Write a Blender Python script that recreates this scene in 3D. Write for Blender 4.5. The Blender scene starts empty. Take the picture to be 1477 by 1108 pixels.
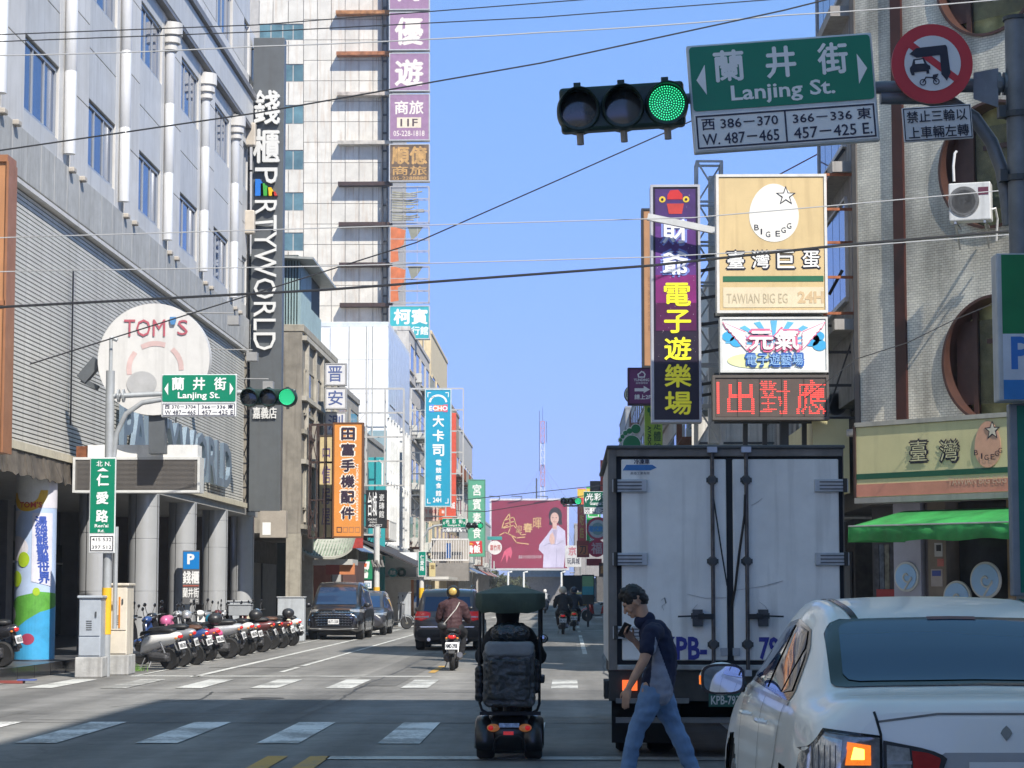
import bpy, bmesh, math, random
from math import sin, cos, pi, radians, sqrt, atan2
from mathutils import Vector, Matrix, noise
from mathutils.bvhtree import BVHTree
random.seed(7)
SC = bpy.context.scene
COL = SC.collection
# ---------------------------------------------------------------- camera (3200 px focal on a 1477 px frame)
F, CX, CY, HC = 3200.0, 738.5, 554.0, 1.62
PITCH = math.atan((852 - CY) / F); YAW = math.atan((820 - CX) / F)
cam = bpy.data.objects.new('camera', bpy.data.cameras.new('camera')); COL.objects.link(cam)
cam.location = (0, 0, HC); cam.rotation_euler = (pi/2 + PITCH, 0, YAW)
cam.data.sensor_width = 36; cam.data.lens = 36 * F / 1477; cam.data.clip_end = 6000; cam.data.clip_start = .1
SC.camera = cam
RM = cam.rotation_euler.to_matrix()
# ---------------------------------------------------------------- daylight
SUN = Vector((.55, -.85, 1.05)).normalized()       # towards the sun: behind the camera on the right
world = bpy.data.worlds.new('World'); SC.world = world; world.use_nodes = True
wn = world.node_tree.nodes; wl = world.node_tree.links
bg = wn['Background']; sky = wn.new('ShaderNodeTexSky'); sky.sky_type = 'NISHITA'; sky.sun_disc = False
sky.sun_elevation = math.asin(SUN.z); sky.sun_rotation = atan2(SUN.x, SUN.y)
sky.air_density = .6; sky.dust_density = 0; sky.ozone_density = 8
sp = wn.new('ShaderNodeSeparateColor'); cb = wn.new('ShaderNodeCombineColor'); wl.new(sky.outputs[0], sp.inputs[0])
for i, (g_, a_) in enumerate(((.40, 1.13), (.24, 1.86), (.62, 1.90))):   # the phone's response to the sky, the same in every direction
    p_ = wn.new('ShaderNodeMath'); p_.operation = 'POWER'; p_.inputs[1].default_value = g_; wl.new(sp.outputs[i], p_.inputs[0])
    q_ = wn.new('ShaderNodeMath'); q_.operation = 'MULTIPLY'; q_.inputs[1].default_value = a_; wl.new(p_.outputs[0], q_.inputs[0]); wl.new(q_.outputs[0], cb.inputs[i])
wl.new(cb.outputs[0], bg.inputs[0]); bg.inputs[1].default_value = .083
sl = bpy.data.lights.new('sun', 'SUN'); sl.energy = 2.7; sl.angle = radians(.55); sl.color = (1, .94, .84)
so = bpy.data.objects.new('sun', sl); COL.objects.link(so); so.location = (30, -20, 60)
so.rotation_euler = (-SUN).to_track_quat('-Z', 'Y').to_euler()
vs = SC.view_settings; vs.view_transform = 'Standard'; vs.look = 'None'; vs.gamma = 1; vs.use_curve_mapping = False
vs.exposure = 1.45
SC.cycles.max_bounces = 6; SC.cycles.diffuse_bounces = 4; SC.cycles.glossy_bounces = 3; SC.cycles.transmission_bounces = 4
SC.cycles.use_denoising = True

# ---------------------------------------------------------------- helpers
def P(x, y, Y):
    "the point at street depth Y seen at photo pixel x, y"
    d = RM @ Vector(((x - CX) / F, -(y - CY) / F, -1)); k = Y / d.y
    return Vector((d.x * k, Y, HC + d.z * k))
def G(x, y, z=0):
    d = RM @ Vector(((x - CX) / F, -(y - CY) / F, -1)); k = (z - HC) / d.z
    return Vector((d.x * k, d.y * k, z))
def PX(x, y, X):
    "the point on the plane X = const seen at the pixel"
    d = RM @ Vector(((x - CX) / F, -(y - CY) / F, -1)); k = X / d.x
    return Vector((X, d.y * k, HC + d.z * k))
_M = {}
def M(col, rough=.6, metal=0., var=.12, scale=3., bump=0., streak=0., bscale=None, emit=0., alpha=1., coat=0., dirt=None, rnd=.0, spec=.5, bevel=0):
    if isinstance(col, str):
        h = col; col = tuple(((int(h[i:i+2], 16) / 255) ** 2.2) for i in (0, 2, 4))
    key = (tuple(round(c, 4) for c in col), rough, metal, var, scale, bump, streak, bscale, emit, alpha, coat, dirt, rnd, spec)
    if key in _M: return _M[key]
    m = bpy.data.materials.new('surface'); _M[key] = m; m.use_nodes = True
    nt = m.node_tree; n = nt.nodes; l = nt.links; b = n['Principled BSDF']
    b.inputs['Roughness'].default_value = rough; b.inputs['Metallic'].default_value = metal
    b.inputs['Specular IOR Level'].default_value = spec
    if coat: b.inputs['Coat Weight'].default_value = coat; b.inputs['Coat Roughness'].default_value = .04
    c4 = (*col, 1)
    tc = n.new('ShaderNodeTexCoord')
    if emit:
        b.inputs['Emission Color'].default_value = c4; b.inputs['Emission Strength'].default_value = emit
    last = None
    if var or streak or rnd or dirt:
        no = n.new('ShaderNodeTexNoise'); no.inputs['Scale'].default_value = scale; no.inputs['Detail'].default_value = 7; no.inputs['Roughness'].default_value = .65
        l.new(tc.outputs['Object'], no.inputs['Vector'])
        mr = n.new('ShaderNodeMapRange'); mr.inputs[1].default_value = .3; mr.inputs[2].default_value = .7; mr.inputs[3].default_value = 1 - var * 1.6; mr.inputs[4].default_value = 1 + var * .6
        l.new(no.outputs['Fac'], mr.inputs[0]); fac = mr.outputs[0]
        if rnd:
            oi = n.new('ShaderNodeObjectInfo'); m2 = n.new('ShaderNodeMapRange'); m2.inputs[3].default_value = 1 - rnd; m2.inputs[4].default_value = 1 + rnd
            l.new(oi.outputs['Random'], m2.inputs[0]); mu = n.new('ShaderNodeMath'); mu.operation = 'MULTIPLY'; l.new(fac, mu.inputs[0]); l.new(m2.outputs[0], mu.inputs[1]); fac = mu.outputs[0]
        mx = n.new('ShaderNodeMix'); mx.data_type = 'RGBA'; mx.blend_type = 'MULTIPLY'; mx.inputs[0].default_value = 1; mx.inputs[6].default_value = c4
        l.new(fac, mx.inputs[7]); last = mx.outputs[2]
        if streak:
            mp = n.new('ShaderNodeMapping'); mp.inputs['Scale'].default_value = (5, 5, .35); l.new(tc.outputs['Object'], mp.inputs[0])
            n2 = n.new('ShaderNodeTexNoise'); n2.inputs['Scale'].default_value = 1.4; n2.inputs['Detail'].default_value = 6; l.new(mp.outputs[0], n2.inputs['Vector'])
            m3 = n.new('ShaderNodeMapRange'); m3.inputs[1].default_value = .52; m3.inputs[2].default_value = .75; m3.inputs[3].default_value = 0; m3.inputs[4].default_value = streak
            l.new(n2.outputs['Fac'], m3.inputs[0])
            m4 = n.new('ShaderNodeMix'); m4.data_type = 'RGBA'; l.new(m3.outputs[0], m4.inputs[0]); l.new(last, m4.inputs[6])
            d = dirt or (.07, .06, .05); m4.inputs[7].default_value = (*d, 1); last = m4.outputs[2]
        l.new(last, b.inputs['Base Color'])
        rr = n.new('ShaderNodeMapRange'); rr.inputs[3].default_value = min(1, rough + .12); rr.inputs[4].default_value = max(.02, rough - .08)
        l.new(no.outputs['Fac'], rr.inputs[0])
        if rough > .15: l.new(rr.outputs[0], b.inputs['Roughness'])
    else:
        b.inputs['Base Color'].default_value = c4
    if bump:
        nb = n.new('ShaderNodeTexNoise'); nb.inputs['Scale'].default_value = bscale or scale * 6; nb.inputs['Detail'].default_value = 5
        l.new(tc.outputs['Object'], nb.inputs['Vector'])
        bu = n.new('ShaderNodeBump'); bu.inputs['Strength'].default_value = bump; bu.inputs['Distance'].default_value = .02
        l.new(nb.outputs['Fac'], bu.inputs['Height']); l.new(bu.outputs[0], b.inputs['Normal'])
    if alpha < 1: b.inputs['Alpha'].default_value = alpha
    return m

class MB:
    def __init__(s): s.v = []; s.f = []; s.m = []; s.cm = 0
    def add(s, vs_, fs):
        b = len(s.v); s.v += [tuple(v) for v in vs_]; s.f += [tuple(b + i for i in f) for f in fs]; s.m += [s.cm] * len(fs); return s
    def bx(s, x0, x1, y0, y1, z0, z1):
        if x0 > x1: x0, x1 = x1, x0
        if y0 > y1: y0, y1 = y1, y0
        if z0 > z1: z0, z1 = z1, z0
        return s.add([(x, y, z) for x in (x0, x1) for y in (y0, y1) for z in (z0, z1)], [(0,1,3,2),(4,6,7,5),(0,4,5,1),(2,3,7,6),(0,2,6,4),(1,5,7,3)])
    def rings(s, rs, close=True, cap=True):
        n = len(rs[0]); b = len(s.v); f = []
        for r in rs: s.v += [tuple(p) for p in r]
        for i in range(len(rs) - 1):
            for j in range(n if close else n - 1):
                k = (j + 1) % n
                f.append((b + i*n + j, b + i*n + k, b + (i+1)*n + k, b + (i+1)*n + j))
        if cap: f.append(tuple(b + j for j in range(n))[::-1]); f.append(tuple(b + (len(rs)-1)*n + j for j in range(n)))
        s.f += f; s.m += [s.cm] * len(f); return s
    def tube(s, pts, r, n=8, cap=True, flat=1.):
        pts = [Vector(p) for p in pts]; rs = []; N = len(pts)
        rad = r if isinstance(r, (list, tuple)) else [r] * N
        up = None
        for i, p in enumerate(pts):
            t = (pts[min(i+1, N-1)] - pts[max(i-1, 0)])
            t = t.normalized() if t.length > 1e-9 else Vector((0, 0, 1))
            if up is None: up = Vector((0, 0, 1)) if abs(t.z) < .9 else Vector((0, 1, 0))
            a = up.cross(t)
            if a.length < 1e-4: a = Vector((1, 0, 0)).cross(t)
            a.normalize(); c = t.cross(a); up = c
            rs.append([p + (a * cos(2*pi*j/n) + c * sin(2*pi*j/n) * flat) * rad[i] for j in range(n)])
        return s.rings(rs, True, cap)
    def cap(s, p0, r0, p1, r1, n=12):
        "capsule with two radii"
        p0 = Vector(p0); p1 = Vector(p1); d = (p1 - p0); L = d.length or 1e-6; d /= L
        pts = []; rr = []
        for k in range(5): a = pi/2 * k/4; pts.append(p0 - d * r0 * cos(a)); rr.append(max(r0 * sin(a), r0*.04))
        for k in range(5): a = pi/2 * k/4; pts.append(p1 + d * r1 * sin(a)); rr.append(max(r1 * cos(a), r1*.04))
        return s.tube(pts, rr, n)
    def limb(s, pts, rad, n=12):
        for i in range(len(pts) - 1): s.cap(pts[i], rad[i], pts[i+1], rad[i+1], n)
        return s
    def ell(s, c, r, n=16, m=10):
        rs = []
        for i in range(m + 1):
            a = -pi/2 + pi * i / m; k = max(cos(a), .02)
            rs.append([(c[0] + r[0]*k*cos(2*pi*j/n), c[1] + r[1]*k*sin(2*pi*j/n), c[2] + r[2]*sin(a)) for j in range(n)])
        return s.rings(rs)
    def lathe(s, prof, c, ax='x', n=24):
        "profile of (offset along axis, radius)"
        rs = []
        for o, r in prof:
            ring = []
            for j in range(n):
                a = 2*pi*j/n; u, w = r*cos(a), r*sin(a)
                q = {'x': (o, u, w), 'y': (w, o, u), 'z': (u, w, o)}[ax]
                ring.append((c[0]+q[0], c[1]+q[1], c[2]+q[2]))
            rs.append(ring)
        return s.rings(rs)
    def prism(s, pts, y0, y1, plane='xz'):
        "outline extruded between y0 and y1 (x, z given)"
        mk = {'xz': lambda a, b, t: (a, t, b), 'yz': lambda a, b, t: (t, a, b), 'xy': lambda a, b, t: (a, b, t)}[plane]
        n = len(pts); vs_ = [mk(a, b, y0) for a, b in pts] + [mk(a, b, y1) for a, b in pts]
        return s.add(vs_, [tuple(range(n)), tuple(range(2*n-1, n-1, -1))] + [(i, i+n, (i+1) % n + n, (i+1) % n) for i in range(n)])
    def bar(s, p0, p1, w, h=None):
        h = h or w; p0 = Vector(p0); p1 = Vector(p1); t = (p1 - p0).normalized()
        up = Vector((0, 0, 1)) if abs(t.z) < .95 else Vector((0, 1, 0))
        a = up.cross(t).normalized() * w/2; c = t.cross(a).normalized() * h/2
        return s.rings([[p + a + c, p - a + c, p - a - c, p + a - c] for p in (p0, p1)])
    def mesh(s, name, mats, smooth=False):
        me = bpy.data.meshes.new(name); me.from_pydata(s.v, [], s.f)
        for m in (mats if isinstance(mats, (list, tuple)) else [mats]): me.materials.append(m)
        if any(s.m): me.polygons.foreach_set('material_index', s.m)
        bm = bmesh.new(); bm.from_mesh(me); bmesh.ops.recalc_face_normals(bm, faces=bm.faces); bm.to_mesh(me); bm.free()
        if smooth:
            me.polygons.foreach_set('use_smooth', [True] * len(me.polygons))
            try: me.set_sharp_from_angle(angle=radians(smooth if smooth is not True else 50))
            except Exception: pass
        return me
    def out(s, name, mats, parent=None, smooth=False, bevel=0, label=None, kind=None):
        o = bpy.data.objects.new(name, s.mesh(name, mats, smooth)); COL.objects.link(o)
        if parent is not None: o.parent = parent
        if bevel:
            bv = o.modifiers.new('bevel', 'BEVEL'); bv.width = bevel; bv.segments = 2; bv.limit_method = 'ANGLE'; bv.angle_limit = radians(40)
        if label: o['label'] = label
        if kind: o['kind'] = kind
        return o
def thing(name, label, cat, loc=(0,0,0), rz=0, group=None):
    o = bpy.data.objects.new(name, None); COL.objects.link(o); o.empty_display_size = .2
    o.location = loc; o.rotation_euler = (0, 0, rz); o['label'] = label; o['category'] = cat
    if group: o['group'] = group
    return o
def tag(o, label, cat, group=None):
    o['label'] = label; o['category'] = cat
    if group: o['group'] = group
    return o
def struct(o): o['kind'] = 'structure'; return o
def L(t):
    "a mesh builder whose world coordinates become local to the thing"
    return WMB(t)
class WMB(MB):
    def __init__(s, t): super().__init__(); s.t = t
    def mesh(s, name, mats, smooth=False):
        o = s.t.location; r = Matrix.Rotation(-s.t.rotation_euler.z, 3, 'Z')
        s.v = [tuple(r @ (Vector(v) - o)) for v in s.v]
        return super().mesh(name, mats, smooth)
    def out(s, name, mats, parent=None, **k): return super().out(name, mats, parent or s.t, **k)
_TS = bpy.data.scenes.new('workbench')
def evaluated(ob):
    "the mesh of an object after its modifiers, worked out in an empty side scene so that it stays quick"
    _TS.collection.objects.link(ob); vl = _TS.view_layers[0]; vl.update(); dg = vl.depsgraph; me = bpy.data.meshes.new_from_object(ob.evaluated_get(dg)); _TS.collection.objects.unlink(ob); return me
def copy_obj(o, parent=None):
    c = o.copy(); COL.objects.link(c)
    if parent is not None: c.parent = parent
    return c
def copy_tree(o, parent=None):
    c = copy_obj(o, parent)
    for ch in KIDS.get(o.name) or [x for x in COL.objects if x.parent == o]: copy_tree(ch, c)
    return c
KIDS = {}
def clone(o, loc=None, rz=None, label=None, tint=None):
    "a copy of a thing with copies of its parts and sub-parts; tint maps part names to materials"
    kids = {}
    for x in COL.objects:
        if x.parent: kids.setdefault(x.parent.name, []).append(x)
    def rec(a, p):
        c = copy_obj(a, p)
        if tint and a.type == 'MESH':
            base = a.name.split('.')[0]
            if base in tint:
                c.material_slots[0].link = 'OBJECT'; c.material_slots[0].material = tint[base]
        for ch in kids.get(a.name, []): rec(ch, c)
        return c
    r = rec(o, None)
    if loc is not None: r.location = loc
    if rz is not None: r.rotation_euler = (r.rotation_euler[0], r.rotation_euler[1], rz)
    if label: r['label'] = label
    return r
# ---- writing
_T = {}
def glyphs(st, bold=0.):
    k = (st, bold)
    if k not in _T:
        cu = bpy.data.curves.new('writing', 'FONT'); cu.body = st; cu.size = 1; cu.offset = bold; cu.resolution_u = 2
        ob = bpy.data.objects.new('writing', cu); me = evaluated(ob)
        vs_ = [(v.co.x, v.co.y) for v in me.vertices]; fs = [tuple(p.vertices) for p in me.polygons]
        bpy.data.objects.remove(ob); bpy.data.curves.remove(cu); bpy.data.meshes.remove(me)
        _T[k] = (vs_, fs)
    return _T[k]
def put_text(mb, st, x0, x1, z0, z1, y, bold=0., em=False, rot=0, skew=0):
    cjk = any(ord(c) > 0x2e80 for c in st)
    if cjk and bold:
        k = bold * (x1 - x0) / (1 if em else len(st)) * 1.2
        for i, (dx, dz) in enumerate(((-k, 0), (k, 0), (0, -k), (0, k))): put_text(mb, st, x0 + dx, x1 + dx, z0 + dz, z1 + dz, y - i*4e-4, 0, em, rot, skew)
        return
    vs_, fs = glyphs(st, bold)
    if not vs_: return
    if em: ax, bx_, az, bz = 0, 1, -.12, .88
    else: ax = min(v[0] for v in vs_); bx_ = max(v[0] for v in vs_); az = min(v[1] for v in vs_); bz = max(v[1] for v in vs_)
    out = []
    for a, b in vs_:
        u = (a - ax) / ((bx_ - ax) or 1); w = (b - az) / ((bz - az) or 1)
        if rot == -90: u, w = w, 1 - u
        out.append((x0 + u*(x1-x0) + skew*w, y, z0 + w*(z1-z0)))
    mb.add(out, fs)
class Sign:
    "a board facing the camera; everything on it is placed by where it is on the photograph"
    def __init__(s, name, label, cat, x0, y0, x1, y1, Y, th=.12, mat=None, yaw=0, tilt=0, frame=None, group=None, fw=.04, board='board', shape=None):
        A = P(x0, y1, Y); B = P(x1, y0, Y); s.W = B.x - A.x; s.H = B.z - A.z
        s.px = (x0, y0, x1, y1); s.th = th; s.n = 0
        s.t = thing(name, label, cat, ((A.x+B.x)/2, Y, A.z), yaw, group); s.t.rotation_euler = (0, tilt, yaw)
        if mat is not None:
            m = MB()
            if shape == 'disc': m.lathe([(-th/2, s.W/2), (th/2, s.W/2)], (0, 0, s.H/2), 'y', 64)
            else: m.bx(-s.W/2, s.W/2, -th/2, th/2, 0, s.H)
            m.out(board, mat, s.t, bevel=min(.012, th*.2) if shape != 'disc' else 0, smooth=40 if shape else False)
        if frame is not None:
            m = MB(); w, h, q = s.W/2, s.H, fw; a, b = -th/2 - .02, th/2 + .005
            m.bx(-w-q, -w, a, b, -q, h+q).bx(w, w+q, a, b, -q, h+q).bx(-w, w, a, b, -q, 0).bx(-w, w, a, b, h, h+q)
            m.out('frame', frame, s.t)
    def uv(s, x, y):
        x0, y0, x1, y1 = s.px
        return (x-x0)/(x1-x0)*s.W - s.W/2, (y1-y)/(y1-y0)*s.H
    def front(s, k): return -s.th/2 - .004*k
    def text(s, st, x0, y0, x1, y1, mat, k=1, bold=0., rot=0, em=False, name='lettering', thick=0, skew=0):
        m = MB(); a = s.uv(x0, y1); b = s.uv(x1, y0)
        put_text(m, st, a[0], b[0], a[1], b[1], s.front(k) - thick, bold, em, rot, skew)
        o = m.out(name, mat, s.t)
        if thick:
            so_ = o.modifiers.new('thick', 'SOLIDIFY'); so_.thickness = thick; so_.offset = 0
        return o
    def vtext(s, st, x0, y0, x1, y1, mat, k=1, bold=0., name='lettering', thick=0):
        m = MB(); n = len(st); h = (y1 - y0) / n; w = x1 - x0
        for i, ch in enumerate(st):
            a = s.uv(x0, y0 + h*(i+.96)); b = s.uv(x1, y0 + h*(i+.04)); put_text(m, ch, a[0], b[0], a[1], b[1], s.front(k) - thick, bold, True)
        o = m.out(name, mat, s.t)
        if thick:
            so_ = o.modifiers.new('thick', 'SOLIDIFY'); so_.thickness = thick; so_.offset = 0
        return o
    def panel(s, x0, y0, x1, y1, mat, k=1, name='panel', d=.003):
        m = MB(); a = s.uv(x0, y1); b = s.uv(x1, y0); m.bx(a[0], b[0], s.front(k), s.front(k) - d, a[1], b[1]); return m.out(name, mat, s.t)
    def poly(s, pts, mat, k=1, name='emblem', d=.002):
        m = MB(); q = [s.uv(*p) for p in pts]; m.prism(q, s.front(k), s.front(k) - d); return m.out(name, mat, s.t)
    def outline(s, pts, w, mat, k=1, name='border', close=True):
        m = MB(); q = [s.uv(*p) for p in pts]; N = len(q)
        for i in range(N if close else N-1):
            a = Vector(q[i]); b = Vector(q[(i+1) % N]); t = (b - a)
            if t.length < 1e-6: continue
            t.normalize(); nn = Vector((-t.y, t.x)) * w/2; a = a - t*w/2; b = b + t*w/2; y = s.front(k)
            m.add([(c.x, y - i*1e-5, c.y) for c in (a+nn, b+nn, b-nn, a-nn)], [(0, 1, 2, 3)])
        return m.out(name, mat, s.t)
    def rect(s, x0, y0, x1, y1, w, mat, k=1): return s.outline([(x0,y0),(x1,y0),(x1,y1),(x0,y1)], w, mat, k)
    def ell(s, cx, cy, rx, ry, mat, k=1, name='emblem', n=40):
        return s.poly([(cx + rx*cos(2*pi*i/n), cy + ry*sin(2*pi*i/n)) for i in range(n)], mat, k, name)
def lattice(mb, p0, p1, w=.3, d=.3, r=.02, step=.5, diag=True):
    "a square truss between two points"
    p0 = Vector(p0); p1 = Vector(p1); t = p1 - p0; Ln = t.length; t /= Ln
    a = Vector((1, 0, 0)) if abs(t.x) < .9 else Vector((0, 0, 1)); b = t.cross(a).normalized(); a = b.cross(t).normalized()
    c = [a*w/2 + b*d/2, a*w/2 - b*d/2, -a*w/2 - b*d/2, -a*w/2 + b*d/2]
    for q in c: mb.bar(p0 + q, p1 + q, r*2)
    n = max(1, int(Ln / step))
    for i in range(n + 1):
        z = p0 + t * Ln * i / n
        for j in range(4): mb.bar(z + c[j], z + c[(j+1) % 4], r*1.5)
        if diag and i < n:
            z2 = p0 + t * Ln * (i+1) / n
            mb.bar(z + c[1], z2 + c[2], r*1.2); mb.bar(z + c[3], z2 + c[0], r*1.2)
# common materials
WHITE = M('e6e6e2', .45, var=.06); BLACK = M((.012,.012,.014), .35, var=0); RUB = M((.02,.02,.021), .8, var=.2)
STEEL = M((.45,.46,.47), .38, .8, var=.15); GALV = M((.36,.38,.40), .5, .5, var=.2, scale=8); DGREY = M((.06,.065,.07), .5, var=.15)
RUST = M((.20,.07,.03), .85, var=.35, scale=9, bump=.4); BRNZ = M((.05,.025,.02), .6, var=.3)
CONC = M((.34,.33,.30), .9, var=.2, scale=2, bump=.3, streak=.5); GLASSD = M((.02,.03,.04), .06, var=0, spec=.8)
CHROME = M((.75,.76,.78), .12, 1., var=0)
SIGNW = M((.80,.80,.79), .4, var=.04); GREEN = M((.0,.20,.14), .35, var=.04)
# ================================================================ the ground, the roads and their markings
def asphalt(name, base, patch=.25):
    m = bpy.data.materials.new(name); m.use_nodes = True; nt = m.node_tree; n = nt.nodes; l = nt.links; b = n['Principled BSDF']
    tc = n.new('ShaderNodeTexCoord')
    def no(s, d=6, r=.6):
        x = n.new('ShaderNodeTexNoise'); x.inputs['Scale'].default_value = s; x.inputs['Detail'].default_value = d; x.inputs['Roughness'].default_value = r; l.new(tc.outputs['Object'], x.inputs['Vector']); return x
    def mr(src, a, b_, c, d):
        x = n.new('ShaderNodeMapRange'); x.inputs[1].default_value = a; x.inputs[2].default_value = b_; x.inputs[3].default_value = c; x.inputs[4].default_value = d; l.new(src, x.inputs[0]); return x.outputs[0]
    def mul(a, c):
        x = n.new('ShaderNodeMath'); x.operation = 'MULTIPLY'; l.new(a, x.inputs[0]); l.new(c, x.inputs[1]); return x.outputs[0]
    big = mr(no(.16).outputs['Fac'], .35, .65, 1 - patch, 1 + patch * .5)
    mid = mul(mr(no(1.6).outputs['Fac'], .3, .7, .80, 1.10), mr(no(6, 8, .75).outputs['Fac'], .35, .65, .86, 1.08))
    fine = mr(no(70, 3, .8).outputs['Fac'], .3, .7, .7, 1.3)
    mp = n.new('ShaderNodeMapping'); mp.inputs['Scale'].default_value = (1.1, .05, 1); l.new(tc.outputs['Object'], mp.inputs[0])
    tr = n.new('ShaderNodeTexNoise'); tr.inputs['Scale'].default_value = 1.0; tr.inputs['Detail'].default_value = 4; l.new(mp.outputs[0], tr.inputs['Vector'])
    trk = mr(tr.outputs['Fac'], .38, .62, .68, 1.12)
    wv = n.new('ShaderNodeTexNoise'); wv.inputs['Scale'].default_value = 1.2; l.new(tc.outputs['Object'], wv.inputs['Vector'])
    va = n.new('ShaderNodeMixRGB'); va.inputs[0].default_value = .6; l.new(tc.outputs['Object'], va.inputs[1]); l.new(wv.outputs['Color'], va.inputs[2])
    vo = n.new('ShaderNodeTexVoronoi'); vo.feature = 'DISTANCE_TO_EDGE'; vo.inputs['Scale'].default_value = .16; l.new(va.outputs[0], vo.inputs['Vector'])
    crk = mr(vo.outputs['Distance'], .0, .004, .78, 1.0)
    fac = mul(mul(mul(big, mid), fine), mul(trk, crk))
    mx = n.new('ShaderNodeMix'); mx.data_type = 'RGBA'; mx.blend_type = 'MULTIPLY'; mx.inputs[0].default_value = 1; mx.inputs[6].default_value = (*base, 1); l.new(fac, mx.inputs[7])
    l.new(mx.outputs[2], b.inputs['Base Color']); b.inputs['Roughness'].default_value = .82
    bu = n.new('ShaderNodeBump'); bu.inputs['Strength'].default_value = .5; bu.inputs['Distance'].default_value = .006
    f2 = no(160, 2, .7); l.new(f2.outputs['Fac'], bu.inputs['Height']); l.new(bu.outputs[0], b.inputs['Normal'])
    return m
ASPH = asphalt('asphalt', (.215, .207, .196)); ASPH2 = asphalt('asphalt_worn', (.245, .236, .222), .18)
def paint(name, col, wear=.5, dens=.5):
    m = bpy.data.materials.new(name); m.use_nodes = True; nt = m.node_tree; n = nt.nodes; l = nt.links; b = n['Principled BSDF']
    tc = n.new('ShaderNodeTexCoord'); g = n.new('ShaderNodeNewGeometry')
    a = n.new('ShaderNodeTexNoise'); a.inputs['Scale'].default_value = 14; a.inputs['Detail'].default_value = 8; a.inputs['Roughness'].default_value = .75; l.new(g.outputs['Position'], a.inputs['Vector'])
    c = n.new('ShaderNodeTexNoise'); c.inputs['Scale'].default_value = 1.1; c.inputs['Detail'].default_value = 3; l.new(g.outputs['Position'], c.inputs['Vector'])
    ad = n.new('ShaderNodeMath'); ad.operation = 'ADD'; l.new(a.outputs['Fac'], ad.inputs[0]); l.new(c.outputs['Fac'], ad.inputs[1])
    r = n.new('ShaderNodeMapRange'); r.inputs[1].default_value = dens + .42; r.inputs[2].default_value = dens + .62; r.inputs[3].default_value = 1; r.inputs[4].default_value = 1 - wear; l.new(ad.outputs[0], r.inputs[0])
    mx = n.new('ShaderNodeMix'); mx.data_type = 'RGBA'; mx.inputs[6].default_value = (.19, .184, .173, 1); mx.inputs[7].default_value = (*col, 1); l.new(r.outputs[0], mx.inputs[0])
    l.new(mx.outputs[2], b.inputs['Base Color']); b.inputs['Roughness'].default_value = .7
    return m
PW = paint('worn_white_paint', (.56, .56, .53), .85, .47); PWC = paint('white_road_paint', (.58, .58, .55), .75, .56); PWN = paint('shade_lifted_white_paint', (.80, .79, .76), .8, .50); PY = paint('yellow_road_paint', (.52, .30, .05), .8, .6)  # near stripes lie in shade, so their copy of the white is lifted
def sheet(name, rects, mat, z, parent=None, kind='structure'):
    m = MB()
    for x0, x1, y0, y1 in rects: m.add([(x0, y0, z), (x1, y0, z), (x1, y1, z), (x0, y1, z)], [(0, 1, 2, 3)])
    o = m.out(name, mat, parent)
    if kind and parent is None: o['kind'] = kind
    return o
sheet('ground', [(-900, 900, -300, 2500)], M((.16,.155,.145), .9, scale=.3), -.01)
road = sheet('road', [(-10.0, 3.7, -40, 420)], ASPH2, 0)
sheet('side_road', [(-160, 160, 27.4, 36.6), (-10.0, 160, -.1, -.05)], ASPH, .004)
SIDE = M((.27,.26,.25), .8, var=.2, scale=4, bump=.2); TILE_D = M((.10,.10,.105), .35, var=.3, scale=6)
def slab(name, x0, x1, y0, y1, z, mat, km=None):
    o = struct(MB().bx(x0, x1, y0, y1, -.2, z).out(name, mat, bevel=.01)); return o
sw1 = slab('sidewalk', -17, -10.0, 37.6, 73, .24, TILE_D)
sw2 = slab('sidewalk', -17, -8.75, 73.2, 330, .13, SIDE)
sw3 = slab('sidewalk', 3.9, 8, 37.2, 330, .14, SIDE)
sw4 = slab('sidewalk', 3.9, 40, -40, 26.6, .14, SIDE)
sw5 = slab('sidewalk', -40, -10.2, -40, 26.6, .14, SIDE)
KERB = M((.36,.35,.33), .85, var=.25, scale=6, bump=.2)
for x0, ya, yb in ((3.7, 37.2, 330), (3.7, -40, 26.6)):
    m = MB().bx(x0, x0 + .195, 0, 1.18, -.2, .15); me = m.mesh('kerb_stone', KERB)
    k = 0; y = max(ya, 4)
    while y < min(yb, 120):
        o = bpy.data.objects.new('kerb_stone', me); COL.objects.link(o); o.parent = sw3 if ya > 30 else sw4; o.location = (0, y, 0); y += 1.2
for y in range(74, 130, 1):
    pass
# crosswalks: one stripe is one painted object
def stripe(x0, x1, y0, y1, mat=PW, name='crosswalk_stripe', sl=0):
    m = MB().add([(x0, y0, .009), (x1, y0, .009), (x1 + sl, y1, .009), (x0 + sl, y1, .009)], [(0, 1, 2, 3)]); o = m.out(name, mat); o.parent = road; return o
for i in range(-3, 9): stripe(-5.9 + 1.29*i, -5.45 + 1.29*i, 23.7, 27.5, PWN, sl=.0)
for i in range(-1, 11): stripe(-9.05 + 1.25*i, -8.6 + 1.25*i, 37.0, 40.6, PW if i % 2 else PWC)
stripe(-2.35, 3.5, 21.5, 21.9, PWC, 'stop_line'); stripe(-8.3, -2.6, 42.0, 42.35, PWC, 'stop_line')
for dx in (0, .42): stripe(-2.95 + dx, -2.75 + dx, 8, 21.9, PY, 'centre_line')
for a, b in ((44, 48), (53.8, 57.8), (63.6, 67.6)): stripe(-2.78, -2.64, a, b, PY, 'centre_line')
stripe(-7.12, -6.98, 41.8, 120, PWC, 'edge_line'); stripe(-8.28, -8.2, 42.5, 75, PWC, 'parking_line')
y = 44
stripe(-5.77, -5.66, 44.3, 47.0, PWC, 'lane_line'); stripe(-5.77, -5.66, 47.8, 84, PWC, 'lane_line')
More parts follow.
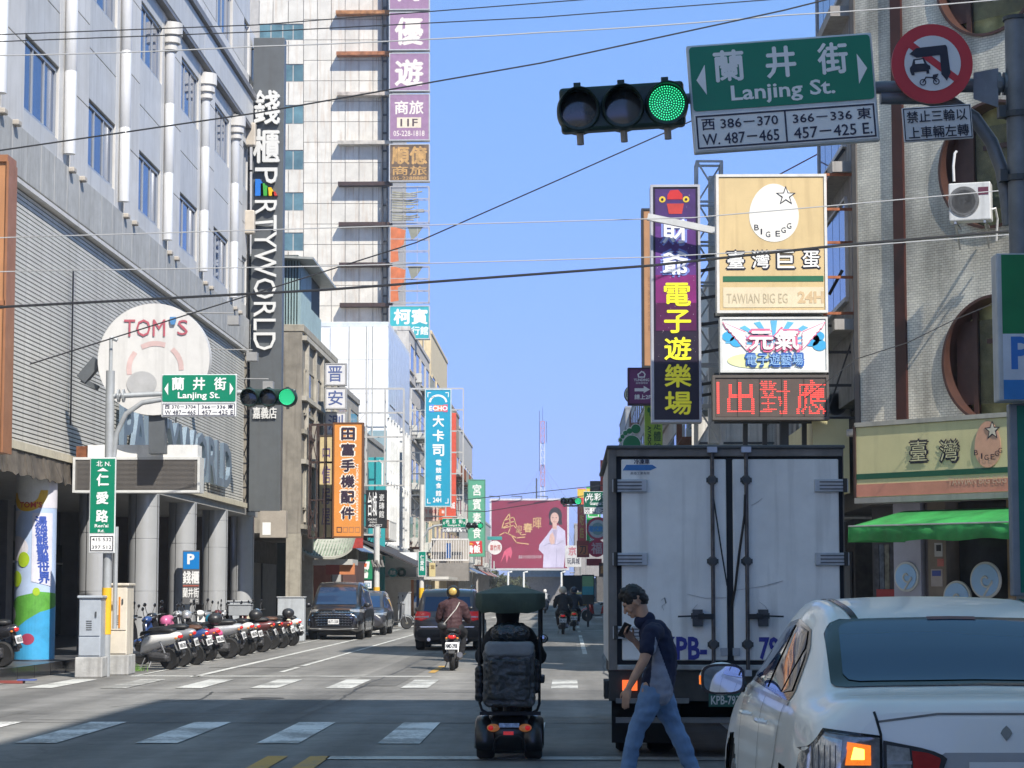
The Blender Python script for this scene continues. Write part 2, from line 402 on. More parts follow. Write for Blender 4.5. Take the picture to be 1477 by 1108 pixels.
for k in range(9): stripe(.35, .47, 57 + k*10, 66 + k*10 if k < 2 else 61 + k*10, PWC, 'lane_line')
for y0 in (90, 108, 128, 150, 176): stripe(-7.5, 3.2, y0, y0 + .5, PW, 'stop_line')
for k in range(10): stripe(-8.4 + k*1.25, -7.95 + k*1.25, 133, 137, PWC)
# manhole covers
for x, y in ((-4.6, 33.5), (-1.2, 38.2), (1.9, 45)):
    m = MB().lathe([(.006, .02), (.012, .33)], (x, y, 0), 'z', 28); o = m.out('manhole_cover', M((.09,.085,.08), .6, .5, bump=.5, bscale=40)); o.parent = road
rp_ = random.Random(9)
for x0, x1, y0, y1, c in ((-4.9, -3.6, 30, 34.6, .86), (-1.6, .4, 28.6, 31.0, 1.12), (-7.6, -5.9, 47, 52.5, 1.1), (-3.9, -2.95, 38, 58, .88), (.9, 3.1, 42, 49, 1.1), (-6.8, -6.0, 28, 33.5, 1.12), (-2.2, .2, 60, 71, .88), (-2.0, -1.2, 8, 20, .88), (-8.4, -7.3, 28.2, 30, .9), (-1.0, 1.2, 33.2, 35.6, .9), (-5.2, -4.0, 64, 90, .9)):
    m = MB(); n = 10; pts = [(x0 + (x1-x0)*i/n + rp_.uniform(-.05, .05), y0 + rp_.uniform(-.06, .06)) for i in range(n + 1)] + [(x1 - (x1-x0)*i/n + rp_.uniform(-.05, .05), y1 + rp_.uniform(-.06, .06)) for i in range(n + 1)]
    m.add([(a, b, .0065) for a, b in pts], [tuple(range(len(pts)))]); o = m.out('road_patch', asphalt('asphalt_patch', (.2*c, .193*c, .182*c), .15)); o.parent = road
TAR = M((.055,.053,.05), .6, var=.3)
for pts in ([(-7.8, 29.2), (-4, 29.5), (-.5, 29.1), (3.2, 29.4)], [(-3.45, 28), (-3.4, 33), (-3.5, 37), (-3.42, 45), (-3.5, 60)], [(-1.5, 8), (-1.42, 15), (-1.48, 21)], [(-6.4, 31), (-5.5, 33.2), (-5.7, 36)], [(.8, 31), (1.0, 36), (.7, 44), (.9, 58)], [(-7.4, 35.2), (-2, 35.6), (2.8, 35.1)]):
    m = MB(); q_ = []
    for i in range(len(pts) - 1):
        for k in range(8): a = Vector(pts[i]).lerp(Vector(pts[i+1]), k/8); q_.append((a.x + rp_.uniform(-.03, .03), a.y + rp_.uniform(-.03, .03)))
    for i in range(len(q_) - 1):
        a = Vector(q_[i]); b = Vector(q_[i+1]); t = (b - a).normalized(); n_ = Vector((-t.y, t.x))*rp_.uniform(.014, .03); m.add([(c.x, c.y, .0068) for c in (a + n_, b + n_, b - n_, a - n_)], [(0, 1, 2, 3)])
    o = m.out('tar_seam', TAR); o.parent = road
# sky is the world; a mast and far trees come later

# ================================================================ the karaoke building on the left
FX = -10.3
kb = thing('corner_building', 'large grey panelled building on the left with slatted cladding above an arcade of round columns', 'building', (-10.3, 36, 0))
PAN = M((.54,.535,.52), .48, .15, var=.08, scale=1.2, streak=.28, rnd=.05); PAN2 = M((.60,.585,.56), .5, .1, var=.08, scale=1.2, streak=.30, dirt=(.2,.18,.15), rnd=.04)
BLUEG = M((.035,.085,.20), .05, .35, var=.3, scale=.6, spec=.9, rnd=.25); FRM = M((.42,.44,.46), .4, .5, var=.05)
core = L(kb).bx(-32, -10.4, 34, 70.0, 4.35, 27).out('wall', M((.10,.105,.115), .7))
L(kb).bx(-16, -10.25, 34, 73, 4.02, 4.21).out('ceiling_slab', M((.33,.32,.30), .8))
def panels(z0, z1, ya, yb, n, mat, x=-10.3, d=.03, name='panel', g=.02):
    w = (yb - ya) / n
    for i in range(n): L(kb).bx(x - .1, x + d, ya + w*i + g/2, ya + w*(i+1) - g/2, z0 + g/2, z1 - g/2).out(name, mat, bevel=.008)
def window(t, Y0, Y1, z0, z1, x, n=3, glass=BLUEG, fr=FRM, dirx=1):
    m = L(t); m.bx(x, x + .06*dirx, Y0, Y1, z0, z0 + .06).bx(x, x + .06*dirx, Y0, Y1, z1 - .06, z1).bx(x, x + .06*dirx, Y0, Y0 + .06, z0 + .06, z1 - .06).bx(x, x + .06*dirx, Y1 - .06, Y1, z0 + .06, z1 - .06)
    for i in range(1, n): y = Y0 + (Y1 - Y0)*i/n; m.bx(x, x + .05*dirx, y - .03, y + .03, z0 + .06, z1 - .06)
    w = m.out('window', fr)
    for i in range(n):
        a = Y0 + (Y1-Y0)*i/n + .031; b = Y0 + (Y1-Y0)*(i+1)/n - .031
        L(t).bx(x - .02*dirx, x + .02*dirx, a, b, z0 + .06, z1 - .06).out('pane', glass, w)
bays = [35.3 + 5.58*k for k in range(7)]
PIPE = M((.60,.61,.63), .35, .1, var=.05, streak=.12)
for Y0 in bays:
    Ye = min(Y0 + 5.6, 70.0)
    wy = min(Y0 + 2.95, Ye)
    for a, b in ((10.25, 10.68), (12.14, 13.25), (13.25, 14.38), (15.8, 16.3)): panels(a, b, Y0, wy, 1, PAN)
    panels(10.25, 16.3, wy, min(wy + .35, Ye), 1, PAN2)
    for z0 in (10.7, 14.4):
        if Y0 + 2.75 <= 72.7: window(kb, Y0 + .05, wy - .05, z0, z0 + 1.4, -10.38)
    if wy + .9 < Ye:
        L(kb).bx(-10.4, -10.3, wy + .35, wy + .95, 10.25, 16.3).out('recess_panel', PAN)
        for a, b in ((10.25, 11.9), (11.9, 13.7), (13.7, 15.5), (15.5, 16.3)): panels(a, b, wy + .95, Ye, 1, PAN2, d=.06)
        cy = wy + .62
        m = L(kb).lathe([(z, .125) for z in (10.5, 12.2)] + [(12.21, .118), (12.23, .118), (12.24, .125), (14.0, .125), (14.01, .118), (14.03, .118), (14.04, .125), (15.35, .125)], (-10.18, cy, 0), 'z', 20)
        m.out('pipe', PIPE, smooth=40)
        L(kb).lathe([(15.35, .15), (15.4, .2), (15.55, .2), (15.58, .26), (15.75, .26), (15.78, .31), (16.1, .31), (16.12, .2)], (-10.18, cy, 0), 'z', 20).out('pipe_collar', PAN2, smooth=30)
        for dy in (-.1, .9):
            L(kb).bx(-10.2, -10.05, cy + dy, cy + dy + .25, 10.12, 10.22).bx(-10.3, -10.2, cy + dy + .1, cy + dy + .2, 10.14, 10.22).out('floodlight', M((.42,.38,.33), .6), bevel=.02)
    # stone band below and the storeys above
    panels(9.25, 10.22, Y0, Ye, 5, M((.40,.40,.39), .6, var=.12, streak=.45, rnd=.05), d=.14)
    panels(16.42, 17.3, Y0, Ye, 2, PAN, d=.2)
    for zz in (17.55, 21.2):
        panels(zz, zz + .6, Y0, Ye, 2, PAN2, d=.05); panels(zz + 2.2, zz + 3.6, Y0, Ye, 2, PAN, d=.05)
        panels(zz + .6, zz + 2.2, Y0 + 3.2, Ye, 1, PAN2, d=.05)
        window(kb, Y0 + .1, min(Y0 + 3.1, Ye), zz + .65, zz + 2.15, -10.38, 4)
L(kb).bx(-10.4, -10.1, 34, 70.0, 16.3, 16.4).out('ledge', M((.13,.13,.14), .5)); L(kb).bx(-10.4, -10.0, 34, 70.0, 17.32, 17.5).out('ledge', M((.16,.16,.17), .5))
L(kb).bx(-10.4, -10.15, 34, 70.0, 9.14, 9.22).out('ledge', PAN2)
SLAT = M((.60,.59,.55), .5, .1, var=.1, scale=.5, streak=.35, rnd=.03)
ms = MB().add([(0,0,0),(.06,0,-.006),(.06,0,.056),(0,0,.062),(0,36.0,0),(.06,36.0,-.006),(.06,36.0,.056),(0,36.0,.062)], [(0,1,2,3),(7,6,5,4),(0,4,5,1),(1,5,6,2),(2,6,7,3),(3,7,4,0)]).mesh('slat', SLAT)
for i in range(56):
    o = bpy.data.objects.new('slat', ms); COL.objects.link(o); o.parent = kb; o.location = (-.06, -2, 4.38 + .085*i)
L(kb).bx(-10.40, -10.33, 34, 70.0, 4.3, 9.14).out('cladding_backing', M((.03,.03,.032), .8))
L(kb).bx(-10.52, -10.16, 34, 70.0, 4.22, 4.37).out('cladding_trim', M((.55,.50,.38), .5))
for y in (45.2, 57.4): L(kb).bx(-10.24, -10.21, y, y + .03, 5, 8.2).out('seam', BLACK)
# columns of the arcade
COLM = M((.50,.51,.52), .35, .3, var=.08, scale=1, streak=.12)
for k in range(7):
    cy = 38.4 + 5.6*k
    if cy > 72: cy = 71.6
    if k == 0: cy = 39.0
    m = L(kb).lathe([(.24, .38)] + sum([[(z - .012, .38), (z - .01, .372), (z + .01, .372), (z + .012, .38)] for z in (1.6, 2.9, 3.7)], []) + [(4.03, .38)], (-10.6, cy, 0), 'z', 36)
    c = m.out('column', COLM, smooth=40)
    for a in (-1.9, -.3): L(kb).bar((-10.6 + .381*cos(a), cy + .381*sin(a), .26), (-10.6 + .381*cos(a), cy + .381*sin(a), 4.0), .012).out('seam', BLACK, c)
# shopfront deep inside the arcade
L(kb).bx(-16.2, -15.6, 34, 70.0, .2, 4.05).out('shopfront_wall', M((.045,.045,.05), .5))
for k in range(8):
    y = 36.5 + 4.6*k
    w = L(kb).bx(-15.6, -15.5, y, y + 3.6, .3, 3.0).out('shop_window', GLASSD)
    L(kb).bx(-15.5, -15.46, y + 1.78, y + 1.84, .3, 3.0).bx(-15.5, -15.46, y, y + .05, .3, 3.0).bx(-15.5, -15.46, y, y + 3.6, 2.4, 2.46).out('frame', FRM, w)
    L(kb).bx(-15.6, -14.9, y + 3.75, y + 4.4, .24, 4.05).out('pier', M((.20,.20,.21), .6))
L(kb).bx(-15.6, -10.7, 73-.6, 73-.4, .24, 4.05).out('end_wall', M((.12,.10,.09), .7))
m = L(kb)
for i in range(40):
    a = 37.5 + i*.2; z0 = 3.72 + .06*abs(sin(i*.9)); m.add([(-10.14 + .03*sin(i), a, z0), (-10.14 + .03*sin(i+1), a + .2, 3.72 + .06*abs(sin((i+1)*.9))), (-10.2, a + .2, 4.2), (-10.2, a, 4.2)], [(0, 1, 2, 3)])
o = m.out('valance', M((.12,.10,.08), .8, var=.4)); sd = o.modifiers.new('s', 'SOLIDIFY'); sd.thickness = .012
# kerb front of the arcade steps
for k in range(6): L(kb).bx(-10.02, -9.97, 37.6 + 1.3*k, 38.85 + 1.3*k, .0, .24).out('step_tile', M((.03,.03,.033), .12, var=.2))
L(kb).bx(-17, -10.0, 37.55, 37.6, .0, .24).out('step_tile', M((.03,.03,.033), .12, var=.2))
# floodlight arms over the cladding
for Y_, z_ in ((58.5, 9.0), (62, 8.4), (65.4, 7.9)):
    o = L(kb).tube([(-10.3, Y_, z_), (-8.9, Y_, z_ - .02)], .018, 6).bx(-9.05, -8.75, Y_ - .16, Y_ + .16, z_ - .34, z_ - .1).out('floodlight_arm', M((.3,.3,.3), .5))
# raised letters on the cladding, reading along the street
m = MB(); put_text(m, 'PARTYWORLD', 50.0, 66.2, 4.62, 5.95, 0, .02)
m.v = [(-10.08, x, z) for x, _, z in m.v]; mm = L(kb); mm.v = m.v; mm.f = m.f; mm.m = m.m
o = mm.out('lettering', M((.22,.29,.36), .4, .4)); sd = o.modifiers.new('s', 'SOLIDIFY'); sd.thickness = .12
# wrapped column near the corner (flat print round the column)
cyw = 44.0; cw = thing('column_wrap', 'painted vinyl wrap with a green hill and blue pond round an arcade column', 'column wrap', (-10.6, cyw, .25))
def wrapm(pts_list, r, name, mat, parent=cw, dens=.05):
    "polygons given as (u in metres round the column, z) laid on the cylinder"
    bm = bmesh.new()
    for pts in pts_list:
        vs_ = [bm.verts.new((u, 0, z)) for u, z in pts]
        try: bm.faces.new(vs_)
        except Exception: pass
    bmesh.ops.triangulate(bm, faces=bm.faces)
    for u in [i*.06 for i in range(-14, 15)]:
        bmesh.ops.bisect_plane(bm, geom=bm.verts[:] + bm.edges[:] + bm.faces[:], plane_co=(u, 0, 0), plane_no=(1, 0, 0))
    for v in bm.verts:
        a = v.co.x / .4; v.co = Vector((r*sin(a), -r*cos(a), v.co.z))
    me = bpy.data.meshes.new(name); bm.to_mesh(me); bm.free(); me.materials.append(mat)
    o = bpy.data.objects.new(name, me); COL.objects.link(o); o.parent = parent; return o
def disc(cx, cz, rx, rz, n=24): return [(cx + rx*cos(2*pi*i/n), cz + rz*sin(2*pi*i/n)) for i in range(n)]
WB = M((.36,.50,.78), .35, var=.1); 
L(cw).lathe([(.26, .4), (3.98, .4)], (-10.6, cyw, 0), 'z', 40).out('sleeve', M((.46,.58,.80), .35, var=.12, scale=1.5), smooth=40)
wrapm([[(-.8, 3.0), (.8, 3.0), (.8, 3.75), (-.8, 3.75)], disc(-.35, 2.2, .3, .25), [(-.8, 2.3), (-.2, 2.95), (-.8, 2.95)]], .404, 'cloud_print', M((.68,.66,.72), .4, var=.1))
wrapm([[(-.8, .02), (-.8, 1.0), (-.3, 1.25), (.2, 1.35), (.8, 1.3), (.8, .7), (.3, .6), (0, .02)]], .405, 'hill_print', M((.12,.38,.06), .4, var=.25, scale=4))
wrapm([[(-.45, .02), (-.42, .35), (-.3, .62), (-.05, .8), (.2, .95), (.8, 1.1), (.8, .02)]], .407, 'pond_print', M((.06,.36,.66), .35, var=.15))
wrapm([disc(-.5, .9, .16, .15), disc(-.47, .62, .14, .13), disc(-.38, .4, .1, .13)], .409, 'stone_print', M((.5,.52,.52), .5))
wrapm([disc(-.15, 1.98, .13, .15), disc(-.33, 1.6, .15, .16), disc(.12, 1.35, .07, .08)], .41, 'balloon_print', M((.38,.55,.03), .4))
wrapm([disc(-.03, .42, .13, .11)], .411, 'fish_print', M((.35,.05,.10), .4))
wrapm([disc(-.06, 3.35, .42, .42)], .406, 'disc_print', M((.72,.72,.70), .4)); wrapm([[(-.1 + .42*cos(a), 3.35 + .42*sin(a)) for a in [pi*1.05 + pi*.95*i/14 for i in range(15)]] + [(-.1 + .27*cos(a), 3.35 + .27*sin(a)) for a in [pi*2 - pi*.95*i/14 for i in range(15)]]], .4095, 'rim_print', M((.75,.45,.03), .4))
m = MB(); put_text(m, "TOM'S", -.26, .2, 3.0, 3.12, 0, .03)
wrapm([[ (m.v[i][0], m.v[i][2]) for i in f] for f in m.f], .412, 'lettering', M((.5,.06,.04), .4))
wrapm([[(.02, 1.55), (.45, 1.45), (.45, 2.9), (.02, 2.9)]], .4085, 'text_panel', M((.66,.66,.76), .4))
m = MB()
for i, ch in enumerate('湯姆熊歡樂世界'): put_text(m, ch, .06 + .015*i, .31 + .015*i, 2.62 - .185*i, 2.84 - .185*i, 0, .03, True)
wrapm([[(m.v[i][0], m.v[i][2]) for i in f] for f in m.f], .413, 'lettering', M((.05,.10,.42), .4))

# ---- big vertical sign at the end of the building
ps = Sign('vertical_sign', 'tall dark grey vertical sign with white raised letters reading PARTYWORLD', 'sign', 360, 57, 412, 738, 70.5, .5, M((.12,.13,.135), .45, .3, var=.1, streak=.2))
WL = M((.62,.62,.60), .4, var=.02, emit=.0)
ps.vtext('錢櫃', 362, 132, 407, 245, WL, 1, .02, thick=.12)
ps.text('P', 366, 248, 403, 271, WL, 1, .0, rot=-90, thick=.12)
ps.text('RTYWORLD', 366, 295, 403, 510, WL, 1, .0, rot=-90, thick=.12)
for i, (a, b, w, c) in enumerate(((366, 288, 14, '2a6fc4'), (375, 288, 14, '3f9a3c'), (386, 288, 12, 'e0b020'), (394, 288, 10, 'b8352a'))):
    top = 264 + i*6
    ps.poly([(a, b)] + [(a + w*sin(pi/2*k/6)*.9, top + (b-top)*(1-cos(pi/2*k/6))) for k in range(7)][:1] + [(a + w*.55, top), (a + w*.9, top + 6), (a + w, b)], M(c, .4, var=0), 1, 'emblem', .1)
ps.text('嘉義店', 366, 591, 405, 607, WL, 1, .02, thick=.05)
lm = MB(); a = P(352, 738, 70.6); b = P(352, 57, 70.6); o_ = ps.t.location
lattice(lm, a - o_, b - o_, .28, .3, .025, .75); 
for z in range(3, 20, 2): lm.bar((a.x - o_.x - .5, 0, z), (a.x - o_.x + .3, 0, z), .05)
lm.out('truss', M((.03,.03,.032), .6), ps.t)
ps2 = Sign('lamp_box', 'small beige lamp box under the tall dark vertical sign', 'lamp box', 376, 737, 414, 776, 70.5, .5, M((.35,.31,.26), .6)); ps2.panel(380, 754, 392, 772, WHITE)
for yy in (188, 313):
    z = P(340, yy + 30, 70.5).z
    L(kb).bx(-10.3, -9.98, 69.6, 69.9, z, z + .75).out('lamp_housing', M((.52,.46,.38), .5), bevel=.04)

# ---- round sign, display box, floodlit board on the facade
ts = Sign('round_sign', 'white round projecting sign with red TOM\'S lettering on the slatted wall', 'sign', 142, 443, 305, 596, 44.5, .32, M((.60,.59,.57), .45, var=.06, streak=.2), shape='disc')
RED1 = M((.42,.10,.13), .45, var=.1); 
ts.text("TOM", 180, 462, 240, 487, RED1, 2, .0, thick=.01); ts.text("'", 247, 459, 256, 470, M('5080b0', .4), 2, .03, thick=.03); ts.text("S", 258, 463, 273, 485, RED1, 2, .0, thick=.01)
PK = M((.58,.42,.40), .5, var=.15)
for q in range(5):  # plain abstract arcs
    a0 = .5 + q*1.25
    ts.outline([(226 + 38*cos(a0 + k*.15), 533 + 36*sin(a0 + k*.15)) for k in range(6)], .1, PK, 2, 'pale_arc', False)
ts.ell(207, 555, 22, 18, M((.42,.42,.42), .4), 3, 'lamp_cover')
m = WMB(ts.t); c = P(110, 555, 44.5); d = P(200, 700, 44.5)
m.bar(P(142, 520, 44.6), P(118, 548, 44.6), .22); m.bar(P(118, 548, 44.6), P(142, 560, 44.6), .1)
m.bar(P(228, 590, 44.6), P(228, 655, 44.6), .32); m.out('bracket', M((.09,.10,.11), .6))
db = Sign('display_box', 'long horizontal display box with dark mesh face and white top below the round sign', 'display', 112, 664, 288, 708, 45.2, .5, M((.12,.11,.10), .7), frame=M((.6,.6,.58), .5), fw=.05)
db.n = 0
mm = MB(); mm.bx(-db.W/2 + .25, db.W/2, -.26, .26, db.H + .05, db.H + .3); mm.out('top_cover', M((.75,.75,.73), .5, streak=.3), db.t)
MB().bx(-db.W/2, -db.W/2 + .24, -.2, .2, db.H + .05, db.H + .28).out('rusty_end', RUST, db.t)
ls = MB().bx(-db.W/2 + .05, db.W/2 - .05, -db.th/2 - .012, -db.th/2 - .002, 0, .011).mesh('louvre', M((.18,.165,.15), .6))
for i in range(24):
    o = bpy.data.objects.new('louvre', ls); COL.objects.link(o); o.parent = db.t; o.location = (0, 0, .02 + i*db.H/24.3)
MB().bx(-db.W/2 - .02, -db.W/2 + .1, .2, 2.6, 0, .2).out('bracket', DGREY, db.t)
bp = thing('wall_signboard', 'copper brown sign panel at the left edge of the slatted wall', 'sign panel', (-9.9, 38, 4))
a = P(-6, 655, 38); b = P(19, 240, 38)
L(bp).bx(-10.1, b.x, 37.6, 38.1, a.z, b.z).out('board', M((.42,.20,.09), .5, var=.15, scale=1)); L(bp).bx(-10.1, b.x + .02, 37.55, 38.15, b.z, b.z + .12).bx(b.x, b.x + .04, 37.55, 38.15, a.z, b.z).bx(-10.1, b.x + .02, 37.55, 38.15, b.z - 2.5, b.z - 2.42).out('trim', M((.30,.13,.06), .5))

pk = Sign('parking_sign', 'blue P parking sign above white characters hanging by the second column', 'sign', 263, 794, 288, 872, 60.0, .1, M((.13,.13,.135), .5))
pk.panel(264, 796, 288, 821, M('1f78c0', .4, var=0), 1); pk.text('P', 270, 799, 281, 814, SIGNW, 3, .04); pk.text('錢櫃', 264, 824, 288, 842, SIGNW, 2, .03); pk.panel(264, 844, 288, 846, M((.4,.1,.07), .5), 2)
pk.text('蘭井街', 264, 848, 288, 862, SIGNW, 2, .02); pk.text('出入口', 275, 864, 287, 869, SIGNW, 2, .02)
# ================================================================ signals, poles and street signs
def signal(label, x0, y0, x1, y1, Y, parent_name='traffic_signal', dots=True, tilt=0.):
    "three-lens horizontal signal head, green lit at the right"
    A = P(x0, y1, Y); B = P(x1, y0, Y); W = B.x - A.x; H = B.z - A.z; u = W/3; r = u*.44
    t = thing(parent_name, label, 'traffic light', ((A.x+B.x)/2, Y, (A.z+B.z)/2)); t.rotation_euler = (0, tilt, .0)
    if True: t['group'] = 'traffic light heads over the street'
    hs = M((.012,.035,.028), .4, var=.1)
    for i in (-1, 0, 1):
        if i == 0: MB().bx(-u*1.42, u*1.42, .0, .16, -H*.36, H*.40).out('housing', hs, t, bevel=.03)
        MB().lathe([(-.03, u*.47), (.0, u*.50), (.17, u*.50), (.2, u*.42)], (i*u, 0, 0), 'y', 36).out('lamp_unit', hs, t, smooth=40)
        m = MB(); n = 26   # visor: open tube, longer on top
        rs0, rs1, rs2 = [], [], []
        for k in range(n + 1):
            a = -pi*.18 + (pi*1.36)*k/n; d = .22*max(.25, sin(max(0, min(pi, (a + .57) * pi/(pi*1.36)))))
            for R, lst in ((r*1.05, rs0),): lst.append((R*cos(a) + i*u, -.03, R*sin(a)))
            rs1.append((r*1.03*cos(a) + i*u, -.03 - d, r*1.03*sin(a) - .02))
        b = len(m.v); m.add(rs0 + rs1, [(k, k+1, n+2+k, n+1+k) for k in range(n)])
        o = m.out('visor', hs, t, smooth=40); sd = o.modifiers.new('s', 'SOLIDIFY'); sd.thickness = .008
        on = i == 1
        ln = MB().lathe([(-.045, .02*r), (-.042, r*.5), (-.03, r*.93), (-.02, r*.93)], (i*u, 0, 0), 'y', 28)
        lens = ln.out('lens', M((.0,.14,.07), .3, var=0, emit=.13) if on else M((.03,.032,.035), .12, var=.3, spec=.9), t, smooth=60)
        MB().tube([(i*u, .1, -H*.42), (i*u, .1, -H*.42 - .0)], .01, 6) if False else None
        if on and dots:
            m = MB(); N = 8 if Y < 30 else 6
            for ring in range(N):
                rr = r*.88*ring/(N-1); c = max(1, int(6*ring))
                for k in range(c):
                    a = 2*pi*k/c + ring*.3; x, z = i*u + rr*cos(a), rr*sin(a); q = r*(.030 if Y < 30 else .055)
                    m.add([(x + q*cos(b*pi/3), -.05, z + q*sin(b*pi/3)) for b in range(6)], [(5,4,3,2,1,0)])
            m.out('light_points', M((.06,1.,.42), .3, var=0, emit=.8), lens, kind='stuff')
        MB().lathe([(0, .03), (.1, .03), (.12, .07), (.14, .07)], (i*u, .1, -H*.56), 'z', 10).out('drain_cap', M((.32,.28,.24), .5), t)
        MB().bx(i*u - .03, i*u + .03, .02, .08, H*.42, H*.42 + .03).out('hinge', hs, t)
    return t
def street_sign(label, rect, plate, Y, zh, en, n1, n2, scale=1., tilt=0., nums=True, green='0c7a5c'):
    x0, y0, x1, y1 = rect
    s = Sign('street_sign', label, 'street sign', x0, y0, x1, plate, Y, .09, M((.60,.62,.62), .4, .2), tilt=tilt)
    W = x1 - x0; p = W*.012; GR = M(green, .35, var=.03)
    def rr(a, b, c, d, r):
        q = []
        for cx_, cy_, a0 in ((c-r, d-r, 0), (a+r, d-r, pi/2), (a+r, b+r, pi), (c-r, b+r, 1.5*pi)):
            q += [(cx_ + r*cos(a0 + pi/2*k/4), cy_ + r*sin(a0 + pi/2*k/4)) for k in range(5)]
        return q
    s.poly(rr(x0+p, y0+p, x1-p, y1-p, W*.02), GR, 1, 'green_face', .004)
    h = y1 - y0; a = W/len(zh)
    cw = h*.40; n = len(zh)
    for i, ch in enumerate(zh):
        cx_ = x0 + W*(.22 + .56*i/(max(1, n-1))); s.text(ch, cx_ - cw*.52, y0 + h*.12, cx_ + cw*.52, y0 + h*.56, SIGNW, 3, .022)
    s.text(en, x0 + W*.22, y0 + h*.63, x0 + W*.78, y0 + h*.92, SIGNW, 3, .02)
    for sgn, xa in ((1, x0 + W*.04), (-1, x1 - W*.04)):
        s.poly([(xa, y0 + h*.52), (xa + sgn*W*.05, y0 + h*.30), (xa + sgn*W*.05, y0 + h*.74)], SIGNW, 3, 'arrow')
    if nums:
        s.panel(x0 + p, y1 + p*.5, x1 - p, plate - p, SIGNW, 1, 'number_plate'); b = max(.008, s.W*.009); bk = M((.02,.02,.05), .5, var=0)
        s.rect(x0 + p*2, y1 + p*1.5, x1 - p*2, plate - p*2, b, bk, 3); s.outline([((x0+x1)/2, y1 + p*2), ((x0+x1)/2, plate - p*2)], b, bk, 3, close=False)
        hh = plate - y1
        for j, (l_, r_) in enumerate((n1, n2)):
            ya = y1 + hh*(.16 + .38*j); yb = ya + hh*.28
            s.text(l_, x0 + W*.05, ya, x0 + W*.46, yb, bk, 3, .015); s.text(r_, x0 + W*.54, ya, x0 + W*.96, yb, bk, 3, .015)
    return s
# ---- right overhead assembly, near
YN = 18.5
street_sign('large green Lanjing St. street sign hanging beside the round no left turn sign', (1001, 57, 1267, 157), 214, YN, '蘭井街', 'Lanjing St.',
            ('西 386－370', '366－336 東'), ('W. 487－465', '457－425 E.'), tilt=-.068)
signal('large overhead traffic light with lit green lamp beside the large green street sign', 803, 112, 993, 197, YN, tilt=-.06)
rs_ = Sign('no_left_turn_sign', 'round red ringed no left turn sign with car and pedicab symbols', 'traffic sign', 1290, 36, 1405, 149, YN - .1, .03, M((.52,.03,.04), .4, var=.05), tilt=-.06, shape='disc')
rs_.ell(1348, 92, 40, 40, M((.66,.66,.68), .4, var=.03), 1, 'white_disc')
bk = M((.015,.015,.03), .5, var=0)
rs_.poly([(1378, 122), (1385, 115), (1320, 58), (1313, 65)], M((.52,.03,.04), .4, var=.05), 2, 'slash')
rs_.poly([(1316, 77), (1326, 69), (1368, 67), (1370, 70), (1372, 108), (1366, 119), (1359, 109), (1359, 81), (1326, 83)], bk, 3, 'arrow')
c_ = [(1315, 102), (1315, 97), (1318, 94), (1321, 85), (1336, 84), (1340, 93), (1344, 96), (1344, 101), (1342, 101), (1342, 107), (1338, 107), (1338, 103), (1321, 104), (1321, 108), (1317, 108)]
rs_.poly(c_, bk, 3, 'car_symbol'); rs_.poly([(1323, 92), (1323, 87), (1334, 86), (1336, 92)], M((.66,.66,.68), .4, var=.03), 4, 'car_window')
for cx_ in (1332, 1351): rs_.outline([(cx_ + 4*cos(k*pi/8), 119 + 4*sin(k*pi/8)) for k in range(16)], .008, bk, 3, 'wheel_symbol')
rs_.outline([(1332, 119), (1337, 112), (1346, 113), (1351, 119)], .01, bk, 3, 'frame_symbol', False); rs_.poly([(1346, 114), (1347, 109), (1355, 108), (1353, 112), (1350, 115)], bk, 3, 'seat_symbol')
s = Sign('supplement_plate', 'white plate with two rows of black characters under the round red ringed sign', 'traffic sign', 1304, 153, 1403, 203, YN - .1, .03, M((.66,.66,.67), .4), tilt=-.06)
s.rect(1306, 155, 1401, 201, .008, bk, 1); s.text('禁止三輪以', 1310, 159, 1396, 176, bk, 2, .01); s.text('上車輛左轉', 1311, 182, 1397, 199, bk, 2, .01)
rp = thing('signal_pole', 'grey signal pole at the right edge carrying the overhead arm', 'pole', (P(1466, 300, YN).x, YN, 0))
a = P(1466, 30, YN); px_ = a.x
GP = M((.19,.20,.215), .5, .4, var=.2, scale=3, streak=.25)
L(rp).tube([(px_, YN, .14), (px_, YN, a.z)], .1, 20).out('post', GP, smooth=40); L(rp).tube([(px_, YN, a.z), (px_, YN, a.z + .03)], .115, 20).out('post_cap', DGREY)
b1 = P(1200, 128, YN + .12); b0 = P(985, 143, YN + .12)
L(rp).tube([(px_, YN + .05, P(1466, 120, YN).z), b1, b0], [.062, .05, .045], 14).out('arm', GP, smooth=40)
c0 = [P(x, y, YN + .12) for x, y in ((1270, 141), (1330, 141), (1375, 150), (1405, 170), (1430, 205), (1445, 245), (1452, 285), (1456, 325))]
L(rp).tube(c0, .058, 14).out('brace', GP, smooth=60)
mm = L(rp)
for r, x in ((.1, 1436), (.1, 1447)): mm.tube([P(x, 121, YN + .05), P(x + 6, 121, YN + .05)], r, 12)
mm.out('flange', M((.2,.21,.22), .5, .5)); 
L(rp).rings([[P(1404, 143, YN + q) for q in (.12,)] + [P(1404, 105, YN + .12), P(1404, 105, YN), P(1404, 143, YN)], [P(1440, 155, YN + .12), P(1440, 98, YN + .12), P(1440, 98, YN - .03), P(1440, 155, YN - .03)]]).out('gusset', GP)
for yy in (170, 262): L(rp).lathe([(0, .125), (.05, .125)], (px_, YN, P(1466, yy, YN).z), 'z', 16).bx(px_ - .17, px_ - .11, YN - .05, YN + .05, P(1466, yy, YN).z, P(1466, yy, YN).z + .1).out('clamp', DGREY)
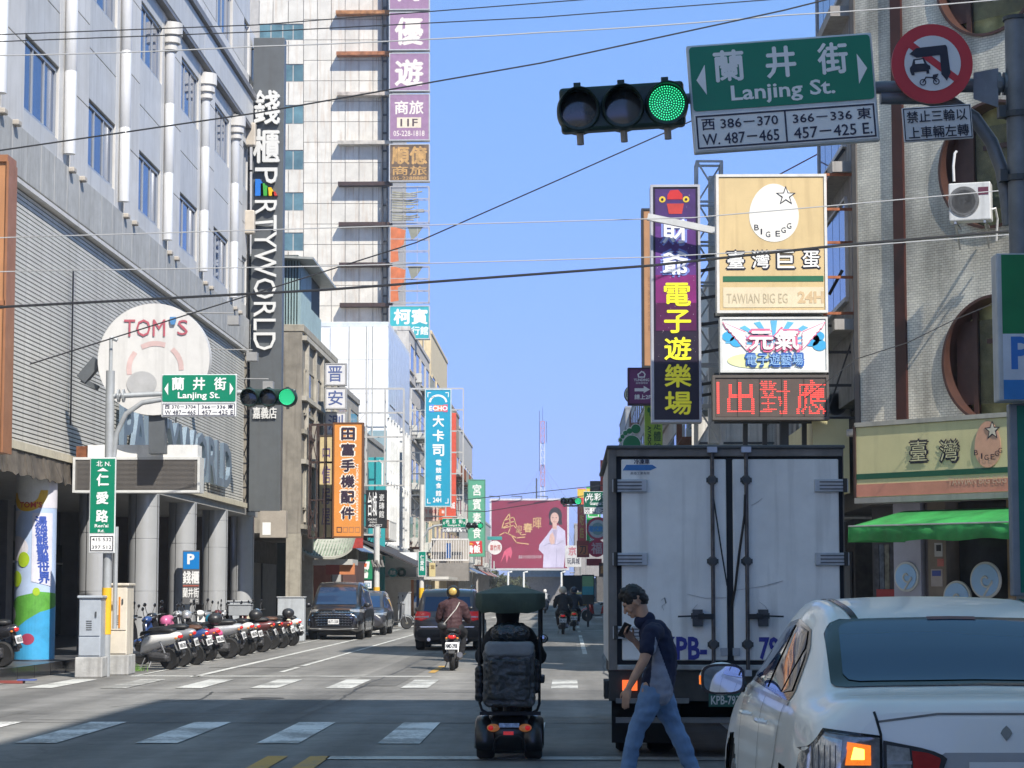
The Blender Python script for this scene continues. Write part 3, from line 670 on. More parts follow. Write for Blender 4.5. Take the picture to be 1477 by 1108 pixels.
# parking board and the green road name board at the right edge
s = Sign('parking_board', 'green white and blue parking board with a blue letter at the right edge', 'sign', 1437, 368, 1560, 580, 18.1, .22, M((.50,.51,.52), .5, streak=.2))
s.panel(1444, 370, 1558, 484, M((.0,.17,.05), .4), 1); s.panel(1444, 484, 1558, 550, M((.56,.60,.68), .4), 1); s.panel(1444, 550, 1558, 578, M((.03,.20,.52), .4), 1)
s.text('P', 1455, 488, 1484, 535, M((.03,.16,.50), .4, var=0), 2, .03)
s = Sign('road_name_board', 'grey edged green road name board below the parking board', 'street sign', 1459, 583, 1520, 860, 18.25, .12, M((.25,.27,.30), .5, .3)); s.panel(1469, 586, 1518, 855, M((.0,.16,.11), .35), 1)
s.vtext('仁愛路', 1478, 610, 1512, 800, SIGNW, 2, .02)
# ---- left corner assembly
YL = 42.2
lp = thing('signal_pole', 'tall grey pole with yellow band beside the utility cabinets', 'pole', (P(152, 975, YL).x, YL, 0))
GL = M((.42,.44,.45), .5, .3, var=.15, streak=.15)
zt = P(152, 535, YL).z; zz = P(152, 487, YL).z
L(lp).tube([(lp.location.x, YL, 0), (lp.location.x, YL, zt)], .085, 18).out('post', GL, smooth=40)
L(lp).tube([(lp.location.x, YL, zt), (lp.location.x, YL, zz)], .035, 10).tube([(lp.location.x, YL, zz), (lp.location.x + .12, YL, zz - .05)], .04, 8).out('top_post', GL, smooth=40)
L(lp).tube([(lp.location.x, YL, P(0, 915, YL).z), (lp.location.x, YL, P(0, 848, YL).z)], .092, 18).out('yellow_band', M((.75,.42,.02), .5), smooth=40)
L(lp).tube([P(158, 572, YL), P(235, 568, YL), P(350, 566, YL + .12), P(400, 566, YL + .12)], .05, 10).out('arm', GL, smooth=40)
L(lp).tube([P(x, y, YL + .02) for x, y in ((163, 760), (164, 660), (168, 625), (182, 597), (205, 581), (235, 576))], .05, 10).out('brace', GL, smooth=60)
L(lp).tube([(lp.location.x + .16, YL, .9), (lp.location.x + .16, YL, P(0, 760, YL).z)], .045, 8).out('conduit', GL, smooth=40)
m = L(lp)
for x in (170, 177): m.tube([P(x, 571, YL), P(x + 2.5, 571, YL)], .13, 10)
m.out('flange', GL)
street_sign('green Lanjing St. street sign on the left pole with number plate', (233, 540, 342, 581), 602, YL, '蘭井街', 'Lanjing St.', ('西 370－3704', '366－336 東'), ('W 487－465', '457－425 E'))
signal('traffic light with lit green lamp in front of the tall dark vertical sign', 346, 558, 428, 588, YL)
s = Sign('street_sign', 'vertical green Ren\'ai Rd. sign with white number plate on the left pole', 'street sign', 128, 660, 168, 798, YL - .13, .05, M((.62,.64,.64), .4))
s.panel(129.5, 662, 166.5, 769, M('0c7a5c', .35, var=.03), 1, 'green_face'); s.text('北 N.', 138, 665, 160, 673, SIGNW, 3, .02); s.poly([(139, 680), (148, 675), (157, 680)], SIGNW, 3, 'arrow')
for i, ch in enumerate('仁愛路'): s.text(ch, 139, 684 + 26*i, 157, 701 + 26*i, SIGNW, 3, .03)
s.text("Ren'ai", 137, 756, 158, 761, SIGNW, 3, .02); s.text('Rd.', 142, 764, 152, 768, SIGNW, 3, .02)
s.panel(129.5, 772, 166.5, 796, SIGNW, 1); s.rect(131, 774, 165, 794.5, .02, bk, 2); s.text('415 532', 133, 776, 163, 781, bk, 2, .01); s.text('397 512', 133, 787, 163, 792, bk, 2, .01)
# cabinets
def cabinet(label, x0, x1, yt, yb, yp, Y, d, mat, pmat, name='utility_cabinet'):
    A = P(x0, yp, Y); B = P(x1, yt, Y); t = thing(name, label, 'utility cabinet', ((A.x+B.x)/2, Y, 0), .04)
    w = (B.x - A.x)/2; zb = P(x0, yb, Y).z
    MB().bx(-w - .05, w + .05, -.05, d, 0, zb).out('plinth', pmat, t, bevel=.02)
    MB().bx(-w, w, 0, d, zb, B.z).out('body', mat, t, bevel=.015); MB().bx(-w - .03, w + .03, -.04, d + .02, B.z, B.z + .05).out('lid', mat, t, bevel=.015)
    hz = zb + (B.z - zb)*.35
    MB().bx(-w*.93, w*.93, -.02, 0, hz + .01, B.z - .04).out('door', mat, t, bevel=.008); MB().bx(-w*.93, w*.93, -.018, 0, zb + .03, hz - .01).out('door', mat, t, bevel=.008)
    m = MB(); [m.bx(-w*.3, w*.2, -.028, -.02, hz + .12 + .04*k, hz + .135 + .04*k) for k in range(5)]; m.out('vent', DGREY, t)
    MB().bx(w*.5, w*.62, -.045, -.02, B.z - .35, B.z - .25).out('handle', DGREY, t)
    return t
CONC2 = M((.44,.44,.43), .85, var=.2, scale=4, bump=.2, streak=.4)
cabinet('light grey metal utility cabinet on a concrete plinth left of the yellow banded pole', 112, 146, 863, 948, 980, 41.6, .6, M((.40,.44,.49), .45, .1, streak=.2), CONC2)
cb_ = cabinet('cream metal utility cabinet with orange stripe right of the yellow banded pole', 152, 184, 845, 945, 974, 42.9, .8, M((.66,.60,.50), .5, streak=.25), CONC2)
MB().bx(.04, .07, -.03, -.015, .9, 1.5).out('orange_stripe', M((.62,.22,.02), .5), cb_); MB().bx(-.15, .02, -.12, 0, 1.35, 1.42).out('small_box', M((.60,.50,.36), .5), cb_)
# weeds at the plinth and litter
m = MB(); random.seed(3)
for i in range(260):
    x = random.gauss(0, .14); y = random.gauss(0, .06); h = random.uniform(.06, .17); a = random.uniform(0, 2*pi); lx = .07*cos(a); ly = .07*sin(a); w = .008
    m.add([(x - w, y, 0), (x + w, y, 0), (x + lx, y + ly, h)], [(0, 1, 2)])
o = m.out('weeds', M((.10,.22,.03), .7, var=.3)); o.location = G(182, 968, .01); o['kind'] = 'stuff'; tag(o, 'tuft of green weeds at the foot of the cream cabinet plinth', 'weeds'); 
bxo = thing('flattened_box', 'small flattened red and blue box lying on the road by the arcade step', 'litter', G(22, 986, 0))
MB().bx(-.35, .15, -.1, .1, .005, .05).out('red_side', M((.25,.06,.05), .6), bxo); MB().bx(.05, .36, -.08, .09, .052, .075).out('blue_flap', M((.08,.12,.35), .6), bxo)

# ================================================================ buildings down the left side
def pane(t, x, Y0, Y1, z0, z1, d, fr, gl, n=2):
    w = L(t).bx(x, x + .08*d, Y0, Y1, z0 - .08, z0).bx(x, x + .06*d, Y0, Y1, z1, z1 + .05).bx(x, x + .06*d, Y0 - .05, Y0, z0, z1).bx(x, x + .06*d, Y1, Y1 + .05, z0, z1).out('window', fr)
    for i in range(n):
        a = Y0 + (Y1 - Y0)*i/n; b = Y0 + (Y1 - Y0)*(i+1)/n; L(t).bx(x, x + .025*d, a + .03, b - .03, z0, z1).out('pane', gl, w)
GLS = [M((.05,.075,.09), .08, var=.3, scale=.8, spec=.8), M((.10,.16,.16), .12, var=.3, scale=.8, spec=.8)]
AGE = (.10,.08,.065)
def rowhouse(name, label, side, xf, Y0, Y1, h, wall, depth=12, st=3.3, g=3.6, ac=True, rail=True, trim=None, front=True, seed=1, awn=None):
    """a street house: side -1 left of the street, +1 right; xf = facade X"""
    rnd = random.Random(seed); d = -side; t = thing(name, label, 'building', (xf, Y0, 0)); xb = xf + side*depth
    L(t).bx(xf, xb, Y0, Y1, g, h).out('wall', wall)
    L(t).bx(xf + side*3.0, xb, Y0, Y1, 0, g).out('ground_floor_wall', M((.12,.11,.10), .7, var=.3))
    trim = trim or wall
    L(t).bx(xf - side*0 + d*.06, xb, Y0 - .03, Y1, h, h + .25).out('parapet', trim, bevel=.02)
    w = Y1 - Y0; nb = max(1, round(w/4.5)); bw = w/nb
    for i in range(nb + 1):
        y = Y0 + bw*i; y = min(max(y, Y0 + .2), Y1 - .2); L(t).bx(xf - d*.5, xf + d*.0, y - .19, y + .19, 0, g).out('pillar', trim)
    for i in range(nb):
        y = Y0 + bw*i; zz = g + .9; k = 0
        L(t).bx(xf + side*2.9, xf + side*2.96, y + .4, y + bw - .4, .15, 2.7).out('shutter', M(rnd.choice([(.30,.31,.31),(.2,.22,.25),(.42,.38,.3),(.05,.06,.07)]), .5))
        while zz + 1.7 < h:
            pane(t, xf, y + bw*.15, y + bw*.85, zz, zz + 1.5, d, trim, rnd.choice(GLS), 3)
            L(t).bx(xf, xf + d*.12, y, y + bw, zz - .75, zz - .6).out('ledge', trim)
            if rail and rnd.random() < .5:
                m = L(t); x2 = xf + d*.65
                m.bx(xf, x2, y + .2, y + bw - .2, zz - .45, zz - .38).bx(x2 - .03, x2, y + .2, y + bw - .2, zz + .45, zz + .5)
                yy = y + .2
                while yy < y + bw - .2: m.bx(x2 - .02, x2, yy, yy + .025, zz - .4, zz + .45); yy += .3
                m.out('balcony_cage', rnd.choice([M((.45,.45,.44), .6), M((.20,.22,.22), .6), RUST]))
            if ac and rnd.random() < .55:
                ya = y + rnd.uniform(.3, bw - 1.2); zA = zz - rnd.uniform(.2, .5)
                a = L(t).bx(xf + d*.02, xf + d*.36, ya, ya + .8, zA, zA + .55).out('air_conditioner', M((.55,.55,.52), .5, streak=.2), bevel=.01)
            zz += st
        if awn and rnd.random() < .9:
            c = rnd.choice(awn); m = L(t); z = g - .2
            m.add([(xf, y + .1, z + .35), (xf, y + bw - .1, z + .35), (xf + d*1.1, y + bw - .1, z - .25), (xf + d*1.1, y + .1, z - .25)], [(0,1,2,3)]); o = m.out('awning', c); sd = o.modifiers.new('s', 'SOLIDIFY'); sd.thickness = .04
    if front:
        m = L(t)
        for k in range(3):
            q = xf + side*rnd.uniform(.3, 2.2); m.tube([(q, Y0 - .06, g), (q, Y0 - .06, h)], .04, 6)
        m.out('drain_pipe', M((.4,.4,.38), .6))
    return t
AW = [M((.40,.40,.38), .6, streak=.4), M((.08,.22,.12), .6, streak=.3), M((.35,.08,.06), .6, streak=.3), M((.1,.16,.3), .6, streak=.3), M((.22,.20,.18), .7, streak=.4)]
# L2: grey concrete house with a corrugated shed on its roof
c2 = rowhouse('concrete_house', 'weathered grey concrete house with corrugated shed on its roof behind the tall dark sign', -1, -9.25, 76.5, 88, 10.6, M((.28,.255,.215), .9, var=.3, scale=1, streak=.7, dirt=AGE, bump=.2), trim=M((.36,.33,.27), .9, var=.2, streak=.6, dirt=AGE), seed=4, rail=False, ac=False)
for k in range(0, 9, 2): L(c2).bx(-9.25, -9.12, 77.4 + 1.2*k, 77.6 + 1.2*k, 4, 10.3).out('fin', M((.44,.41,.35), .9, var=.2, streak=.5, dirt=AGE))
for z in (6.0, 8.2, 10.3): L(c2).bx(-9.25, -9.08, 76.5, 88, z, z + .16).out('ledge', M((.44,.41,.35), .9, streak=.5))
BLG = M((.33,.45,.46), .45, .2, var=.1, streak=.35)
L(c2).bx(-17, -9.5, 77.2, 84, 10.9, 13.4).out('shed_wall', M((.06,.07,.07), .7))
for i in range(30): L(c2).bx(-10.8 + .1*i - .0, -10.8 + .1*i + .055, 77.1, 77.2, 10.9, 13.35).out('corrugated_rib', BLG) if -10.8 + .1*i < -9.45 else None
for i in range(22): L(c2).bx(-9.5, -9.42, 77.4 + .3*i, 77.56 + .3*i, 10.9, 11.9 + (.0 if i > 10 else 1.2)).out('corrugated_rib', BLG)
L(c2).rings([[(-17, 76.6, 13.6), (-17, 84.6, 13.6), (-17, 84.6, 13.68), (-17, 76.6, 13.68)], [(-8.9, 76.6, 13.15), (-8.9, 84.6, 13.15), (-8.9, 84.6, 13.23), (-8.9, 76.6, 13.23)]]).out('shed_roof', M((.36,.38,.37), .5, .2, streak=.4))
# tiled temple-like eave at street level
ev = thing('tiled_eave', 'small green tiled eave with upturned corners above the red shop front', 'eave', (-8.4, 86, 4))
TG = M((.24,.30,.22), .5, var=.3, scale=5, rnd=.35)
def eavez(u): return 3.35 + .32*abs(u)**3
n = 17
A_ = P(432, 806, 80); B_ = P(508, 806, 80); ex0, ex1 = A_.x, B_.x
m = L(ev)
for i in range(n):
    u = -1 + 2*(i + .5)/n; x = ex0 + (ex1-ex0)*(u+1)/2; w = (ex1-ex0)/n*.36; zz = eavez(u) - .55
    for k in range(4):
        y0 = 80 + .5*k; L(ev).rings([[(x + w*cos(a), y0, zz + .17*k + .05 + w*sin(a)) for a in (0, pi/4, pi/2, 3*pi/4, pi)], [(x + w*.9*cos(a), y0 + .52, zz + .17*(k+1) + .05 + w*.9*sin(a)) for a in (0, pi/4, pi/2, 3*pi/4, pi)]]).out('tile', TG)
st_ = []
for i in range(21):
    u = -1 + i/10; x = ex0 + (ex1-ex0)*(u+1)/2; z = eavez(u) - .6
    st_.append([(x, 79.9, z), (x, 82.1, z + .75), (x, 82.1, z + .85), (x, 79.9, z + .08)])
L(ev).rings(st_).out('eave_board', M((.42,.43,.38), .7, streak=.3))
L(ev).tube([(ex0 + (ex1-ex0)*(i/20), 82.1, eavez(-1 + i/10) + .35) for i in range(21)], .1, 8).out('ridge', M((.38,.42,.34), .6))
L(ev).bx(ex0, ex1, 80.2, 82.2, 2.55, 2.75).bx(ex0 + .1, ex0 + .16, 80.1, 80.16, 2.7, 3.1).out('beam', M((.5,.5,.48), .5))
L(ev).bx(ex0 + .9, ex1 - .4, 80.5, 80.6, 2.2, 2.55).out('red_valance', M((.32,.07,.05), .6)); L(ev).bx(ex1 - .5, ex1 + .05, 80.4, 80.5, 2.2, 2.6).out('orange_valance', M((.55,.2,.08), .6))
L(ev).bx(ex0 + .8, ex0 + 2.0, 83, 83.2, 3.2, 3.9).out('red_lantern_board', M((.45,.05,.04), .6, var=.3))
sf = thing('red_shop_front', 'brick red shop front with grey pillar under the tiled eave', 'shop front', (-9.3, 83, 0))
L(sf).bx(-9.9, -8.9, 83, 87, .13, 2.6).out('brick_wall', M((.34,.13,.09), .8, var=.2)); L(sf).bx(-8.85, -8.55, 83.2, 83.5, .13, 2.7).out('grey_pillar', M((.46,.46,.45), .7)); L(sf).bx(-8.5, -8.0, 83.6, 87, .13, 2.7).out('dark_shutter', M((.10,.05,.045), .6)); L(sf).bx(-10.4, -9.95, 82.6, 83, .13, 4).out('cream_pillar', M((.5,.48,.38), .7, streak=.4))
L(sf).bx(-10.9, -10.45, 83.0, 83.4, .13, 3.4).out('dark_door', M((.05,.08,.07), .4))
# L3: house between, then the white panelled building
rowhouse('narrow_house', 'narrow grey old house behind the orange phone accessory sign', -1, -9.3, 88.1, 98, 9.8, M((.34,.32,.29), .9, var=.2, streak=.6, dirt=AGE), seed=8, awn=AW)
wb = rowhouse('white_building', 'white metal panelled building with glass strip and lit white canopy', -1, -9.2, 112, 127, 15, M((.78,.79,.80), .45, var=.04), trim=M((.62,.66,.68), .4), rail=False, ac=False, seed=3)
rowhouse('old_house', 'dull old house with caged balconies left of the white panelled building', -1, -9.3, 98.1, 111.8, 8.6, M((.30,.29,.27), .9, var=.2, streak=.6, dirt=AGE), seed=9, awn=AW)
WP = M((.84,.85,.86), .4, var=.04, rnd=.03)
x0 = -12.1
for i in range(3):
    for j in range(3): L(wb).bx(x0 + .98*i + .01, x0 + .98*(i+1) - .01, 111.93, 112, [9.9, 11.6, 13.3][j] + .01, [11.6, 13.3, 15.0][j] - .01).out('panel', WP)
for i in range(10): L(wb).bx(-9.2, -9.12, 112.1 + 1.48*i, 113.5 + 1.48*i, 10.4, 15).out('panel', M((.60,.66,.72), .35, .2, rnd=.06))
for i in range(3): L(wb).bx(x0 + .98*i + .03, x0 + .98*(i+1) - .03, 111.93, 112, 6.2, 9.7).out('glass_panel', M((.36,.50,.55), .1, .2, var=.1, rnd=.1))
m = L(wb)
for i in range(8): m.bx(-9.2, -9.0, 112.2 + 1.9*i, 112.3 + 1.9*i, 4, 10.4)
m.out('mullion', M((.7,.7,.68), .5))
cn = thing('white_canopy', 'bright white box canopy over the shop right of the convenience store sign', 'canopy', (-8, 104, 3))
a = P(540, 834, 104); b = P(640, 797, 104)
L(cn).bx(-10.4, P(604, 0, 104).x, 104, 112, P(0, 832, 104).z, P(0, 797, 104).z).out('fascia', M((.82,.83,.84), .4, var=.03)); L(cn).bx(-10.4, P(650, 0, 104).x, 103.6, 112, P(0, 836, 104).z, P(0, 832, 104).z).out('rim', M((.6,.58,.54), .5))
L(cn).bx(P(548, 0, 104).x, P(556, 0, 104).x, 104.2, 104.5, .13, P(0, 833, 104).z).out('pillar', WP); L(cn).bx(P(556, 0, 106).x, P(596, 0, 106).x, 106, 106.1, .13, 2.4).out('shop_panel', M((.55,.54,.52), .5)); L(cn).bx(P(604, 0, 107).x, P(612, 0, 107).x, 107, 107.2, .13, 2.4).out('blue_banner', M((.03,.08,.25), .5)); L(cn).bx(P(590, 0, 106.8).x, P(600, 0, 106.8).x, 106.8, 107, .3, 2.2).out('orange_banner', M((.5,.2,.08), .5))
# the tiled tower
YT = 133.
tw = thing('tiled_tower', 'tall white tiled tower with rust stained brackets behind the row', 'building', (-12, YT, 0))
TX0 = P(396, 400, YT).x; TX1 = P(558, 400, YT).x; ZT = P(0, -60, YT).z
L(tw).bx(TX0 - 6, TX1 - .02, YT, YT + 16, 0, ZT).out('wall', M((.42,.40,.37), .8))
k_ = (YT/3214.)
def px_rect(x0, y0, x1, y1, Y): a = P(x0, y1, Y); b = P(x1, y0, Y); return a.x, b.x, a.z, b.z
WT = M((.62,.585,.51), .5, var=.12, scale=1.2, streak=.5, dirt=(.42,.30,.20), rnd=.05); STAIN = M((.35,.16,.06), .8, var=.5, scale=4)
colx = [374, 391, 408, 437] + [437 + 20.2*i for i in range(1, 7)]
TG2 = M((.12,.22,.23), .1, .1, var=.3, scale=1, rnd=.2, spec=.8)
bounds = [-60, -25, 0, 35, 58, 93, 118, 152, 179, 217, 245, 278, 304, 336, 362, 400, 425, 460, 485, 520, 545, 580, 640, 700]
for r in range(len(bounds) - 1):
    ya, yb = bounds[r], bounds[r+1]; win = r % 2 == 1 and yb < 500 or r == 2
    win = (ya, yb) in ((-25, 0), (35, 58), (93, 118), (152, 179), (217, 245), (278, 304), (336, 362), (400, 425))
    for c in range(3, len(colx)):
        pass
    cs = [(374, 391), (391, 408), (408, 423), (423, 438)] if win else [(374, 394), (394, 416), (416, 438)]
    for xa, xb in cs:
        a = px_rect(xa, ya, xb, yb, YT)
        if win: L(tw).bx(a[0] + .03, a[1] - .03, YT - .02, YT, a[2] + .03, a[3] - .03).out('window_pane', TG2)
        else: L(tw).bx(a[0] + .015, a[1] - .015, YT - .07, YT, a[2] + .015, a[3] - .015).out('tile_panel', WT)
rows = [-60 + 29.5*i for i in range(25)]
for r in range(24):
    for c in range(6):
        a = px_rect(438 + 20*c, rows[r], 458 + 20*c, rows[r+1], YT); L(tw).bx(a[0] + .015, a[1] - .015, YT - .07, YT, a[2] + .015, a[3] - .015).out('tile_panel', WT)
for i, yb in enumerate((22, 81, 139, 209, 268, 326, 384, 442)):
    a = px_rect(486 + i*.8, yb - 3, 562, yb + 2.5, YT); L(tw).bx(a[0], a[1] + .2, YT - .75, YT - .07, a[2], a[3]).out('sign_bracket', [M((.40,.18,.07), .8, var=.4), M((.36,.14,.06), .8, var=.4), M((.48,.42,.36), .8, var=.3), M((.5,.46,.4), .8, var=.3), BRNZ, BRNZ, BRNZ, BRNZ][i])
    for xs in (500, 543):
        m = L(tw)
        for q in range(4):
            w = random.uniform(.4, 1.0); x_ = xs + 3*q; hgt = random.uniform(12, 30); b = px_rect(x_, yb + 2.5, x_ + w, yb + hgt, YT); m.add([(b[0], YT - .076, b[3]), (b[1], YT - .076, b[3]), (b[1] - .01, YT - .076, b[2])], [(0, 1, 2)])
        m.out('rust_stain', STAIN)
lm = L(tw); lattice(lm, P(555, 665, YT - .3), P(555, -40, YT - .3), .3, .3, .035, 1.1, diag=False); lm.out('ladder_frame', M((.04,.04,.045), .6))
# stacked sign boxes of the tower
PUR = M((.30,.17,.27), .5, var=.12, streak=.3, dirt=(.35,.28,.3)); TXT = M((.74,.66,.58), .5, var=.1)
YS = YT - .9
grp = []
def tsign(lbl, y0, y1, mat, name='stacked_sign'):
    return Sign(name, lbl, 'sign', 563, y0, 619, y1, YS, .6, mat, frame=M((.5,.5,.5), .5), fw=.05)
s = tsign('purple sign box at the top of the column, character cut by the frame', -38, 15, PUR); s.text('尚', 575, -32, 606, 3, TXT, 1, .03)
s = tsign('purple sign box with a single large character, second of the column', 20, 73, PUR); s.text('優', 571, 28, 610, 66, TXT, 1, .03)
s = tsign('purple sign box with a large character reading travel, third of the column', 79, 132, PUR); s.text('遊', 571, 88, 610, 125, TXT, 1, .03)
s = tsign('purple sign box with 11F and a phone number', 138, 203, PUR); s.text('商旅', 570, 147, 611, 166, TXT, 1, .02); s.panel(573, 171, 608, 186, M((.7,.6,.45), .5), 1); s.text('11F', 578, 173, 603, 184, M((.08,.05,.05), .5), 2, .02); s.text('05-228-1818', 568, 190, 613, 198, TXT, 1, .01)
s = tsign('worn brown and gold sign box below the purple ones', 210, 262, M((.14,.09,.055), .7, var=.4, scale=2)); OR = M((.52,.30,.10), .6, var=.3); s.text('順億', 566, 213, 616, 238, OR, 1, .03); s.text('商旅', 566, 241, 616, 254, OR, 1, .01); s.text('05-2288888', 567, 256, 616, 261, OR, 1, .01)
def wreck(lbl, y0, y1, rib, orange):
    s = Sign('broken_sign_frame', lbl, 'sign frame', 563, y0, 619, y1, YS, .5); m = MB(); W, H = s.W/2, s.H
    for x in (-W, W):
        for y in (-.25, .25): m.bar((x, y, 0), (x, y, H), .06)
    for z in (0, H*.33, H*.66, H):
        for y in (-.25, .25): m.bar((-W, y, z), (W, y, z), .045)
        for x in (-W, W): m.bar((x, -.25, z), (x, .25, z), .045)
    for x in (-W*.3, W*.4): m.bar((x, -.2, 0), (x, -.2, H), .03)
    m.out('frame', M((.40,.38,.36), .6, .3), s.t)
    for i in range(rib):
        z = H*(.08 + .85*i/rib); MB().tube([(-W*.9, -.1, z), (0, -.12, z - .05*(i % 3)), (W*random.uniform(.2, .85), -.1, z + .03*(i % 2))], .05, 5).out('torn_slat', M((.36,.34,.25), .7, var=.4))
    if orange:
        MB().prism([(-W, 0), (-W*.55, .1), (-W*.6, H*.4), (-W*.3, H*.5), (-W*.2, H*.9), (-W*.8, H), (-W, H)], -.27, -.25).out('torn_orange_sheet', M((.55,.15,.05), .6, var=.2), s.t)
        MB().prism([(-W*.1, H), (W*.7, H), (W*.4, H*.75), (W*.1, H*.62)], -.2, -.18).out('torn_sheet', M((.22,.22,.17), .7), s.t)
    for o in [x for x in COL.objects if x.name.startswith('torn_slat') and x.parent is None]: o.parent = s.t
wreck('broken sign box frame full of bent slats below the worn gold sign', 270, 322, 12, False)
wreck('empty broken sign frame with torn orange sheet, upper of two', 328, 380, 0, True); wreck('empty broken sign frame with torn orange sheet, lower of two', 385, 437, 0, True)
s = tsign('turquoise sign box with white characters at the foot of the sign column', 443, 489, M((.03,.36,.40), .5, var=.08)); s.text('柯賓', 569, 447, 617, 468, SIGNW, 1, .03); s.text('悠活行館', 569, 472, 618, 484, SIGNW, 1, .02)
# beige block right of the tower, old long row, cream building
rowhouse('beige_block', 'beige block with bare side wall right of the white panelled building', -1, -9.2, 127.2, 146, 16.6, M((.50,.47,.43), .85, var=.15, streak=.5, dirt=AGE), seed=11, awn=AW)
rowhouse('cream_house', 'cream coloured building with dark stained balconies behind the blue restaurant sign', -1, -9.1, 146.3, 166, 18.6, M((.62,.52,.34), .8, var=.12, streak=.4, dirt=AGE), seed=5, awn=AW)
rowhouse('brick_toned_house', 'brown old house beyond the cream building on the left', -1, -9.2, 166.3, 186, 16.0, M((.36,.28,.2), .85, var=.2, streak=.5, dirt=AGE), seed=6, awn=AW)
rowhouse('far_house', 'pale far house at the end of the left row', -1, -9.2, 186.3, 212, 15.2, M((.5,.49,.47), .8, var=.15, streak=.4, dirt=AGE), seed=7, awn=AW)
rowhouse('far_house', 'low far house past the green vertical sign on the left', -1, -9.2, 212.3, 262, 9, M((.42,.40,.38), .8, var=.15, streak=.4, dirt=AGE), seed=17, awn=AW)
# scaffold-like pipework on the facades
for (xa, ya, xb, yb, Y, lbl) in ((592, 560, 668, 745, 118, 'pale pipe frame rising behind the blue restaurant sign'), (500, 560, 582, 700, 100, 'pale pipe frame in front of the white panelled building'), (445, 612, 480, 776, 77.3, 'dark brown pipe frame carrying the orange sign')):
    A = P(xa, yb, Y); B = P(xb, ya, Y); t = thing('sign_scaffold', lbl, 'scaffold', (A.x, Y, A.z)); m = L(t); col = BRNZ if 'dark' in lbl else M((.52,.51,.49), .5, .2)
    nx = 3; nz = max(3, int((B.z - A.z)/1.0))
    for i in range(nx + 1):
        x = A.x + (B.x - A.x)*i/nx
        for y in (Y, Y + .5): m.bar((x, y, A.z), (x, y, B.z), .045)
    for j in range(nz + 1):
        z = A.z + (B.z - A.z)*j/nz
        for y in (Y, Y + .5): m.bar((A.x, y, z), (B.x, y, z), .04)
        if j < nz and j % 2 == 0:
            z2 = A.z + (B.z - A.z)*(j+1)/nz; m.bar((A.x, Y, z), (A.x + (B.x-A.x)/nx, Y, z2), .03); m.bar((A.x + (B.x-A.x)/nx, Y, z), (A.x, Y, z2), .03)
    m.out('pipe_frame', col)
# ---- signs of the left row
s = Sign('small_sign', 'white sign with one blue character, upper of the two on the pipe frame', 'sign', 471, 526, 499, 555, 81, .3, M((.66,.66,.68), .5, var=.08), frame=M((.4,.4,.4), .5)); s.text('晋', 474, 529, 494, 551, M((.08,.12,.3), .5), 1, .01)
s = Sign('small_sign', 'white sign with one blue character, lower of the two on the pipe frame', 'sign', 471, 561, 499, 589, 81, .3, M((.66,.66,.68), .5, var=.08), frame=M((.4,.4,.4), .5)); s.text('安', 474, 564, 495, 585, M((.08,.12,.3), .5), 1, .01)
s = Sign('small_sign', 'white sign half hidden above the orange phone accessory sign', 'sign', 471, 596, 499, 626, 82, .3, M((.66,.66,.68), .5, var=.08), frame=M((.4,.4,.4), .5)); s.text('測', 474, 599, 495, 621, M((.08,.12,.3), .5), 1, .01)
s = Sign('panel_sign', 'pale yellow vertical sign left of the orange phone accessory sign', 'sign', 461, 630, 481, 776, 79, .3, M((.62,.50,.27), .5, var=.15), frame=M((.1,.07,.05), .5)); s.vtext('中信房屋', 464, 640, 478, 760, M((.12,.08,.2), .5), 1, .01)
OG = M((.72,.28,.06), .45, var=.06)
s = Sign('orange_sign', 'orange vertical phone accessory sign with dark characters', 'sign', 482, 612, 523, 774, 77, .35, OG, frame=M((.16,.07,.03), .5), fw=.05)
DK = M((.035,.02,.04), .5, var=0); WO = M((.86,.78,.68), .5, var=0)
for i, ch in enumerate('田富手機配件'):
    y0 = 617 + 22.8*i; s.text(ch, 491.5, y0, 513, y0 + 18.5, WO, 1, .07); s.text(ch, 493, y0 + 1, 512, y0 + 17.5, DK, 5, .03)
s.text('MOBILE ACCESSORIES', 514.5, 670, 518, 752, WO, 1, .02, rot=-90)
for i in range(4): s.rect(487 + 9*i, 761, 493.5 + 9*i, 768, .025, DK if i == 0 else M((.45,.2,.1), .5), 1)
s = Sign('teal_sign', 'teal vertical sign behind the black calligraphy sign', 'sign', 527, 660, 556, 862, 103, .3, M((.03,.33,.36), .45, var=.08)); s.outline([(548, 665), (552, 668), (552, 700)], .08, SIGNW, 1, 'line', False); s.outline([(540, 820), (551, 812), (551, 790)], .1, SIGNW, 1, 'line', False)
s = Sign('black_sign', 'black sign with white brush characters and small print', 'sign', 528, 707, 558, 762, 95, .3, M((.012,.012,.014), .5)); s.text('台城', 531, 710, 544, 745, SIGNW, 1, .01); s.vtext('瓷磚館', 547, 712, 555, 748, SIGNW, 1, 0); s.text('CHUNG', 531, 748, 544, 751, SIGNW, 1); s.text('SHENG', 534, 752.5, 544, 755, SIGNW, 1); s.text('ARCHITECT', 532, 756.5, 552, 760, SIGNW, 1)
s = Sign('convenience_store_sign', 'white and green 7-ELEVEN sign on the left pavement', 'sign', 508, 808, 537, 836, 92, .35, M((.02,.25,.12), .4)); s.poly([(511, 810), (534, 810), (531, 834), (514, 834)], SIGNW, 1); s.text('7', 516, 812, 528, 833, M((.6,.04,.04), .4), 3, .05); s.poly([(514, 813), (530, 813), (529, 818), (515, 818)], M((.66,.14,.03), .4), 2); s.text('ELEVEN', 512.5, 821, 532.5, 826, M((.02,.22,.1), .4), 5, .03); 
s = Sign('small_sign', 'white strip sign under the convenience store sign', 'sign', 509, 838, 536, 849, 92, .25, M((.72,.75,.8), .5)); s.text('停車場出口', 511, 840, 534, 847, M((.03,.2,.35), .5), 1, .02)
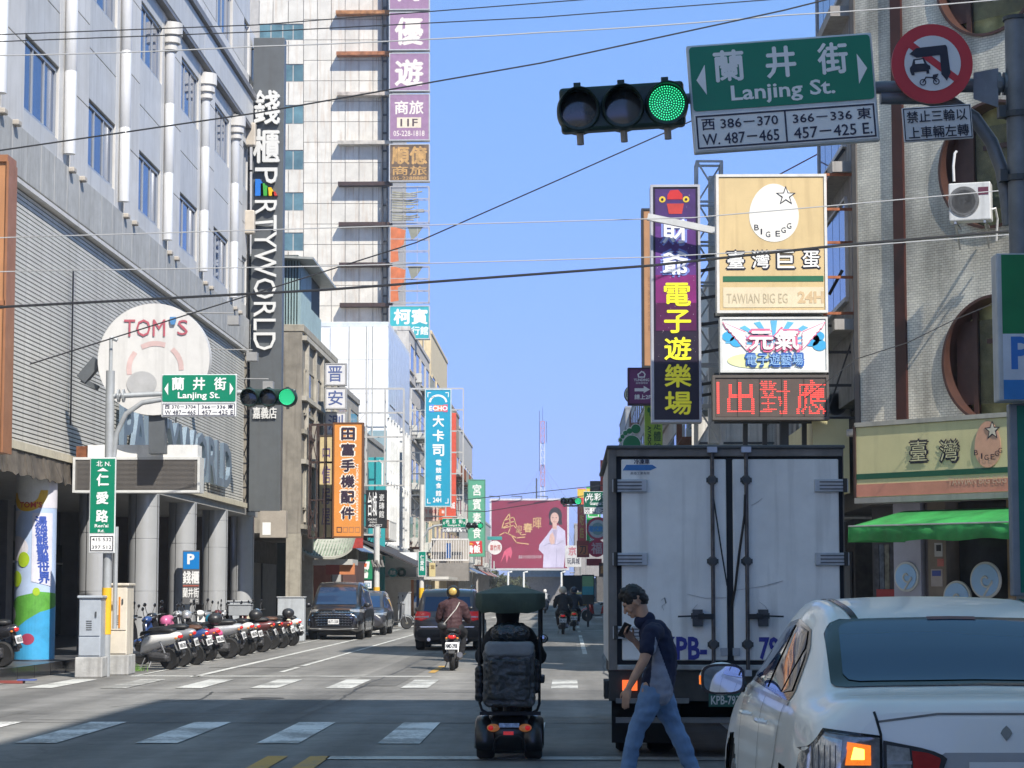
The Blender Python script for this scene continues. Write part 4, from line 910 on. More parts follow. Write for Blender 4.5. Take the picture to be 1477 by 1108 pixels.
BLU = M((.015,.30,.46), .42, var=.05)
s = Sign('blue_restaurant_sign', 'tall blue vertical restaurant sign with white characters and 24H at its foot', 'sign', 614, 563, 650, 730, 117, .4, BLU, frame=M((.5,.6,.62), .5), fw=.05)
for i, ch in enumerate('大卡司'): s.text(ch, 624.5, 600 + 21*i, 640.5, 616 + 21*i, SIGNW, 2, .03)
for i, ch in enumerate('電競輕食館'): s.text(ch, 629, 664 + 11*i, 637, 672 + 11*i, SIGNW, 2, .02)
s.text('24H', 625, 718, 637, 725, SIGNW, 2, .03); s.outline([(632 + 12*cos(a), 581 - 10*sin(a)) for a in [pi*.05 + pi*.9*k/10 for k in range(11)]], .1, SIGNW, 1, 'arch', False)
s.panel(619, 584, 626, 595, M((.12,.25,.6), .5), 2); s.panel(626, 585, 640, 594, M((.7,.2,.12), .5), 2); s.panel(640, 584, 646, 595, M((.6,.12,.2), .5), 2); s.text('ECHO', 619, 586, 646, 593, SIGNW, 4, .03)
for q in ((617, 567, 1, 1), (647, 567, -1, 1), (617, 726, 1, -1), (647, 726, -1, -1)): s.outline([(q[0] + 4*q[2], q[1]), (q[0], q[1]), (q[0], q[1] + 6*q[3])], .04, SIGNW, 2, 'corner_mark', False)
s = Sign('red_sign', 'plain red orange vertical sign just behind the blue restaurant sign', 'sign', 641, 596, 658, 746, 124, .4, M((.62,.09,.05), .5)); s.vtext('城', 650, 724, 657, 735, SIGNW, 1, .02)
s = Sign('poster_board', 'pink and white poster board below the blue restaurant sign', 'sign', 612, 732, 632, 752, 119, .2, M((.6,.45,.4), .6)); s.text('空調水電', 614, 735, 630, 741, M((.5,.1,.1), .5), 1, .02); s.text('安裝維修', 614, 744, 630, 749, M((.3,.1,.1), .5), 1, .01)
s = Sign('poster_board', 'orange and white board under the red orange sign', 'sign', 633, 734, 652, 750, 126, .2, M((.6,.12,.05), .6)); s.text('城城', 637, 736, 650, 741, SIGNW, 1, .02)
s = Sign('green_vertical_sign', 'pale green vertical sign with white brush characters on the left', 'sign', 676, 693, 699, 802, 168, .45, M((.10,.36,.24), .5, var=.06), frame=M((.1,.3,.2), .5), fw=.06)
for i, ch in enumerate('宮賓素食館'): s.text(ch, 682, 699 + 20.5*i, 694, 715 + 20.5*i, SIGNW, 1, .02)
s = Sign('red_food_sign', 'red food stall sign with white and orange characters over the left pavement', 'sign', 662, 781, 696, 799, 122, .3, M((.58,.04,.05), .5), tilt=-.05); s.text('排骨飯', 665, 787, 693, 798, SIGNW, 1, .04); s.poly([(668, 785)] + [(668 + 3*k, 783 + (k % 2)*1.5) for k in range(6)] + [(684, 786)], M((.8,.35,.05), .5), 2); s.poly([(687, 782), (693, 782), (690, 787)], SIGNW, 2)
s = Sign('white_round_sign', 'white round sign before the crimson billboard', 'sign', 704, 780, 724, 800, 150, .3, M((.72,.70,.70), .5), shape='disc'); s.text('嘉竹苑', 707, 786, 722, 794, M((.5,.1,.1), .5), 1, .02)
s = Sign('teal_board', 'small teal board above the white round sign', 'sign', 703, 774, 724, 779, 152, .3, M((.05,.3,.3), .5))
s = Sign('round_shop_sign', 'small round teal sign hanging under the white canopy', 'sign', 560, 819, 573, 833, 103, .2, M((.02,.28,.30), .4), shape='disc'); s.text('洗衣', 562.5, 823, 571, 829, SIGNW, 1, .03)
s = Sign('round_shop_sign', 'dark green round sign next to the small teal one under the canopy', 'sign', 573, 819, 586, 833, 104, .2, M((.01,.12,.10), .4), shape='disc'); s.text('停', 577, 823, 582, 829, SIGNW, 1, .02)
s = Sign('small_sign', 'yellow paper sign right of the green vertical road sign', 'sign', 619, 812, 628, 832, 90, .1, M((.6,.5,.25), .6)); s.text('當', 621, 815, 627, 821, M((.1,.05,.02), .6), 1)
# second pole with road name and signal, further down
Y2 = 94.
p2 = thing('signal_pole', 'pale pole with yellow band further down the left pavement', 'pole', (P(608, 860, Y2).x, Y2, 0))
L(p2).tube([(p2.location.x, Y2, .0), (p2.location.x, Y2, P(0, 700, Y2).z)], .1, 10).out('post', M((.62,.60,.56), .6), smooth=40); L(p2).tube([(p2.location.x, Y2, P(0, 863, Y2).z), (p2.location.x, Y2, P(0, 848, Y2).z)], .11, 10).out('yellow_band', M((.75,.45,.02), .5))
L(p2).tube([P(x, y, Y2) for x, y in ((609, 800), (611, 775), (617, 764), (626, 759), (640, 757), (690, 757))], .05, 8).out('arm', GL)
s = Sign('street_sign', 'vertical green road sign on the pale pole further down', 'street sign', 603, 795, 615, 832, Y2 - .2, .06, M((.6,.6,.6), .5)); s.panel(604, 796, 614, 830, GREEN, 1); s.vtext('仁愛路', 606, 800, 612, 824, SIGNW, 2, .02)
street_sign('small green Guangcai St. sign further down the left side', (638, 748, 672, 761), 768, Y2, '光彩街', 'Guangcai St.', ('西 123', '45 東'), ('W 12', '34 E'))
signal('distant traffic light with lit green lamp in front of the green vertical sign', 672, 753, 697, 763, Y2)
p3 = thing('utility_pole', 'slim utility pole with yellow band by the convenience store sign', 'pole', (P(543, 870, 90).x, 90, 0))
L(p3).tube([(p3.location.x, 90, 0), (p3.location.x, 90, P(0, 760, 90).z)], .12, 10).out('post', M((.58,.58,.56), .6), smooth=40); L(p3).tube([(p3.location.x, 90, P(0, 871, 90).z), (p3.location.x, 90, P(0, 847, 90).z)], .13, 10).out('yellow_band', M((.75,.42,.04), .5))
m = L(p3)
for k in range(5): m.tube([P(536 + 3.5*k, 808 + 6*(k % 2), 89.8), P(539 + 3.5*k, 818, 89.8)], .05, 6)
m.out('cable_bundle', M((.2,.19,.18), .7))
# caged balcony and striped awning around the small red sign
bc = thing('balcony_cage', 'white barred balcony with a hanging blue cloth beside the red food sign', 'balcony', (P(640, 800, 118).x, 118, 4))
A = P(622, 808, 118); B = P(676, 778, 118); m = L(bc)
for i in range(16): x = A.x + (B.x - A.x)*i/15; m.bar((x, 118, A.z), (x, 118, B.z), .035)
m.bar((A.x, 118, A.z), (B.x, 118, A.z), .08); m.bar((A.x, 118, B.z), (B.x, 118, B.z), .08); m.out('bars', M((.7,.68,.66), .5))
L(bc).bx(A.x, B.x, 118.6, 119, A.z - .6, B.z).out('back_wall', M((.4,.36,.32), .8, streak=.4)); L(bc).bx(P(645, 0, 118).x, P(652, 0, 118).x, 118.1, 118.2, A.z + .1, B.z - .2).out('blue_cloth', M((.05,.2,.55), .7)); L(bc).bx(A.x, B.x, 117.8, 119, A.z - 1.1, A.z - .15).out('parapet', M((.25,.23,.21), .8))
sa = thing('market_awning', 'long dark sloping awning over the left pavement below the balcony', 'awning', (-7.5, 100, 3))
o = L(sa).add([(-9.2, 97, 3.9), (-9.2, 112, 3.9), (-6.6, 112, 2.9), (-6.6, 97, 2.7)], [(0, 1, 2, 3)]).out('canvas', M((.05,.045,.05), .7, var=.3)); sd = o.modifiers.new('s', 'SOLIDIFY'); sd.thickness = .08
# ================================================================ the corner building on the right with round windows
def bricks(name, c1, c2, mortar, sc):
    m = bpy.data.materials.new(name); m.use_nodes = True; nt = m.node_tree; n = nt.nodes; l = nt.links; b = n['Principled BSDF']
    tc = n.new('ShaderNodeTexCoord'); mp = n.new('ShaderNodeMapping'); mp.inputs['Rotation'].default_value = (pi/2, 0, 0); mp.inputs['Scale'].default_value = (1, 1, 1)
    sx = n.new('ShaderNodeSeparateXYZ'); cx_ = n.new('ShaderNodeCombineXYZ'); l.new(tc.outputs['Object'], sx.inputs[0]); l.new(sx.outputs[0], cx_.inputs[0]); l.new(sx.outputs[2], cx_.inputs[1])
    br = n.new('ShaderNodeTexBrick'); l.new(cx_.outputs[0], br.inputs['Vector']); br.inputs['Scale'].default_value = sc
    br.inputs['Color1'].default_value = (*c1, 1); br.inputs['Color2'].default_value = (*c2, 1); br.inputs['Mortar'].default_value = (*mortar, 1); br.inputs['Mortar Size'].default_value = .035; br.inputs['Mortar Smooth'].default_value = .3
    br.inputs['Brick Width'].default_value = .9; br.inputs['Row Height'].default_value = .42
    no = n.new('ShaderNodeTexNoise'); no.inputs['Scale'].default_value = .7; no.inputs['Detail'].default_value = 8; l.new(tc.outputs['Object'], no.inputs['Vector'])
    mp2 = n.new('ShaderNodeMapping'); mp2.inputs['Scale'].default_value = (1.6, 1.6, .25); l.new(tc.outputs['Object'], mp2.inputs[0])
    n2 = n.new('ShaderNodeTexNoise'); n2.inputs['Scale'].default_value = 1.3; n2.inputs['Detail'].default_value = 6; l.new(mp2.outputs[0], n2.inputs['Vector'])
    r = n.new('ShaderNodeMapRange'); r.inputs[1].default_value = .35; r.inputs[2].default_value = .7; r.inputs[3].default_value = 1.1; r.inputs[4].default_value = .55
    mu = n.new('ShaderNodeMath'); mu.operation = 'MULTIPLY'; l.new(no.outputs['Fac'], mu.inputs[0]); l.new(n2.outputs['Fac'], mu.inputs[1]); mu2 = n.new('ShaderNodeMath'); mu2.operation = 'MULTIPLY'; mu2.inputs[1].default_value = 2; l.new(mu.outputs[0], mu2.inputs[0]); l.new(mu2.outputs[0], r.inputs[0])  # mottled and streaked tile tone, doubling as dappled light on the wall
    mx = n.new('ShaderNodeMix'); mx.data_type = 'RGBA'; mx.blend_type = 'MULTIPLY'; mx.inputs[0].default_value = 1; l.new(br.outputs['Color'], mx.inputs[6]); l.new(r.outputs[0], mx.inputs[7]); l.new(mx.outputs[2], b.inputs['Base Color'])
    b.inputs['Roughness'].default_value = .6
    bu = n.new('ShaderNodeBump'); bu.inputs['Strength'].default_value = .9; bu.inputs['Distance'].default_value = .02; bu.invert = True; l.new(br.outputs['Fac'], bu.inputs['Height']); l.new(bu.outputs[0], b.inputs['Normal'])
    return m
BR = bricks('tiled_wall', (.74,.71,.60), (.62,.59,.50), (.34,.32,.27), 9.0)
A0 = Vector((5.36, 41.3)); DC = Vector((2.37, -2.5)).normalized(); ANG = atan2(DC.y, DC.x)
def PC(x, y, off=0.):
    "point on the chamfer wall seen at a pixel -> (u, z); off = metres in front of the wall"
    d = RM @ Vector(((x - CX) / F, -(y - CY) / F, -1)); nrm = Vector((DC.y, -DC.x)); nrm = nrm if nrm.y < 0 else -nrm
    o2 = A0 + nrm*off; k = (o2.x*nrm.x + o2.y*nrm.y) / (d.x*nrm.x + d.y*nrm.y); p = Vector((d.x*k, d.y*k)); return (p - A0).dot(DC), HC + d.z*k
eg = thing('round_window_building', 'pale tiled corner building on the right with large round windows', 'building', (A0.x, A0.y, 0), ANG)
def E(): return MB()
zb = 4.6; zt = 22.; UE = 6.6
uc = PC(1437, 518)[0]; R_ = 1.12; cz = [PC(1437, 518)[1], PC(1437, 236)[1], PC(1437, -52)[1]]
cz[1:] = [cz[0] + (cz[1]-cz[0]), cz[0] + 2*(cz[1]-cz[0])]; cz.append(cz[2] + (cz[1]-cz[0]))
m = MB(); q = R_ + .06
for a, b in ((0, uc - q), (uc + q, UE)): m.add([(a, 0, zb), (b, 0, zb), (b, 0, zt), (a, 0, zt)], [(0, 1, 2, 3)])
zs = [zb]
for c in cz: zs += [c - q, c + q]
zs.append(zt)
for i in range(0, len(zs), 2): m.add([(uc - q, 0, zs[i]), (uc + q, 0, zs[i]), (uc + q, 0, zs[i+1]), (uc - q, 0, zs[i+1])], [(0, 1, 2, 3)])
for c in cz:
    n = 64; ci, sq = [], []
    for k in range(n):
        a = 2*pi*k/n; ca, sa_ = cos(a), sin(a); f = q/max(abs(ca), abs(sa_)); ci.append((uc + R_*ca, 0, c + R_*sa_)); sq.append((uc + f*ca, 0, c + f*sa_))
    b = len(m.v); m.add(ci + sq, [(k, (k+1) % n, (k+1) % n + n, k + n) for k in range(n)])
m.out('tiled_wall', BR, eg)
FRB = M((.075,.036,.028), .4, .1, var=.2)
for c in cz:
    o = MB().lathe([(.0, R_ + .03), (-.05, R_ + .03), (-.05, R_ - .02), (.55, R_ - .02), (.55, R_)], (uc, 0, c), 'y', 56).out('round_window', FRB, eg, smooth=40)
    # the lathe closes with caps; the glass and curtain stand inside
    MB().lathe([(-.052, .001), (-.052, .0)], (0, 0, 0), 'y', 3) if False else None
for o in [x for x in COL.objects if x.parent == eg and x.name.startswith('round_window')]:
    bm = bmesh.new(); bm.from_mesh(o.data); bmesh.ops.delete(bm, geom=[f for f in bm.faces if len(f.verts) > 8], context='FACES'); bm.to_mesh(o.data); bm.free()
wins = [x for x in COL.objects if x.parent == eg and x.name.startswith('round_window')]
for c, o in zip(cz, wins):
    MB().lathe([(.34, .01), (.34, R_ - .02)], (uc, 0, c), 'y', 48).out('curtain', M((.62,.58,.26), .8, var=.35, scale=2), o)
    xs = PC(1397, 518)[0]
    MB().bx(xs - .05, xs + .05, .2, .28, c - R_*.93, c + R_*.93).bx(uc - R_*.3, uc + R_*.85, .2, .28, c + .32, c + .4).bx(uc - R_*.9, xs - .05, .22, .26, c - .75, c + .75).out('window_bar', FRB, o)
    MB().bx(xs + .05, uc + R_*.8, .24, .25, c - .75, c + .75).out('pane', M((.03,.045,.03), .05, var=.2, alpha=.25, spec=.9), o)
a = PC(1293, 60); b = PC(1318, 606); MB().bx(a[0] - .1, a[0] + .14, -.06, 0, b[1], zt).out('brown_strip', M((.05,.015,.012), .35, var=.2), eg); 
MB().bx(0, .1, -.04, 0, zb, zt).out('corner_trim', M((.12,.11,.10), .6), eg)
MB().bx(-.15, UE, -.14, 0, 4.47, 4.61).out('concrete_ledge', M((.46,.43,.38), .8, var=.3, scale=6, streak=.4), eg, bevel=.03)
# street side of the same building (local: inward from the corner), in world terms X = 5.36 going away
es = thing('street_side_wall', 'dark glazed side wall of the pale corner building with slanted brackets', 'building', (5.36, 41.3, 0))
L(es).bx(5.36, 30, 41.6, 47.2, 5.2, 22).out('wall', M((.26,.25,.24), .8, var=.2, streak=.5)); L(es).bx(8.6, 30, 38.3, 41.6, 5.2, 22).out('wall', M((.44,.42,.37), .8))
for z in (7.2, 10.2, 13.2, 16.2): 
    pane(es, 5.36, 42.2, 46.6, z, z + 1.9, -1, M((.5,.5,.5), .5), GLASSD, 4); L(es).bx(5.0, 5.36, 41.5, 47.2, z - .7, z - .5).out('ledge', M((.33,.31,.29), .8, streak=.4))
L(es).bx(9, 30, 38.6, 47, .14, 5.2).out('ground_floor_wall', M((.1,.09,.08), .7)); L(es).bx(5.6, 30, 41.2, 47, 3.2, 5.15).out('fascia_back', M((.1,.09,.08), .7))
# fascia sign along the chamfer and round the corner
fs = thing('fascia_sign', 'long cream fascia sign with green and salmon stripes under the round windows', 'sign', (A0.x, A0.y, 0), ANG)
CRM = M((.62,.56,.30), .5, var=.08, scale=1, streak=.15); OFF = .75
z0 = PC(1300, 716, OFF)[1]; z1 = PC(1300, 612, OFF)[1]; zg0 = PC(1300, 689, OFF)[1]; zg1 = PC(1300, 681, OFF)[1]; zr1 = PC(1300, 694, OFF)[1]
ua = PC(1234, 660, OFF)[0]; y_ = -OFF
MB().bx(ua, UE, y_, y_ + .5, z0, z1).out('box', CRM, fs, bevel=.02); MB().bx(ua, UE, y_ - .012, y_, zg0, zg1).out('green_stripe', M((.01,.09,.05), .5), fs); MB().bx(ua, UE, y_ - .01, y_, z0 + .02, zr1 - .03).out('salmon_stripe', M((.58,.24,.17), .5, var=.1), fs)
MB().bx(ua - .03, ua + .02, y_ - .03, y_ + .5, z0 - .05, z1 + .03).out('frame_edge', BRNZ, fs); MB().bx(ua, UE, y_ - .05, y_ + .55, z0 - .1, z0).out('lower_rim', M((.3,.29,.27), .6, streak=.3), fs); MB().bx(ua, UE, y_ - .03, y_ + .6, z1, z1 + .08).out('upper_rim', M((.4,.38,.33), .6, streak=.3), fs)
def fu(x, y): return PC(x, y, OFF + .01)
def ftext(st, x0, y0, x1, y1, mat, k=1, bold=0., dz=0):
    a = fu(x0, y1); b = fu(x1, y0); m = MB(); put_text(m, st, a[0], b[0], a[1], b[1], y_ - .012 - .004*k, bold); return m.out('lettering', mat, fs)
for ch, xa, xb in (('臺', 1313, 1338), ('灣', 1356, 1383)):
    ftext(ch, xa, 634, xb, 667, bk, 1, .055); ftext(ch, xa + 1, 635.5, xb - 1, 665.5, M((.60,.55,.33), .5), 4, .0)
c = fu(1425, 641); PKE = M((.66,.36,.24), .5, var=.1)
m = MB(); m.prism([(c[0] + .27*cos(a)*(1 - .12*sin(a)), c[1] + .40*sin(a)) for a in [2*pi*k/40 for k in range(40)]], y_ - .02, y_ - .014); m.out('egg_emblem', PKE, fs)
def star(cx_, cy_, R1, R2, r0=pi/2): return [(cx_ + (R1 if k % 2 == 0 else R2)*cos(r0 + pi*k/5), cy_ + (R1 if k % 2 == 0 else R2)*sin(r0 + pi*k/5)) for k in range(10)]
sc_ = fu(1432, 621); m = MB(); m.prism(star(*sc_, .17, .075), y_ - .026, y_ - .021); m.out('star_outline', bk, fs); m = MB(); m.prism(star(*sc_, .125, .052), y_ - .032, y_ - .027); m.out('star', M((.62,.56,.45), .5), fs)
for ch, x, y in zip('BIGEGG', (1409, 1417, 1424, 1433, 1439, 1444), (653, 658, 660, 659, 654, 650)): ftext(ch, x - (.9 if ch == 'I' else 3), y - 4, x + (.9 if ch == 'I' else 2.5), y + 4, bk, 5, .0)
ftext('TAWIAN BIG EGG', 1368, 686, 1452, 700, M((.66,.42,.30), .5), 2, .01)
L(es).bx(4.62, 5.3, 41.95, 46.8, 3.45, 4.85).out('fascia_return', CRM); L(es).bx(4.60, 4.62, 41.95, 46.8, 3.6, 3.95).out('salmon_stripe', M((.58,.24,.17), .5)); L(es).bx(4.60, 4.62, 41.95, 46.8, 4.05, 4.15).out('green_stripe', M((.01,.09,.05), .5))
# green awning
aw = thing('green_awning', 'bright green canvas awning over the corner shop windows', 'awning', (A0.x, A0.y, 0), ANG)
GA = M((.035,.32,.075), .6, var=.3, scale=1.5, bump=.5, bscale=5, streak=.2)
zA = PC(1300, 737, .7)[1]; zB = PC(1300, 757, 1.7)[1]; zC = PC(1300, 780, 1.7)[1]; u0 = PC(1222, 770, 1.7)[0]
m = MB(); NU = 40; top = []; mid = []; low = []
for i in range(NU + 1):
    u = u0 + (UE - u0)*i/NU; sag = .03*sin(u*3.1) + .015*sin(u*9)
    top.append((u + .45*max(0, 1 - (u - u0)/.6), -.65, zA)); mid.append((u, -1.65 + sag*.5, zB + sag*.5)); low.append((u, -1.7 + .03*sin(u*17), zC + .02*sin(u*5)))
m.v = top + mid + low; n = NU + 1
for r in range(2):
    for i in range(NU): m.f.append((r*n + i, r*n + i + 1, (r+1)*n + i + 1, (r+1)*n + i)); m.m.append(0)
m.add([top[0], mid[0], low[0], (u0 + .45, -.65, zC)], [(0, 1, 2, 3)])
o = m.out('canvas', GA, aw, smooth=60); sd = o.modifiers.new('s', 'SOLIDIFY'); sd.thickness = .012
MB().tube([(u0, -1.66, zB), (UE, -1.66, zB)], .015, 6).out('front_bar', STEEL, aw)
# ground floor of the corner: pillar, glass, posters, blue scroll ornaments
gf = thing('corner_shop_front', 'shop front under the green awning with grey pillar dark windows and blue scroll ornaments', 'shop front', (A0.x, A0.y, 0), ANG)
def upx(x, off=0.): return PC(x, 800, off)[0]
MB().bx(-.4, UE, .9, 1.1, .14, 5.1).out('back_wall', M((.05,.045,.045), .6), gf)
MB().bx(upx(1289), upx(1328), .0, .45, .14, 3.4).out('grey_pillar', M((.36,.36,.42), .6, var=.08), gf); MB().bx(upx(1330), upx(1336), .1, .5, .14, 3.4).out('dark_post', M((.1,.085,.09), .6), gf); MB().bx(upx(1336), upx(1362), .05, .5, .14, 3.4).out('brown_pillar', M((.20,.165,.13), .7, var=.15), gf)
MB().bx(upx(1364), upx(1443), .4, .45, .9, 3.2).out('window_pane', M((.05,.05,.05), .1, var=.2), gf); MB().bx(upx(1443), upx(1452), .2, .45, .14, 3.3).out('wood_post', M((.28,.2,.11), .7), gf); MB().bx(upx(1452), UE, .4, .45, .9, 3.2).out('window_pane', M((.05,.05,.05), .1, var=.2), gf)
def gbox(name, x0, y0, x1, y1, y, mat, d=.01):
    a = PC(x0, y1); b = PC(x1, y0); return MB().bx(a[0], b[0], y - d, y, a[1], b[1]).out(name, mat, gf)
gbox('poster', 1346, 783, 1357, 803, .05, M((.42,.42,.42), .5)); gbox('poster', 1350, 806, 1359, 817, .05, M((.4,.12,.1), .5)); gbox('poster', 1341, 821, 1357, 846, .05, M((.36,.32,.30), .5)); gbox('blue_label', 1343, 823, 1355, 831, .039, M((.05,.08,.3), .5)); gbox('black_label', 1349, 786, 1355, 795, .039, BLACK)
BS = M((.30,.50,.74), .45, var=.05); WE = M((.55,.56,.52), .5)
for cx_, cy_, r in ((1309, 832, 18), (1423, 837, 22), (1382, 862, 20)):
    c = PC(cx_, cy_); rr = r/78.
    m = MB(); m.prism([(c[0] + (rr+.04)*cos(a), c[1] + (rr+.04)*sin(a)) for a in [2*pi*k/36 for k in range(36)]], -.04, -.0); m.out('scroll_rim', WE, gf); m = MB(); m.prism([(c[0] + rr*cos(a), c[1] + rr*sin(a)) for a in [2*pi*k/36 for k in range(36)]], -.06, -.041); m.out('scroll', BS, gf)
    pts = [(c[0] + .03 + rr*(.15 + .35*k/20)*cos(.6 + k*.28), -.07, c[1] + rr*(.15 + .35*k/20)*sin(.6 + k*.28)) for k in range(21)] + [(c[0] - .02, -.07, c[1] - rr)]; MB().tube(pts, .02, 6).out('scroll_line', WE, gf)
for k, cc in enumerate(((.06,.06,.07), (.10,.12,.15), (.18,.17,.13), (.05,.05,.06), (.16,.2,.24), (.25,.22,.2), (.09,.03,.03))):
    a = 1236 + 7.5*k; gbox('hanging_rack', a, 785, a + 5.5, 858 + (k % 3)*2, .6, M(cc, .7, var=.4, scale=8), .08)
gbox('red_skirt', 1240, 850, 1288, 862, .5, M((.3,.03,.03), .6)); gbox('wall_box', 1452, 770, 1477, 850, .2, M((.2,.15,.1), .6), .03)
gbox('red_paper', 1462, 812, 1477, 858, .15, M((.4,.04,.05), .6))
# air conditioners
def acunit(label, x0, y0, x1, y1, Y, rz=0., small=False):
    A = P(x0, y1, Y); B = P(x1, y0, Y); t = thing('air_conditioner', label, 'air conditioner', ((A.x+B.x)/2, Y, A.z), rz, 'air conditioner units on the right buildings'); w = (B.x-A.x)/2; h = B.z - A.z
    MB().bx(-w, w, 0, .34, 0, h).out('casing', M((.60,.60,.58), .4, .1, streak=.25), t, bevel=.02)
    c = (-w*.28, 0, h*.5); r = h*.40
    MB().lathe([(-.012, r), (-.012, r*.9), (0, r*.9)], c, 'y', 28).out('fan_ring', M((.25,.25,.25), .5), t)
    m = MB()
    for k in range(7): m.lathe([(-.016, r*(.12 + .125*k)), (-.016, r*(.15 + .125*k)), (-.012, r*(.15 + .125*k))], c, 'y', 24)
    m.out('grille', M((.12,.12,.12), .5), t); MB().bx(w*.42, w*.9, -.006, 0, h*.66, h*.86).out('badge', M((.12,.03,.05), .4), t)
    m = MB(); 
    for xx in (-w*.7, w*.7): m.bar((xx, .0, -.03), (xx, .7, -.03), .04); m.bar((xx, .05, -.05), (xx, .68, -.4), .03)
    m.out('bracket', STEEL, t); MB().tube([(w*.9, .2, h*.3), (w*1.15, .25, h*.35), (w*1.2, .4, h*.1), (w*1.1, .5, -.3)], .02, 6).out('hose', M((.6,.6,.58), .6), t)
    return t
acunit('silver air conditioner hanging under the middle round window', 1369, 263, 1428, 318, 38.4, ANG*.35)
acunit('pale air conditioner between the red LED sign and the tiled wall', 1194, 563, 1227, 603, 44.0, 0)
hp = L(eg).tube([P(x, y, 39.2) for x, y in ((1376, 262), (1375, 240), (1377, 222), (1380, 218))], .025, 8).out('white_pipe', M((.6,.6,.6), .5))
# ---- signs of the right side
EGC = M((.60,.45,.23), .5, var=.08, scale=1, streak=.35, dirt=(.3,.2,.1))
s = Sign('egg_sign', 'large square tan sign with a white egg and star above TAWIAN BIG EG lettering', 'sign', 1037, 258, 1186, 450, 41.7, .45, EGC, frame=M((.66,.64,.6), .5), fw=.05)
s.poly([(1115 + 35*cos(a)*(1 - .10*sin(a)), 310 - 42*sin(a)) for a in [2*pi*k/48 for k in range(48)]], M((.74,.72,.66), .5, var=.03), 1, 'egg_emblem')
def spx(cx_, cy_, R1, R2, r0=-pi/2): return [(cx_ + (R1 if k % 2 == 0 else R2)*cos(r0 + pi*k/5), cy_ + (R1 if k % 2 == 0 else R2)*sin(r0 + pi*k/5)) for k in range(10)]
s.poly(spx(1132, 286, 15, 6.2), bk, 2, 'star_outline'); s.poly(spx(1132, 286, 11.5, 4.4), M((.74,.72,.66), .5, var=.03), 4, 'star')
for ch, x, y in zip('BIGEGG', (1090, 1097, 1106, 1120, 1128, 1136), (331, 337, 341, 340, 335, 329)): s.text(ch, x - (1 if ch == 'I' else 3), y - 4, x + (1 if ch == 'I' else 3.5), y + 4, bk, 3, .0)
for i, ch in enumerate('臺灣巨蛋'):
    x = 1047 + 35.5*i; s.text(ch, x, 364, x + 26, 391, bk, 1, .05); s.text(ch, x + 1.3, 365.5, x + 24.7, 389.5, M((.78,.77,.74), .5, var=0), 5, .012)
s.panel(1042, 401, 1184, 409, M((.015,.13,.06), .5), 1, 'green_stripe'); s.panel(1042, 417, 1184, 446, M((.68,.58,.40), .5, var=.08), 1, 'lower_panel')
s.text('TAWIAN BIG EG', 1047, 426, 1133, 440, M((.48,.40,.26), .5), 3); s.text('24H', 1147, 423, 1184, 440, M((.58,.42,.24), .5), 3, .04)
s = Sign('winged_logo_sign', 'white and blue horizontal sign with pink winged lettering above blue characters', 'sign', 1041, 462, 1189, 536, 41.7, .4, M((.72,.74,.72), .45, var=.03), frame=M((.62,.62,.60), .5), fw=.04)
for k in range(9):
    a = pi*(.05 + .9*k/8); s.poly([(1115, 500), (1115 + 70*cos(a - .07), 500 - 36*sin(a - .07)), (1115 + 70*cos(a + .07), 500 - 36*sin(a + .07))], M((.12,.45,.72), .5), 1, 'ray')
for x, y, r in ((1050, 487, 9), (1062, 494, 10), (1168, 492, 12), (1180, 500, 10), (1055, 478, 7), (1178, 487, 9)): s.ell(x, y, r, r*.8, M((.05,.38,.70), .5), 2, 'cloud')
s.ell(1090, 522, 42, 11, M((.72,.74,.40), .5), 2, 'yellow_glow')
PKL = M((.70,.15,.28), .5, var=0); 
for sg, xc in ((-1, 1072), (1, 1158)):
    for k in range(5): s.poly([(xc, 505 - 6*k), (xc + sg*(10 + 5*k)*1.0, 492 - 8*k + 6), (xc + sg*(12 + 5.5*k), 486 - 6.5*k), (xc, 497 - 6*k)] if False else [(xc - sg*4, 508 - 5*k), (xc + sg*(8 + 4.5*k), 496 - 5*k), (xc + sg*(11 + 5*k), 488 - 5.5*k), (xc - sg*2, 500 - 5*k)], PKL, 3 + .2*k, 'wing_outline'); s.poly([(xc - sg*3, 506.5 - 5*k), (xc + sg*(7 + 4.5*k), 495 - 5*k), (xc + sg*(9 + 5*k), 489.5 - 5.5*k), (xc - sg*2, 501.5 - 5*k)], SIGNW, 5 + .2*k, 'wing')
s.text('元氣', 1078, 476, 1152, 508, PKL, 7, .06); s.text('元氣', 1080, 478, 1150, 506, SIGNW, 12, .02); s.text('電子遊藝場', 1074, 511, 1157, 531, M((.03,.12,.42), .5), 7, .06, skew=.0); s.text('電子遊藝場', 1075.5, 513, 1155.5, 529, M((.30,.50,.75), .5), 12, .0)
s = Sign('led_sign', 'dark LED board with red dot matrix characters below the winged logo sign', 'display', 1031, 546, 1190, 603, 41.6, .35, M((.09,.065,.055), .6, var=.1), frame=M((.10,.085,.075), .5), fw=.05)
LEDR = M((.85,.05,.04), .4, var=0, emit=.9)
